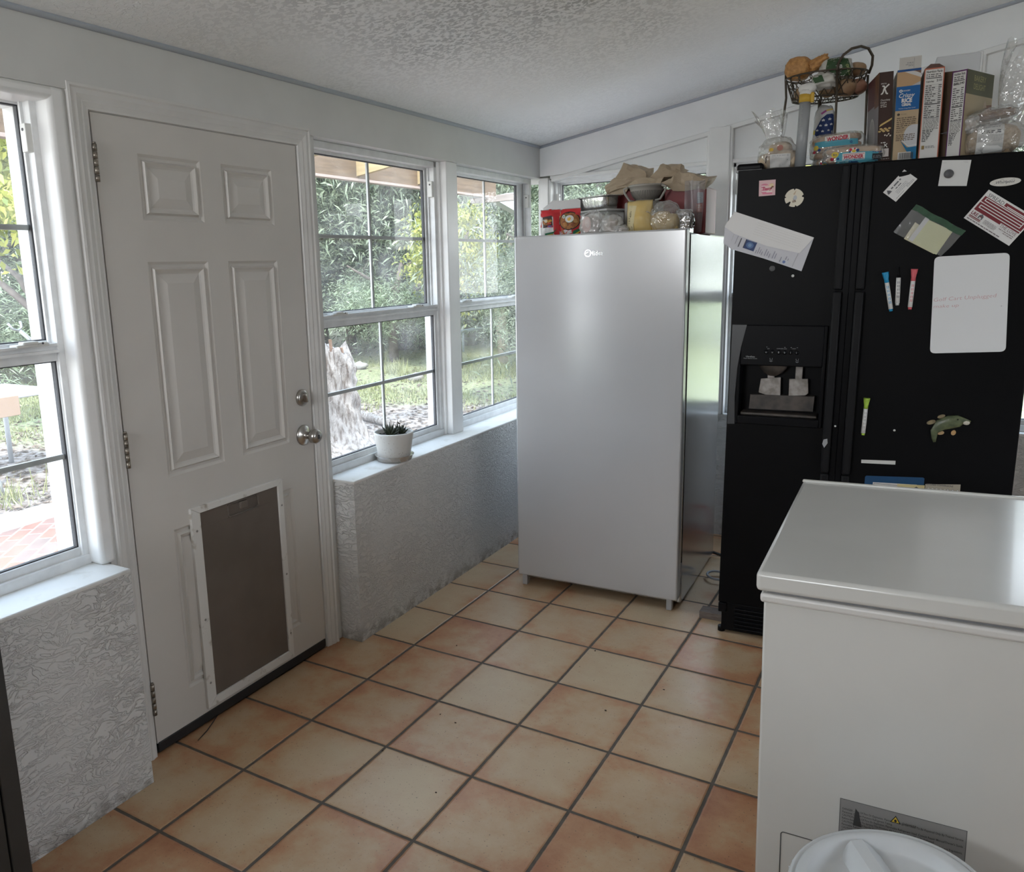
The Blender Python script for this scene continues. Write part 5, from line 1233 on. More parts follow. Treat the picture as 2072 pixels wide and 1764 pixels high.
bun_pack('bun_pack', 'bottom pack of hot dog buns under the upper pack', .236, .396, .130, ZT, 1, 0, 140, lambda P: (P.rect(-.06, .0, -.02, .016, TQ), P.disc(-.045, .006, .008, .006, YL), P.disc(-.03, .010, .005, .005, NV), P.disc(-.055, .012, .004, .004, RD)), (0, -.2, .002))

# ------------------------------------------------------------------ things on the white upright freezer
ZM = 1.563
def pouch(name, label, cat, x, y, w, h, dp, yaw, seed, m, draw, zt=ZM, frame=FM, lean=0, lab=None):
    F = frame @ fr((x, y, zt), yaw) @ Matrix.Rotation(lean, 4, 'X'); t = thing(name, label, cat, F); Z3 = (0, 0, 0)
    b = MB(); b.use(m); n = 18; g = {}
    for s in (0, 1):
        for i in range(n+1):
            for j in range(n+1):
                u, v = i/n, j/n; e = min(1, 5*min(u, 1-u))*min(1, 6*min(v, 1-v)); bulge = math.sqrt(max(0, math.sin(PI*u)*math.sin(PI*v)))*e**.5
                k = noise.noise(Vector((u*5+seed, v*5, s*3)))*.004*bulge**.5
                if (i in (0, n) or j in (0, n)) and s == 1: g[s, i, j] = g[0, i, j]; continue
                sgn = -1 if s == 0 else 1
                g[s, i, j] = b.bm.verts.new(((u-.5)*w+.003*noise.noise(Vector((v*4, seed, u))), sgn*dp/2*bulge+k, v*h+.004*noise.noise(Vector((u*3, seed+4, v)))))
    for s in (0, 1):
        for i in range(n):
            for j in range(n): b._f([g[s, i, j], g[s, i+1, j], g[s, i+1, j+1], g[s, i, j+1]], True)
    o = part(b, 'pouch', t, Z3)
    wrap(o, t, Z3, (-w/2, -.2, 0), (1, 0, 0), (0, 0, 1), draw, 'pouch_print', lab=lab, off=.0005)
    return t
WP = mat('white_pouch', (.58, .58, .58), rough=.3, bump=.2, bscale=40, bdist=.002)
RP = (.50, .030, .035); GP = (.02, .13, .065); BP = (.05, .12, .34)
def noodle(P, s=1.0):
    P.disc(.0, .0, .036*s, .030*s, (.02, .018, .018), n=30); P.disc(0, 0, .033*s, .027*s, (.32, .13, .04), n=30)
    r = random.Random(5)
    for i in range(26): a, q_ = r.uniform(0, 6.3), r.uniform(0, .026)*s; P.disc(q_*math.cos(a), q_*.8*math.sin(a), .006*s, .004*s, r.choice([(.42, .19, .06), (.22, .07, .03), (.45, .26, .10), (.07, .12, .03)]))
    P.disc(.002*s, .006*s, .015*s, .012*s, (.62, .61, .58), n=22); P.disc(.001*s, .006*s, .0065*s, .0060*s, (.62, .36, .05))
    P.disc(-.018*s, .014*s, .006*s, .006*s, (.50, .52, .50)); P.disc(-.018*s, .014*s, .003*s, .003*s, (.25, .35, .2))
def dl(P):
    P.rect(0, .092, .088, .125, RP); P.poly([(.064, .02), (.088, .0), (.088, .125), (.060, .125)], RP); P.poly([(0, .085), (.006, .125), (0, .125)], RP); P.poly([(0, .05), (.006, .05), (.005, .075), (0, .07)], RP)
    P.poly([(.016, .046), (.060, .052), (.056, .098), (.012, .092)], (.05, .03, .03)); o_ = P.o.copy(); P.o = P.P(.030, .072, 0); noodle(P, .52); P.o = o_
    P.text('Indo', .036, .070, .011, (.62, .34, .05), bold=.04, rot=.12, shear=.2, width=.022); P.text('mie', .038, .060, .011, (.55, .06, .04), bold=.04, rot=.12, width=.018); P.rect(.038, .048, .062, .056, RP); P.rect(.040, .050, .060, .055, BP)
    P.poly([(.024, .024), (.064, .030), (.078, .044), (.074, .036), (.062, .022), (.024, .016)], GP); P.poly([(.024, .016), (.062, .022), (.060, .019), (.022, .012)], (.55, .42, .06)); P.poly([(.022, .012), (.060, .019), (.07, .0), (.020, .0)], RP); P.rect(.024, .0, .052, .009, BP)
pouch('noodle_pack', 'red and white instant noodle pouch, leftmost on the white freezer', 'food pack', -.600, .098, .088, .124, .040, .06, 1, WP, dl)
def dl(P):
    P.rect(0, 0, .106, .122, RP); P.poly([(.0, .0), (.075, 0), (.070, .045), (.02, .03)], (.56, .56, .56)); P.text('G', .003, .088, .018, (.62, .34, .06), bold=.04); P.text('mi', .003, .105, .008, LITE, bold=.03)
    o_ = P.o.copy(); P.o = P.P(.060, .072, 0); noodle(P, 1.28); P.o = o_
    P.poly([(.028, .045), (.04, .022), (.05, .012), (.046, .006), (.036, .012), (.026, .030)], (.35, .13, .05)); P.poly([(.086, .098), (.104, .092), (.106, .105), (.09, .110)], RP)
    P.poly([(.068, .0), (.08, .030), (.106, .040), (.106, .030), (.085, .018), (.078, 0)], GP); P.poly([(.078, .0), (.085, .018), (.106, .030), (.106, .026), (.09, .014), (.084, 0)], (.55, .42, .06)); P.rect(.088, .0, .106, .012, BP)
pouch('noodle_pack', 'red noodle pouch showing a fried egg, second from left on the white freezer', 'food pack', -.520, .108, .106, .124, .035, -.03, 2, WP, dl)
b = MB(); b.use(mat('white_card', (.56, .55, .55), rough=.6))
g = [(-.690, 1.563), (-.515, 1.563), (-.515, 1.728), (-.528, 1.735), (-.60, 1.731), (-.642, 1.7365), (-.690, 1.704)]
b.prism(g, (0, .235, 0), UX, UZ, (0, .05, 0))
tag(b.build('white_bag', frame=FM, loc=(-.60, .26, ZM)), 'plain white folded paper bag behind the noodle pouches', 'bag')
TUB = film('frosted_tub', (.62, .62, .61), clear=.45, gloss=.12, rough=.25)
t = thing('storage_tub', 'frosted clear tub under the foil pan', 'tub', FM, (-.41, .28, ZM)); q = (-.41, .28, ZM)
b = MB(); b.use(TUB)
F_ = Matrix.Translation((-.435, .25, ZM)) @ Matrix.Rotation(-.50, 4, 'Z')
b.box(-.085, .10, -.05, .06, 0, .112, bevel=.012, M=F_); part(b, 'tub', t, q)
b = MB(); b.use(mat('white_lid', (.58, .58, .57), rough=.4)).box(-.089, .104, -.054, .064, .108, .118, bevel=.004, M=F_); part(b, 'lid', t, q)
# foil loaf pan
FOIL = mat('foil', (.72, .71, .69), rough=.22, metal=1.0, bump=.5, bscale=70, bdist=.003)
F_ = FM @ Matrix.Translation((-.435, .245, ZM+.1195)) @ Matrix.Rotation(-.55, 4, 'Z')
t = thing('foil_pan', 'shiny foil loaf pan with ribbed sides on top of the frosted tub', 'pan', F_); Z3 = (0, 0, 0)
b = MB(); b.use(FOIL); n = 64; rings = []
def rr_pt(a, hx, hy, pw=6):
    c_, s_ = math.cos(a), math.sin(a); k = (abs(c_)**pw+abs(s_)**pw)**(-1/pw); return (hx*c_*k, hy*s_*k)
for z, hx, hy, rib in ((0, .086, .034, 0), (.001, .088, .036, 0), (.018, .091, .039, 1), (.045, .096, .044, 1), (.050, .098, .046, 0), (.051, .106, .053, 0), (.054, .107, .054, 0), (.055, .104, .051, 0)):
    ring = []
    for j in range(n*2):
        a = PI*j/n; x, y = rr_pt(a, hx, hy)
        if rib and abs(y) > hy*.9: y += math.copysign(.0022*(1 if (int((x+.2)/.009) % 2) else -1), y)
        ring.append(b.bm.verts.new((x, y, z)))
    rings.append(ring)
for A_, B_ in zip(rings[:-1], rings[1:]):
    for j in range(len(A_)): b._f([A_[j], A_[(j+1) % len(A_)], B_[(j+1) % len(A_)], B_[j]], True)
b._f(rings[0][::-1]); part(b, 'pan', t, Z3)
b = MB(); b.use(GASK).tube([(-.100, .012, .058), (-.105, .012, .052), (-.098, .012, .046), (-.095, .012, .020)], .0016, 6); part(b, 'crease', t, Z3, label='dark crease in the near rim')
# clear bags of food
t = thing('food_bag', 'clear bag with pinkish food and a white sticker, next to the noodle pouches', 'bag', FM, (-.40, .10, ZM)); q = (-.40, .10, ZM)
b = MB(); b.use(mat('pink_filling', (.52, .36, .32), rough=.6, col2=(.62, .56, .52), vscale=50)); crumple(b, (-.418, .10, ZM+.045), (.040, .030, .045), 71, amp=.15, sub=3); part(b, 'contents', t, q)
b = MB(); b.use(CLEAR2); crumple(b, (-.412, .10, ZM+.052), (.055, .040, .054), 73, amp=.2, flatz=ZM); fb = part(b, 'bag_film', t, q)
def dl(P): P.rect(.014, .002, .060, .010, (.60, .59, .58)); P.rect(.030, .0025, .060, .0045, (.42, .12, .08)); P.line([(.030, .085), (.052, .096)], .005, (.10, .06, .05)); P.disc(.040, .050, .020, .032, (.58, .47, .45)); P.disc(.045, .055, .010, .02, (.62, .55, .53))
wrap(fb, t, q, (-.465, -.05, ZM+.002), (1, 0, 0), (0, 0, 1), dl, 'bag_print')
t = thing('food_bag', 'clear bag of orange-brown snacks behind the yellow bread pack', 'bag', FM, (-.335, .105, ZM)); q = (-.335, .105, ZM)
b = MB(); b.use(mat('snack_bits', (.34, .17, .08), rough=.6, col2=(.42, .33, .24), vscale=70)); crumple(b, (-.338, .11, ZM+.036), (.034, .030, .038), 75, amp=.3, sub=3); crumple(b, (-.292, .10, ZM+.016), (.024, .02, .018), 76, amp=.3, sub=3); part(b, 'contents', t, q)
b = MB(); b.use(CLEAR2); crumple(b, (-.335, .108, ZM+.042), (.050, .042, .046), 77, amp=.25, flatz=ZM); crumple(b, (-.290, .10, ZM+.02), (.032, .03, .024), 78, amp=.25, flatz=ZM); part(b, 'bag_film', t, q)
# yellow bread pack and tied bag
YB_ = mat('yellow_wrapper', (.60, .41, .12), rough=.4, col2=(.56, .44, .22), vscale=9)
def dl(P):
    P.poly([(0, 0), (.030, 0), (.046, .115), (.010, .118), (.002, .08)], (.58, .50, .30)); I = (.10, .075, .04)
    P.text('NET WT', .018, .004, .010, I, bold=.02, rot=1.50, width=.030); P.text('637g', .024, .070, .009, I, bold=.03, rot=1.45, width=.024); P.text('1 lb 8', .018, .046, .009, I, rot=1.5, width=.022)
    P.line([(.024, .006), (.022, .020), (.026, .034), (.030, .030), (.028, .018), (.031, .008)], .0012, I); P.line([(.034, .010), (.037, .03), (.035, .045)], .0012, I)
t = pouch('bread_pack', 'yellow printed bread pack lying on the white freezer front edge', 'bread', -.212, .100, .106, .136, .060, -.05, 5, YB_, dl)
t2 = thing('tied_bag', 'knotted clear bag of yellow rolls beside the yellow bread pack', 'bread', FM, (-.11, .10, ZM)); q = (-.11, .10, ZM)
b = MB(); b.use(mat('yellow_roll', (.58, .39, .13), rough=.6, col2=(.62, .50, .28), vscale=14)); crumple(b, (-.128, .115, ZM+.045), (.045, .032, .046), 81, amp=.08, sub=3); crumple(b, (-.086, .12, ZM+.040), (.034, .034, .040), 82, amp=.1, sub=3); part(b, 'roll', t2, q)
b = MB(); b.use(CLEAR)
g = bmesh.new(); bmesh.ops.create_icosphere(g, subdivisions=5, radius=1)
kn = Vector((-.55, -.80, .25)).normalized()
for v in g.verts:   # pleats run to the knot on the near side
    dd = v.co.normalized(); ang_ = dd.angle(kn); ax = dd-kn*dd.dot(kn); th = math.atan2(ax.dot(kn.orthogonal()), ax.dot(kn.cross(kn.orthogonal())))
    k = 1+.07*math.sin(11*th)*math.exp(-ang_*1.2)*min(1, ang_*4)-.20*math.exp(-ang_*5)+.08*noise.noise(dd*3)
    v.co = Vector((dd.x*.066*k-.112, dd.y*.050*k+.112, max(ZM, dd.z*.068*k+ZM+.062)))
for f in g.faces: f.smooth = True
b.merge(g, None, True); frill(b, (-.150, .070, ZM+.072), .016, .003, .016, 3, lean=(-.01, -.012), rows=5, n=24); part(b, 'bag_film', t2, q)
t = thing('crisp_bag', 'crinkled shiny clear bag at the white freezer right front corner', 'bag', FM, (-.04, .12, ZM)); q = (-.04, .12, ZM)
b = MB(); b.use(film('shiny_film', (.60, .60, .60), clear=.62, gloss=.45, rough=.07, bump=1.0)); crumple(b, (-.042, .125, ZM+.045), (.038, .018, .046), 91, amp=.22, pw=.55, freq=4); part(b, 'bag_film', t, q)
b = MB(); b.use(mat('dark_biscuit', (.20, .13, .07), rough=.6, col2=(.45, .30, .10), vscale=40)); crumple(b, (-.045, .128, ZM+.032), (.028, .010, .030), 92, amp=.2, sub=3); part(b, 'contents', t, q)
# red boxes and paper bags
REDM = mat('red_carton', (.235, .020, .022), rough=.5, var=.15, vscale=10)
def redbox(label, x0, x1, y0, y1, h):
    t = thing('red_box', label, 'box', FM, ((x0+x1)/2, (y0+y1)/2, ZM)); q = ((x0+x1)/2, (y0+y1)/2, ZM)
    b = MB(); b.use(REDM).box(x0, x1, y0, y1, ZM, ZM+h, bevel=.003); part(b, 'box', t, q); return t, q
redbox('red box behind the yellow bread, left of the pair under paper bags', -.405, -.170, .30, .50, .195)
t, q = redbox('red box nearest the post, with stickers and paper over its top', -.155, .014, .26, .46, .185)
P = Print((-.022, .2592, ZM+.122), (1, 0, 0), (0, 0, 1)); P.rect(0, .0, .024, .042, (.36, .38, .41))
for i in range(5): P.greek(.002, .021, .034-.007*i, .003, (.2, .22, .25), seed=i)
P.rect(-.002, -.038, .022, -.003, (.46, .11, .06)); P.greek(.002, .02, -.012, .004, (.55, .3, .2), seed=3); P.greek(.002, .018, -.02, .004, (.55, .3, .2), seed=4); part(P, 'sticker', t, q, label='pale blue and orange stickers')
PB_ = mat('brown_paper', (.36, .28, .195), rough=.75, col2=(.45, .36, .26), vscale=8, bump=.5, bscale=45, bdist=.004)
def paper(b, pts, c, seed):
    """faceted crumpled paper hull over the points"""
    g = bmesh.new()
    for p in pts: g.verts.new(p)
    bmesh.ops.convex_hull(g, input=list(g.verts))
    bmesh.ops.delete(g, geom=[v for v in g.verts if not v.link_faces], context='VERTS')
    bmesh.ops.triangulate(g, faces=list(g.faces)); bmesh.ops.subdivide_edges(g, edges=list(g.edges), cuts=3, use_grid_fill=True, smooth=.0)
    for v in g.verts:
        n_ = noise.noise_vector(v.co*26+Vector((seed, 0, 0))); n2 = noise.noise_vector(v.co*70+Vector((0, seed, 0))); v.co += n_*.012+n2*.005
    b.merge(g, None, False)
t = thing('paper_bag', 'crumpled brown paper bag over the left red box, behind the colander', 'bag', FM, (-.34, .38, ZM+.195)); q = (-.34, .38, ZM+.195)
b = MB(); b.use(PB_)
paper(b, [(-.395, .32, 1.80), (-.385, .42, 1.805), (-.352, .33, 1.872), (-.325, .42, 1.878), (-.262, .33, 1.845), (-.245, .42, 1.85), (-.245, .33, 1.79), (-.25, .43, 1.79)], None, 1)
paper(b, [(-.430, .285, 1.785), (-.405, .285, 1.755), (-.18, .285, 1.770), (-.17, .285, 1.80), (-.38, .285, 1.812), (-.25, .285, 1.81), (-.38, .50, 1.82), (-.17, .50, 1.81), (-.41, .5, 1.77)], None, 2); part(b, 'bag', t, q)
b = MB(); b.use(PB_); paper(b, [(-.418, .285, 1.765), (-.41, .282, 1.722), (-.33, .282, 1.745), (-.30, .285, 1.775), (-.41, .297, 1.74), (-.32, .297, 1.76)], None, 3); part(b, 'torn_flap', t, q)
t = thing('paper_bag', 'crumpled brown paper bag over the right red box, reaching the post', 'bag', FM, (-.10, .34, ZM+.185)); q = (-.10, .34, ZM+.185)
b = MB(); b.use(PB_)
paper(b, [(-.235, .30, 1.80), (-.215, .40, 1.81), (-.186, .30, 1.850), (-.165, .36, 1.862), (-.105, .32, 1.845), (-.092, .40, 1.835), (-.092, .30, 1.80), (-.20, .40, 1.79)], None, 5)
paper(b, [(-.165, .245, 1.775), (-.155, .245, 1.755), (-.10, .24, 1.738), (-.04, .24, 1.735), (.016, .245, 1.740), (.026, .25, 1.775), (-.03, .25, 1.795), (-.10, .25, 1.812), (-.15, .47, 1.80), (.01, .47, 1.80)], None, 6); part(b, 'bag', t, q)
t = thing('clear_sheet', 'milky clear plastic hanging over the right red box', 'bag', FM, (-.02, .24, ZM)); q = (-.02, .24, ZM)
b = MB(); b.use(film('milky_sheet', (.42, .42, .45), clear=.62, gloss=.06, rough=.3)); g0 = []
for i in range(9):
    for j in range(13):
        u, v = i/8, j/12; x = -.066+u*(.080-.010*(1-v)); g0.append(b.bm.verts.new((x, .236-.004*math.sin(9*u+v*2)-.004*v, ZM+.004+v*.205+.003*math.sin(7*u))))
for i in range(8):
    for j in range(12): b._f([g0[i*13+j], g0[(i+1)*13+j], g0[(i+1)*13+j+1], g0[i*13+j+1]], True)
part(b, 'sheet', t, q)
# colander on a stack
GC = mat('grey_colander', (.33, .31, .28), rough=.5)
CC = (-.222, .225, 1.703)
t = thing('crate', 'low grey box under the colander', 'box', FM, (CC[0], .225, ZM))
b = MB(); b.use(mat('grey_crate', (.30, .28, .26), rough=.5)).box(-.30, -.16, .17, .27, ZM, 1.700, bevel=.008); part(b, 'crate', t, (CC[0], .225, ZM))
t = thing('colander', 'grey ribbed plastic colander between the red boxes', 'colander', FM, CC)
b = MB(); b.use(GC)
b.lathe([(.0, 0), (.036, 0), (.042, .004), (.056, .022), (.066, .044), (.070, .056), (.074, .057), (.075, .064), (.071, .066), (.068, .058), (.062, .042), (.050, .020), (.036, .006), (.0, .005)], c=CC, n=64); part(b, 'bowl', t, CC)
b = MB(); b.use(mat('colander_slots', (.12, .11, .10), rough=.6))
for i in range(56):
    a = 2*PI*i/56; b.tube([(CC[0]+r_*math.cos(a), CC[1]+r_*math.sin(a), CC[2]+z_) for r_, z_ in ((.0445, .006), (.0572, .0225), (.0650, .040))], .0010, 4)
part(b, 'slot', t, CC, label='dark vertical drain slots')
for s in (-1, 1):
    b = MB(); b.use(GC)
    b.tube([(CC[0]+s*.070, CC[1]-.03, CC[2]+.058), (CC[0]+s*.088, CC[1]-.03, CC[2]+.052), (CC[0]+s*.084, CC[1]-.028, CC[2]+.035), (CC[0]+s*.064, CC[1]-.026, CC[2]+.004), (CC[0]+s*.044, CC[1]-.026, CC[2]+.0)], .0048, 8); part(b, 'handle', t, CC)
# ------------------------------------------------------------------ plant on the sill
def speck():
    m, nt, ns, ln = _nt('speckled_pot')
    out = N(nt, 'ShaderNodeOutputMaterial'); b = N(nt, 'ShaderNodeBsdfPrincipled'); b.inputs['Roughness'].default_value = .5; ln.new(b.outputs[0], out.inputs[0])
    tc = N(nt, 'ShaderNodeTexCoord'); nz = N(nt, 'ShaderNodeTexNoise'); nz.inputs['Scale'].default_value = 210; nz.inputs['Detail'].default_value = 2; ln.new(tc.outputs['Object'], nz.inputs['Vector'])
    n2 = N(nt, 'ShaderNodeTexNoise'); n2.inputs['Scale'].default_value = 16; ln.new(tc.outputs['Object'], n2.inputs['Vector'])
    ad = N(nt, 'ShaderNodeMath', operation='MULTIPLY_ADD'); ad.inputs[1].default_value = .35; ln.new(n2.outputs[0], ad.inputs[0]); ln.new(nz.outputs[0], ad.inputs[2])
    rp = N(nt, 'ShaderNodeValToRGB'); rp.color_ramp.elements[0].position = .86; rp.color_ramp.elements[0].color = rgb((.58, .57, .545)); rp.color_ramp.elements[1].position = .92; rp.color_ramp.elements[1].color = rgb((.26, .23, .20))
    ln.new(ad.outputs[0], rp.inputs[0]); ln.new(rp.outputs[0], b.inputs['Base Color']); return m
PC = (-.062, .066, .661)
t = thing('plant_saucer', 'clear plastic saucer with brown stains under the speckled pot', 'saucer', None, PC)
b = MB(); b.use(film('saucer_plastic', (.52, .46, .40), clear=.45, gloss=.2, rough=.15)); b.lathe([(0, .001), (.068, .001), (.073, .004), (.079, .022), (.0835, .025), (.084, .0265), (.081, .0265), (.077, .023), (.071, .006), (.0, .003)], c=PC, n=48); part(b, 'saucer', t, PC)
q = (PC[0], PC[1], PC[2]+.0045)
t = thing('potted_plant', 'spiky dark succulent in a speckled white pot on the window sill', 'plant', None, q)
b = MB(); b.use(speck()); b.lathe([(0, 0), (.057, 0), (.063, .003), (.069, .02), (.083, .104), (.0845, .114), (.0835, .118), (.079, .119), (.0765, .113), (.074, .098), (.0, .098)], c=q, n=56); part(b, 'pot', t, q)
b = MB(); b.use(mat('dark_soil', (.020, .015, .012), rough=.9, col2=(.05, .04, .032), vscale=90, bump=1, bscale=120, bdist=.006)); b.lathe([(.0755, .099), (.05, .101), (.02, .103), (.0, .104)], c=q, n=32)
rnd = random.Random(3)
for i in range(60): a, r_ = rnd.uniform(0, 6.3), rnd.uniform(.0, .068); b.blob((q[0]+r_*math.cos(a), q[1]+r_*math.sin(a), q[2]+.101), (.007, .006, .005), seed=i, amp=.4, sub=1)
part(b, 'soil', t, q)
LF = mat('aloe_leaf', (.018, .026, .017), rough=.45, col2=(.045, .055, .03), vscale=60)
def rosette(cx_, cy_, n, L, seed, nm='leaf'):
    r = random.Random(seed)
    for i in range(n):
        a = i*2.4+r.uniform(-.2, .2); el = .35+1.0*(i/n); l_ = L*r.uniform(.8, 1.15); d_ = Vector((math.cos(a)*math.cos(el), math.sin(a)*math.cos(el), math.sin(el))); p = Vector((cx_, cy_, q[2]+.103))
        b = MB(); b.use(LF); b.tube([p, p+d_*l_*.35+Vector((0, 0, -.001)), p+d_*l_*.7+Vector((0, 0, .003)), p+d_*l_+Vector((0, 0, .009))], [.0060, .0068, .0042, .0004], 7); part(b, nm, t, q)
rosette(q[0]-.005, q[1]-.018, 16, .052, 1); rosette(q[0]+.006, q[1]+.046, 10, .036, 2)
for p0, p1, p2, w in (((.0, .016, .10), (.004, .026, .135), (.0, .034, .167), .0022), ((.002, .030, .152), (.0, .043, .145), (-.002, .060, .137), .0030)):
    b = MB(); b.use(mat('dry_stalk', (.06, .05, .035), rough=.7)); b.tube([Vector(q)+Vector(p) for p in (p0, p1, p2)], [w, w*1.1, .0004], 6); part(b, 'stalk', t, q)
# ------------------------------------------------------------------ small things on the floor
b = MB(); b.use(mat('old_wood_block', (.20, .165, .14), rough=.8, col2=(.13, .10, .085), vscale=30, stretch=(1, 8, 8))); b.box(1.112, 1.262, .538, .600, 0, .030, bevel=.002)
tag(b.build('wood_block', loc=(1.18, .57, 0)), 'short weathered wood block on the tiles beside the black refrigerator', 'block')
b = MB(); b.use(mat('grey_cable', (.28, .29, .31), rough=.4))
pts = [(1.20, .98, .010)]+[(1.085+.045*math.cos(a), .985+.05*math.sin(a), .012+.012*math.sin(a*.5)) for a in [math.radians(k) for k in range(20, 345, 15)]]+[(1.20, .95, .010), (1.24, .98, .010)]
b.tube(pts, .0055, 8); tag(b.build('power_cable', loc=(1.1, 1, .004)), 'grey cable loop on the floor between the two refrigerators', 'cable')
b = MB(); b.use(mat('black_cable', (.02, .02, .02), rough=.5)); b.tube([(.98, 1.33, .007), (1.06, 1.29, .007), (1.14, 1.27, .007), (1.24, 1.25, .007)], .006, 8); tag(b.build('power_cable', loc=(1.1, 1.28, 0)), 'black cable across the tiles behind the white freezer', 'cable')
b = MB(); b.use(mat('orange_cord', (.55, .10, .03), rough=.45))
b.tube([(1.105+.05*math.cos(a), 1.50, .115+.075*math.sin(a)) for a in [2*PI*k/24 for k in range(24)]]+[(1.155, 1.49, .10), (1.15, 1.48, .03), (1.20, 1.45, .008), (1.28, 1.42, .008)], .0055, 8); tag(b.build('extension_cord', loc=(1.1, 1.5, 0)), 'orange extension cord coiled in the gap by the back wall', 'cord')
b = MB(); b.use(BLACKR); b.tube([(-.094, -.972, .012), (-.085, -1.000, .005), (-.066, -1.045, .003), (-.049, -1.098, .003)], [.0014, .0016, .0016, .0010], 6); tag(b.build('cable_tie', loc=(-.07, -1.04, .0015)), 'thin black plastic tie lying on the tiles under the door', 'tie')
CR = mat('leaf_crumb', (.05, .032, .02), rough=.8)
rnd = random.Random(12)
for i, (x, y) in enumerate(((.96, -1.22), (.62, -.62), (.55, -.60), (.35, -.15), (1.02, -.32), (.84, .06), (1.30, -.85), (.50, -.86), (1.22, -1.12), (.2, -.4), (.75, -.95), (1.15, -.1))):
    b = MB(); b.use(CR); b.blob((x, y, .002), (rnd.uniform(.002, .005), rnd.uniform(.002, .004), .0018), seed=i, amp=.5, sub=1); tag(b.build('leaf_crumb', loc=(x, y, 0)), 'dark crumb of dry leaf on the terracotta tiles', 'crumb', 'leaf crumbs on the floor')
# ------------------------------------------------------------------ outdoors
GZ = -.16
def ground_mat():
    m, nt, ns, ln = _nt('yard_ground')
    out = N(nt, 'ShaderNodeOutputMaterial'); b = N(nt, 'ShaderNodeBsdfPrincipled'); b.inputs['Roughness'].default_value = .9; ln.new(b.outputs[0], out.inputs[0])
    tc = N(nt, 'ShaderNodeTexCoord'); v = tc.outputs['Object']
    n1 = N(nt, 'ShaderNodeTexNoise'); n1.inputs['Scale'].default_value = 14; n1.inputs['Detail'].default_value = 8; n1.inputs['Roughness'].default_value = .7; ln.new(v, n1.inputs['Vector'])
    r1 = N(nt, 'ShaderNodeValToRGB'); e = r1.color_ramp.elements; e[0].position = .32; e[0].color = rgb((.08, .06, .045)); e[1].position = .7; e[1].color = rgb((.42, .385, .365)); k = e.new(.46); k.color = rgb((.20, .16, .135)); k = e.new(.56); k.color = rgb((.31, .27, .25))
    ln.new(n1.outputs[0], r1.inputs[0])
    n2 = N(nt, 'ShaderNodeTexNoise'); n2.inputs['Scale'].default_value = 40; n2.inputs['Detail'].default_value = 5; ln.new(v, n2.inputs['Vector'])
    r2 = N(nt, 'ShaderNodeValToRGB'); r2.color_ramp.elements[0].position = .35; r2.color_ramp.elements[0].color = rgb((.10, .12, .05)); r2.color_ramp.elements[1].position = .68; r2.color_ramp.elements[1].color = rgb((.36, .36, .20)); ln.new(n2.outputs[0], r2.inputs[0])
    n3 = N(nt, 'ShaderNodeTexNoise'); n3.inputs['Scale'].default_value = .9; n3.inputs['Detail'].default_value = 6; ln.new(v, n3.inputs['Vector'])
    vd = N(nt, 'ShaderNodeVectorMath', operation='DISTANCE'); vd.inputs[1].default_value = (1.0, -1.5, GZ); ln.new(v, vd.inputs[0])
    g0 = N(nt, 'ShaderNodeMapRange'); g0.inputs[1].default_value = 6.6; g0.inputs[2].default_value = 9.0; g0.inputs[3].default_value = -.28; g0.inputs[4].default_value = .32; ln.new(vd.outputs['Value'], g0.inputs[0])
    s = N(nt, 'ShaderNodeMath', operation='ADD'); ln.new(g0.outputs[0], s.inputs[0]); ln.new(n3.outputs[0], s.inputs[1])
    ms = N(nt, 'ShaderNodeMapRange'); ms.inputs[1].default_value = .50; ms.inputs[2].default_value = .68; ln.new(s.outputs[0], ms.inputs[0])
    c = N(nt, 'ShaderNodeMix', data_type='RGBA'); ln.new(ms.outputs[0], c.inputs[0]); ln.new(r1.outputs[0], c.inputs[6]); ln.new(r2.outputs[0], c.inputs[7]); ln.new(c.outputs[2], b.inputs['Base Color'])
    bp = N(nt, 'ShaderNodeBump'); bp.inputs['Strength'].default_value = .8; bp.inputs['Distance'].default_value = .03; ln.new(n1.outputs[0], bp.inputs['Height']); ln.new(bp.outputs[0], b.inputs['Normal'])
    return m
b = MB(); b.use(ground_mat()); b.box(-45, 22, -14, 45, GZ-.3, GZ); struct(b.build('ground'), 'sandy yard with leaf litter and a strip of grass')
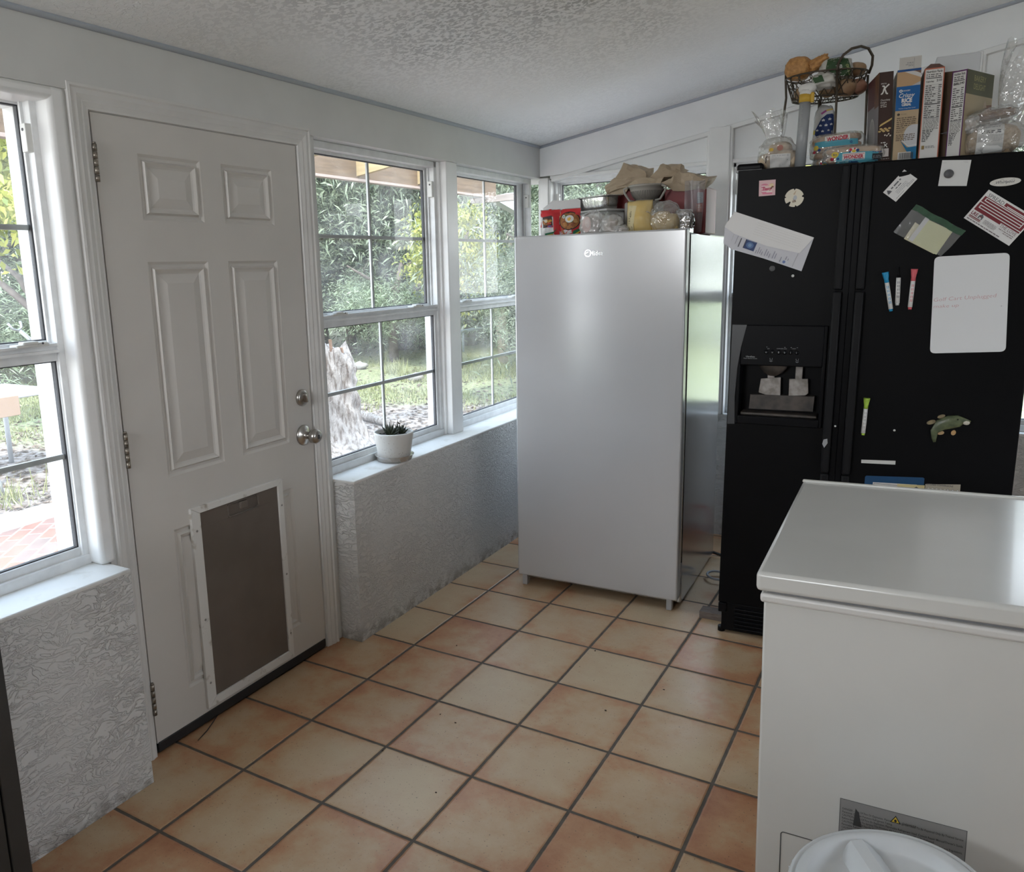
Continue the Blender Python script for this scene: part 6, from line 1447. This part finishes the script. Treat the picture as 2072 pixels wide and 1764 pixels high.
def brick_mat():
    m, nt, ns, ln = _nt('patio_brick')
    out = N(nt, 'ShaderNodeOutputMaterial'); b = N(nt, 'ShaderNodeBsdfPrincipled'); b.inputs['Roughness'].default_value = .85; ln.new(b.outputs[0], out.inputs[0])
    tc = N(nt, 'ShaderNodeTexCoord'); mp = N(nt, 'ShaderNodeMapping'); mp.inputs['Rotation'].default_value = (0, 0, .9); ln.new(tc.outputs['Object'], mp.inputs['Vector'])
    br = N(nt, 'ShaderNodeTexBrick'); br.inputs['Scale'].default_value = 1.0; br.inputs['Brick Width'].default_value = .21; br.inputs['Row Height'].default_value = .095; br.inputs['Mortar Size'].default_value = .006
    br.inputs['Color1'].default_value = rgb((.26, .115, .08)); br.inputs['Color2'].default_value = rgb((.17, .125, .11)); br.inputs['Mortar'].default_value = rgb((.36, .33, .30)); br.offset = .5; ln.new(mp.outputs[0], br.inputs['Vector'])
    nz = N(nt, 'ShaderNodeTexNoise'); nz.inputs['Scale'].default_value = 9; nz.inputs['Detail'].default_value = 6; ln.new(tc.outputs['Object'], nz.inputs['Vector'])
    mx = N(nt, 'ShaderNodeMix', data_type='RGBA', blend_type='MULTIPLY'); mx.inputs[0].default_value = .6; rp = N(nt, 'ShaderNodeValToRGB'); rp.color_ramp.elements[0].color = rgb(.55); rp.color_ramp.elements[1].color = rgb(1.5); ln.new(nz.outputs[0], rp.inputs[0]); ln.new(br.outputs[0], mx.inputs[6]); ln.new(rp.outputs[0], mx.inputs[7]); ln.new(mx.outputs[2], b.inputs['Base Color'])
    return m
b = MB(); b.use(brick_mat()); b.box(-3.22, -.32, -5, .55, GZ, GZ+.014); struct(b.build('path'), 'worn red brick patio outside the left window')
b = MB(); b.use(mat('concrete_strip', (.40, .39, .375), rough=.9, col2=(.30, .285, .27), vscale=12, bump=.4, bscale=60, bdist=.004)); b.box(-3.62, -3.215, -5, .9, GZ-.001, GZ+.008); struct(b.build('path'), 'pale concrete strip along the brick patio')
# porch roof on the window side
PINE = mat('porch_pine', (.15, .098, .06), rough=.65, col2=(.095, .06, .036), vscale=5, stretch=(8, .6, 8), detail=6)
FIR = mat('pale_rafter', (.40, .30, .16), rough=.6, col2=(.34, .25, .13), vscale=4, stretch=(.6, 8, 8))
b = MB(); b.use(PINE).box(-2.24, -2.20, -5, 5.15, 2.185, 2.40, bevel=.003); b.use(mat('beam_underside_lit', (.30, .23, .20), rough=.6)).box(-2.26, -2.195, -5, 5.15, 2.165, 2.186, bevel=.002)  # lower strip paints the beam's lit underside paler
struct(b.build('porch_beam'), 'brown wooden porch beam outside the windows')
for i in range(10):
    y = -4.45+.9*i; b = MB(); b.use(FIR)
    b.prism([(-2.40, 2.225), (-2.33, 2.185), (-.30, 2.47), (-.30, 2.60), (-2.40, 2.335)], (0, y-.022, 0), UX, UZ, (0, .044, 0)); struct(b.build('porch_rafter'), 'pale pine rafter of the porch roof')
b = MB(); b.use(mat('grey_wood_soffit', (.33, .28, .25), rough=.7, var=.3, vscale=6, stretch=(.6, 8, 8)))
for k in range(5): b.box(-2.42, -1.92, 4.98+.085*k, 5.05+.085*k, 2.12+.012*k, 2.17+.012*k)
struct(b.build('porch_fascia'), 'stack of brown boards at the porch end')
t = thing('gutter', 'white gutter piece jutting from the porch corner', 'gutter', None, (-2.40, 5.4, 2.12)); q = (-2.40, 5.4, 2.12)
b = MB(); b.use(mat('white_gutter', (.50, .51, .50), rough=.4))
b.prism([(4.70, 2.185), (5.35, 2.165), (5.93, 2.045), (6.15, 2.12), (6.10, 2.20), (5.80, 2.275), (5.42, 2.215), (4.70, 2.215)], (-2.40, 0, 0), (0, 1, 0), UZ, (.10, 0, 0)); part(b, 'trough', t, q)
# stump
STM = mat('bleached_stump', (.30, .275, .255), rough=.85, col2=(.10, .075, .06), vscale=6, stretch=(6, 6, 1.3), detail=9, lo=.46, hi=.66, bump=.9, bscale=24, bdist=.02)
t = thing('tree_stump', 'bleached tree stump with a ragged top and flared foot outside', 'stump', None, (-2.86, 2.98, GZ)); q = (-2.86, 2.98, GZ)
b = MB(); b.use(STM)
def wob(a, i): return 1+.10*math.sin(3*a+.4)+.05*math.sin(7*a+i)+.03*math.sin(13*a)
b.lathe([(.50, 0), (.40, .05), (.34, .10), (.30, .16), (.275, .22)]+[(.262-.0005*k, .26+.035*k) for k in range(19)]+[(.20, .945), (.10, .91), (.0, .88)], c=q, n=110, wob=wob)
for v in b.bm.verts:
    h_ = v.co.z-GZ; o_ = Vector((v.co.x-q[0], v.co.y-q[1], 0)); k_ = .16*noise.noise(Vector((math.atan2(o_.y, o_.x)*3.2, h_*2.2, 3)))+.08*noise.noise(Vector((math.atan2(o_.y, o_.x)*9, h_*4, 5)))
    v.co.x += o_.x*k_; v.co.y += o_.y*k_
    if h_ > .60: v.co.z += (h_-.60)/.3*(.16*noise.noise(Vector((v.co.x*9, v.co.y*9, 1)))+.22*(q[1]-v.co.y))
part(b, 'trunk', t, q)
b = MB(); b.use(mat('rotten_wood', (.22, .125, .075), rough=.9, var=.4, vscale=20))
for i in range(14): a = i*.45; b.box(-.012, .012, -.008, .008, 0, .07+.05*((i*3) % 4)/4, M=Matrix.Translation((q[0]+.20*math.cos(a), q[1]-.03+.19*math.sin(a), GZ+.88-.1*math.sin(a))) @ Matrix.Rotation(.25*math.sin(i), 4, 'X'))
part(b, 'splinter', t, q)
b = MB(); b.use(STM).tube([(-3.75, 4.42, GZ+.05), (-3.3, 4.20, GZ+.06), (-2.9, 4.02, GZ+.05)], [.035, .05, .04], 8); tag(b.build('fallen_branch', loc=(-3.3, 4.2, GZ)), 'fallen branch on the dirt behind the stump', 'branch')
for i, (x, y) in enumerate(((-4.6, 7.1), (-6.3, 8.0))):
    b = MB(); b.use(mat('grey_stone', (.34, .32, .30), rough=.9, var=.4, vscale=12)); b.blob((x, y, GZ+.05), (.13, .10, .08), seed=i, amp=.4, sub=2); tag(b.build('stone', loc=(x, y, GZ)), ('grey stone in the grass beyond the stump', 'smaller grey stone farther out under the shrubs')[i], 'stone')
# leaves
def leaf_mat(name, c0, c1, tr=.35):
    m, nt, ns, ln = _nt(name)
    out = N(nt, 'ShaderNodeOutputMaterial'); g = N(nt, 'ShaderNodeNewGeometry')
    rp = N(nt, 'ShaderNodeValToRGB'); rp.color_ramp.elements[0].color = rgb(c0); rp.color_ramp.elements[1].color = rgb(c1); ln.new(g.outputs['Random Per Island'], rp.inputs[0])
    b = N(nt, 'ShaderNodeBsdfPrincipled'); b.inputs['Roughness'].default_value = .42; ln.new(rp.outputs[0], b.inputs['Base Color'])
    t = N(nt, 'ShaderNodeBsdfTranslucent'); ln.new(rp.outputs[0], t.inputs[0])
    mx = N(nt, 'ShaderNodeMixShader'); mx.inputs[0].default_value = tr; ln.new(b.outputs[0], mx.inputs[1]); ln.new(t.outputs[0], mx.inputs[2]); ln.new(mx.outputs[0], out.inputs[0]); return m
LG = leaf_mat('grey_green_leaf', (.025, .042, .02), (.36, .41, .28))
LY = leaf_mat('yellow_green_leaf', (.14, .19, .03), (.62, .60, .17), .45)
LP = leaf_mat('pale_leaf', (.14, .19, .10), (.50, .58, .42), .4)
LD = leaf_mat('dark_green_leaf', (.02, .035, .015), (.16, .21, .10))
BARK = mat('grey_bark', (.17, .14, .12), rough=.9, var=.4, vscale=12)
def crown_mesh(name, n, R, clumps, L, Wd, m, seed, droop=.3, low=.0):
    """leaf blades gathered in clumps; R radii, centre at the origin's top half"""
    r = random.Random(seed); vs, fs = [], []
    cs = []
    for _ in range(clumps):
        while True:
            p = Vector((r.uniform(-1, 1), r.uniform(-1, 1), r.uniform(-1, 1)))
            if .25 < p.length < 1: break
        cs.append((Vector((p.x*R[0], p.y*R[1], R[2]+p.z*R[2]+low)), r.uniform(.14, .34)))
    for i in range(n):
        c, s = cs[i % clumps]
        p = c+Vector((r.gauss(0, s), r.gauss(0, s), r.gauss(0, s*.8)))*.9
        a = r.uniform(0, 6.283); e = r.gauss(-droop, .5); d_ = Vector((math.cos(a)*math.cos(e), math.sin(a)*math.cos(e), math.sin(e))); l_ = L*r.uniform(.6, 1.3)
        w = d_.cross(Vector((r.uniform(-1, 1), r.uniform(-1, 1), r.uniform(-.3, 1)))).normalized()*Wd*r.uniform(.7, 1.3)
        k = len(vs); vs += [p, p+d_*l_*.45+w, p+d_*l_+Vector((0, 0, -l_*.15)), p+d_*l_*.45-w]; fs.append((k, k+1, k+2, k+3))
    me = bpy.data.meshes.new(name); me.from_pydata([tuple(v) for v in vs], [], fs); me.materials.append(m)
    for p_ in me.polygons: p_.use_smooth = True
    return me
CM = {'A': crown_mesh('fine_leaves', 30000, (1.7, 1.7, 1.9), 80, .085, .0075, LG, 1), 'B': crown_mesh('fine_leaves', 26000, (1.8, 1.8, 1.7), 70, .10, .009, LG, 2, .5),
      'Y': crown_mesh('broad_leaves', 7500, (1.2, 1.2, 1.4), 46, .13, .030, LY, 3, .5), 'D': crown_mesh('dense_leaves', 26000, (2.0, 2.0, 1.6), 80, .09, .011, LD, 4, .2), 'S': crown_mesh('low_leaves', 12000, (1.3, 1.3, .8), 40, .13, .009, LP, 5, .35)}
def tree(name, label, kind, x, y, s, zo=0.0, trunk=None, sz=1.0, rot=0.0):
    t = thing(name, label, 'tree' if name.endswith('tree') else 'shrub', None, (x, y, GZ), group='trees and shrubs at the far side of the yard')
    o = bpy.data.objects.new('crown', CM[kind]); COL.objects.link(o); o.parent = t; o.location = (0, 0, zo); o.scale = (s, s, s*sz); o.rotation_euler = (0, 0, rot)
    r = random.Random(int(x*100)+int(y*10)); b = MB(); b.use(BARK); h = zo+1.9*s*sz
    tr = trunk or .07
    b.tube([(0, 0, -.05), (.05*r.uniform(-1, 1), .05*r.uniform(-1, 1), h*.5), (.25*r.uniform(-1, 1), .25*r.uniform(-1, 1), h)], [tr, tr*.8, tr*.4], 8)
    for k in range(5):
        a = r.uniform(0, 6.3); z0_ = h*r.uniform(.35, .8); b.tube([(0, 0, z0_), (.5*s*math.cos(a), .5*s*math.sin(a), z0_+.5*s), (1.1*s*math.cos(a), 1.1*s*math.sin(a), z0_+.8*s)], [tr*.5, tr*.35, tr*.15], 6)
    q_ = b.build('trunk', parent=t); return t
rt = random.Random(21)
# direction (degrees from +x as seen from the room), distance
rows_t = [('shrub', 'A', 128, 16, 1.25, 0, 'leafy grey-green shrub, straight out through the window over the plant pot'), ('shrub', 'B', 122.8, 16.6, 1.2, 0, 'grey-green shrub behind the grass in the right half of the plant window'), ('shrub', 'A', 133.5, 16.6, 1.3, 0, 'grey-green shrub beyond the stump'),
          ('leafy_tree', 'B', 130, 17, 1.9, .6, 'tall fine-leaved tree over the shrub behind the stump'), ('leafy_tree', 'A', 124.5, 16.5, 1.9, .5, 'tall fine-leaved tree filling the top of the plant window'), ('leafy_tree', 'B', 119.5, 17, 2.0, .4, 'tall fine-leaved tree behind the corner window'),
          ('shrub', 'D', 117.5, 18.2, 1.15, 0, 'dark dense shrub low in the corner window'), ('broadleaf_tree', 'Y', 120.4, 13.0, .6, .95, 'yellow-green broad-leaved tree at the left of the corner window'), ('shrub', 'D', 113.5, 18, 1.1, 0, 'dark shrub behind the white freezer, seen at the corner window edge'),
          ('leafy_tree', 'A', 114.5, 20, 2.0, .5, 'tall tree behind the leaning bare trunk'), ('leafy_tree', 'B', 110.5, 11.5, 1.25, .2, 'fine-leaved tree seen above the foil pan through the back window'), ('shrub', 'A', 112.5, 9.2, .62, .45, 'grey-green bush close behind the foil pan through the back window'), ('shrub', 'B', 107.5, 9.4, .7, .4, 'grey-green bush close behind the red boxes through the back window'), ('leafy_tree', 'A', 105, 12.5, 1.4, .2, 'fine-leaved tree behind the paper bags through the back window'),
          ('leafy_tree', 'B', 100, 16, 1.5, .1, 'fine-leaved tree behind the post in the back window'), ('leafy_tree', 'A', 92, 17, 1.5, .1, 'fine-leaved tree behind the black refrigerator'), ('broadleaf_tree', 'Y', 97, 12.5, 1.2, .3, 'yellow-green tree behind the back window by the black refrigerator'), ('leafy_tree', 'B', 84, 17, 1.4, .1, 'fine-leaved tree outside the far right back window'),
          ('leafy_tree', 'A', 139, 17, 2.0, .3, 'tall fine-leaved tree between the door and the plant window'), ('shrub', 'A', 146.5, 15, 1.3, 0, 'grey-green shrub seen low in the left window'), ('leafy_tree', 'B', 148.5, 18, 2.1, .5, 'tall grey-green tree filling the left window'), ('broadleaf_tree', 'Y', 147.8, 9.0, .75, 1.9, 'yellow-green leafy tree high in the left window'),
          ('leafy_tree', 'A', 154, 17, 2.0, .2, 'tall tree left of the left window view'), ('shrub', 'S', 151, 14.5, 1.3, 0, 'low shrub at the left window edge'), ('shrub', 'S', 125.0, 14.3, .85, .45, 'low bright shrub in front of the tall trees in the plant window'), ('leafy_tree', 'A', 160, 16, 2.0, .1, 'tall tree far to the left of the yard'), ('leafy_tree', 'B', 167, 17, 2.1, .1, 'tall tree at the far left end of the yard'),
          ('leafy_tree', 'B', 134.5, 21, 2.6, .8, 'largest tree far behind the stump'), ('leafy_tree', 'A', 120.5, 21, 2.7, .8, 'largest tree far behind the corner post'), ('leafy_tree', 'A', 127, 22, 2.7, .8, 'largest tree far behind the plant window'), ('leafy_tree', 'B', 145, 23, 2.7, .6, 'largest tree far behind the left window')]
for nm, k, ang_, dist, s, zo, lab in rows_t:
    a = math.radians(ang_); tree(nm, lab, k, 1.85+dist*math.cos(a), -2.64+dist*math.sin(a), s, zo, trunk=.05+.05*s, rot=rt.uniform(0, 6), sz=1.1 if nm != 'shrub' else .8)
t = thing('bare_tree', 'pale bare trunk leaning across the corner window', 'tree', None, (-4.337, 9.448, GZ)); q = (-4.337, 9.448, GZ)
b = MB(); b.use(mat('pale_dead_wood', (.48, .41, .33), rough=.8, var=.3, vscale=8)).tube([(-4.337, 9.448, GZ-.05), (-4.378, 9.427, .635), (-4.46, 9.385, 1.09), (-4.373, 9.429, 1.452), (-4.237, 9.499, 1.849), (-4.037, 9.602, 2.317), (-3.904, 9.669, 2.703)], [.095, .09, .085, .08, .075, .07, .05], 10); part(b, 'trunk', t, q)
b = MB(); b.use(mat('pale_dead_wood', (.48, .41, .33))).tube([(-4.42, 9.36, 1.0), (-4.26, 9.44, 1.50), (-4.14, 9.50, 1.75), (-3.92, 9.61, 2.25)], [.02, .03, .035, .02], 6); part(b, 'split_limb', t, q)
# tined rack by the hedge, fence, yard furniture
t = thing('hay_rake', 'pale blue bar with curved white tines before the hedge', 'rack', None, (-6, 11.5, GZ)); q = (-6, 11.5, GZ)
b = MB(); b.use(mat('blue_grey_paint', (.24, .29, .33), rough=.5)); b.tube([(-6, 10.85, .24), (-6, 11.5, .245), (-6, 12.15, .245)], .035, 8); b.tube([(-6.5, 11.2, .42), (-6.5, 12.3, .40)], .035, 8)
for y in (10.95, 12.1): b.tube([(-6, y, GZ), (-6, y, .24), (-6.5, y+.1, .41), (-6.5, y+.1, GZ)], .025, 6)
part(b, 'bar', t, q)
for i, (x, y, z) in enumerate(((-6, 10.95, .25), (-6, 11.55, .26), (-6, 11.85, .26), (-6.5, 11.15, .43), (-6.5, 11.45, .43), (-6.5, 11.75, .43), (-6.5, 12.1, .43))):
    b = MB(); b.use(mat('white_tine', (.62, .63, .62), rough=.5)).tube([(x, y-.04, z), (x, y, z+.07), (x, y+.07, z+.10)], [.022, .020, .012], 6); part(b, 'tine', t, q)
b = MB(); b.use(mat('grey_post', (.40, .39, .37), rough=.8)).tube([(-6.1, 12.95, GZ), (-6.1, 12.95, .42)], .05, 8); tag(b.build('fence_post', loc=(-6.1, 12.95, GZ)), 'pale short post beside the tined bar', 'post')
WIR = mat('fence_wire', (.30, .31, .30), rough=.5, metal=.5)
t = thing('wire_fence', 'sagging wire mesh fence beyond the left window', 'fence', None, (-10.5, 4.2, GZ)); q = (-10.5, 4.2, GZ)
b = MB(); b.use(WIR)
for k in range(9): b.tube([(-10.5, 1.5, GZ+.12+.15*k), (-10.4, 4.2, GZ+.10+.15*k), (-10.5, 7.0, GZ+.12+.15*k)], .005, 4)
for k in range(28): b.tube([(-10.47, 1.5+.2*k, GZ), (-10.47, 1.5+.2*k, GZ+1.35)], .004, 4)
part(b, 'mesh', t, q)
for y in (1.5, 4.2, 7.0):
    b = MB(); b.use(mat('fence_post_wood', (.22, .18, .15), rough=.85)).tube([(-10.5, y, GZ), (-10.5, y, GZ+1.5)], .045, 8); part(b, 'post', t, q)
t = thing('forked_pole', 'grey metal pole with a forked end leaning in the yard, left window', 'pole', None, (-5.93, 2.75, GZ)); q = (-5.93, 2.75, GZ)
b = MB(); b.use(mat('galvanised', (.42, .44, .46), rough=.35, metal=.8)).tube([(-6, 2.62, GZ), (-6, 2.32, .447), (-6, 2.20, .80), (-6, 2.04, .97)], [.022, .024, .026, .02], 8)
b.tube([(-6, 1.93, 1.045), (-6, 1.97, .985), (-6, 2.03, .965), (-6, 2.07, 1.0), (-6, 2.055, 1.06)], .014, 8); part(b, 'pole', t, q)
t = thing('patio_table', 'small white patio table out in the yard, left window', 'table', None, (-4.85, 1.15, GZ)); q = (-4.85, 1.15, GZ)
b = MB(); b.use(mat('white_resin', (.36, .38, .40), rough=.5)).box(-5.3, -4.38, .7, 1.42, .53, .55, bevel=.008); part(b, 'top', t, q)
for x, y in ((-5.2, .8), (-4.5, .8), (-5.2, 1.33), (-4.5, 1.33)):
    b = MB(); b.use(mat('white_resin', (.36, .38, .40))).tube([(x, y, GZ), (x, y, .53)], .022, 8); part(b, 'leg', t, q)
b = MB(); b.use(mat('tan_towel', (.30, .21, .15), rough=.9, bump=.5, bscale=200, bdist=.003)); b.box(-4.9, -4.36, .74, .98, .551, .558, bevel=.002); b.box(-4.372, -4.36, .72, .985, .40, .557, bevel=.004); tag(b.build('towel', loc=(-4.6, .85, .55)), 'tan towel hanging over the white patio table edge', 'towel')
t = thing('lawn_chair', 'metal lawn chair with curved arm, left window edge', 'chair', None, (-4.5, .45, GZ)); q = (-4.5, .45, GZ)
b = MB(); b.use(mat('grey_tube_frame', (.20, .20, .20), rough=.5))
for y in (.15, .62): b.tube([(-4.12, y, GZ), (-4.14, y, GZ+.10), (-4.22, y, GZ+.25), (-4.5, y, GZ+.34), (-4.85, y, GZ+.30), (-4.95, y, GZ)], .017, 8)
part(b, 'frame', t, q); b = MB(); b.use(mat('chair_sling', (.40, .36, .30), rough=.8)).box(-4.9, -4.3, .15, .62, GZ+.22, GZ+.24); part(b, 'seat', t, q)
# grass blades and tufts
gv, gf = [], []; r = random.Random(9)
for i in range(26000):
    a = math.radians(r.uniform(112, 156)); dd = r.triangular(8.2, 14.5, 10.5); x, y = 1.5+dd*math.cos(a), -2.2+dd*math.sin(a)
    if noise.noise(Vector((x*.8, y*.8, 0))) < -.25+.25*(dd < 9): continue
    h = r.uniform(.03, .10); w = .006; th = r.uniform(0, 6.3); lx, ly = math.cos(th)*w, math.sin(th)*w; k = len(gv); bx, by = r.gauss(0, .03), r.gauss(0, .03)
    gv += [(x-lx, y-ly, GZ), (x+lx, y+ly, GZ), (x+bx, y+by, GZ+h)]; gf.append((k, k+1, k+2))
me = bpy.data.meshes.new('grass'); me.from_pydata(gv, [], gf); me.materials.append(leaf_mat('grass_blade', (.12, .14, .05), (.42, .42, .21), .3)); o = bpy.data.objects.new('grass', me); COL.objects.link(o); tag(o, 'short yellow-green grass in the yard', 'grass', kind='stuff')
gv, gf = [], []
for i in range(9000):
    a = math.radians(r.uniform(108, 160)); dd = r.triangular(4.5, 14, 6.5); x, y = 1.85+dd*math.cos(a), -2.64+dd*math.sin(a)
    if x > -.5 or (x > -3.6 and y < .9): continue
    th = r.uniform(0, 6.3); L = r.uniform(.02, .05); c_, s_ = math.cos(th), math.sin(th); k = len(gv); z = GZ+.004
    gv += [(x-L*c_, y-L*s_, z), (x+L*.4*s_, y-L*.4*c_, z+r.uniform(0, .02)), (x+L*c_, y+L*s_, z+r.uniform(0, .012)), (x-L*.4*s_, y+L*.4*c_, z+r.uniform(0, .02))]; gf.append((k, k+1, k+2, k+3))
me = bpy.data.meshes.new('leaf_litter'); me.from_pydata(gv, [], gf); me.materials.append(leaf_mat('dry_leaf', (.06, .04, .028), (.24, .18, .135), .2)); o = bpy.data.objects.new('leaf_litter', me); COL.objects.link(o); tag(o, 'fallen dry leaves scattered over the dirt', 'leaves', kind='stuff')
for i, (x, y, n_) in enumerate(((-3.75, .95, 34), (-3.95, 1.35, 30), (-3.85, .55, 26), (-6.6, 9.3, 40), (-5.4, 7.7, 36))):
    gv, gf = [], []
    for _ in range(n_*3):
        a = r.uniform(0, 6.3); rr_ = r.uniform(0, .22); h = r.uniform(.10, .30); k = len(gv); bx, by = x+rr_*math.cos(a), y+rr_*math.sin(a); th = r.uniform(0, 6.3)
        gv += [(bx-.006*math.cos(th), by-.006*math.sin(th), GZ), (bx+.006*math.cos(th), by+.006*math.sin(th), GZ), (bx+r.gauss(0, .08), by+r.gauss(0, .08), GZ+h)]; gf.append((k, k+1, k+2))
    me = bpy.data.meshes.new('grass_tuft'); me.from_pydata([(p[0]-x, p[1]-y, p[2]-GZ) for p in gv], [], gf); me.materials.append(bpy.data.materials['grass_blade']); o = bpy.data.objects.new('grass_tuft', me); COL.objects.link(o); o.location = (x, y, GZ)
    tag(o, ('tuft of tall grass just beyond the concrete strip', 'farther tuft of tall grass behind the concrete strip', 'tuft of tall grass at the left window edge', 'spiky tuft before the shrubs in the plant window', 'tuft in the middle of the grass, plant window')[i], 'grass')
WORLD, SUN, REAR, SIDE, EXPO = 7.4, 6.5, 34, 8, 0.0
# ------------------------------------------------------------------ daylight and added fill
w = bpy.data.worlds.new('sky'); SC.world = w; w.use_nodes = True; nt = w.node_tree; nt.nodes.clear()
out = N(nt, 'ShaderNodeOutputWorld'); bg = N(nt, 'ShaderNodeBackground'); bg.inputs[1].default_value = WORLD
tc = N(nt, 'ShaderNodeTexCoord'); sx = N(nt, 'ShaderNodeSeparateXYZ'); nt.links.new(tc.outputs['Generated'], sx.inputs[0])
rp = N(nt, 'ShaderNodeValToRGB'); e = rp.color_ramp.elements; e[0].position = .0; e[0].color = rgb((.95, .97, 1.0)); e[1].position = .9; e[1].color = rgb((.55, .74, 1.0))
nt.links.new(sx.outputs[2], rp.inputs[0]); nt.links.new(rp.outputs[0], bg.inputs[0]); nt.links.new(bg.outputs[0], out.inputs[0])
def lamp(name, kind, loc, energy, col, look=None, size=None, angle=None):
    L = bpy.data.lights.new(name, kind); L.energy = energy; L.color = col
    if size: L.shape = 'RECTANGLE'; L.size, L.size_y = size
    if angle: L.angle = angle
    o = bpy.data.objects.new(name, L); COL.objects.link(o); o.location = loc
    d_ = Vector(look)-Vector(loc); o.rotation_euler = d_.to_track_quat('-Z', 'Y').to_euler(); return o
lamp('sun', 'SUN', (0, 0, 9), SUN, (1, .96, .88), look=(-.40*9, .45*9, 0), angle=math.radians(6))
# fill lamps added at the openings of the two walls out of view
lamp('rear_fill', 'AREA', (.60, YN+.04, 1.80), REAR, (.96, .98, 1.0), look=(1.1, 0, 2.15), size=(.9, .5))
lamp('side_fill', 'AREA', (XR-.06, -1.4, 1.30), SIDE, (.78, .88, 1.0), look=(XR-2.2, -1.2, 2.6), size=(1.0, .8))
# ------------------------------------------------------------------ camera
cam = bpy.data.cameras.new('camera'); co = bpy.data.objects.new('camera', cam); COL.objects.link(co); SC.camera = co
cam.sensor_fit = 'HORIZONTAL'; cam.sensor_width = 36.0; cam.lens = 1616.338/2072*36.0
cam.shift_x = 136.195/2072; cam.shift_y = -27.231/2072; cam.clip_start = .02; cam.clip_end = 200
RXc, RLc, RZc = 1.38062205, -.0300847022, .549943793
R = Matrix.Rotation(RZc, 4, 'Z') @ Matrix.Rotation(RXc, 4, 'X') @ Matrix.Rotation(RLc, 4, 'Z')
co.matrix_world = Matrix.Translation((1.85156770, -2.63977736, 1.45161213)) @ R
SC.view_settings.view_transform = 'Standard'; SC.view_settings.look = 'None'; SC.view_settings.gamma = 1.0; SC.view_settings.exposure = EXPO; SC.view_settings.use_curve_mapping = False
cy = SC.cycles; cy.max_bounces = 10; cy.diffuse_bounces = 5; cy.glossy_bounces = 4; cy.transparent_max_bounces = 24; cy.transmission_bounces = 4; cy.sample_clamp_indirect = 6; cy.caustics_reflective = False; cy.caustics_refractive = False
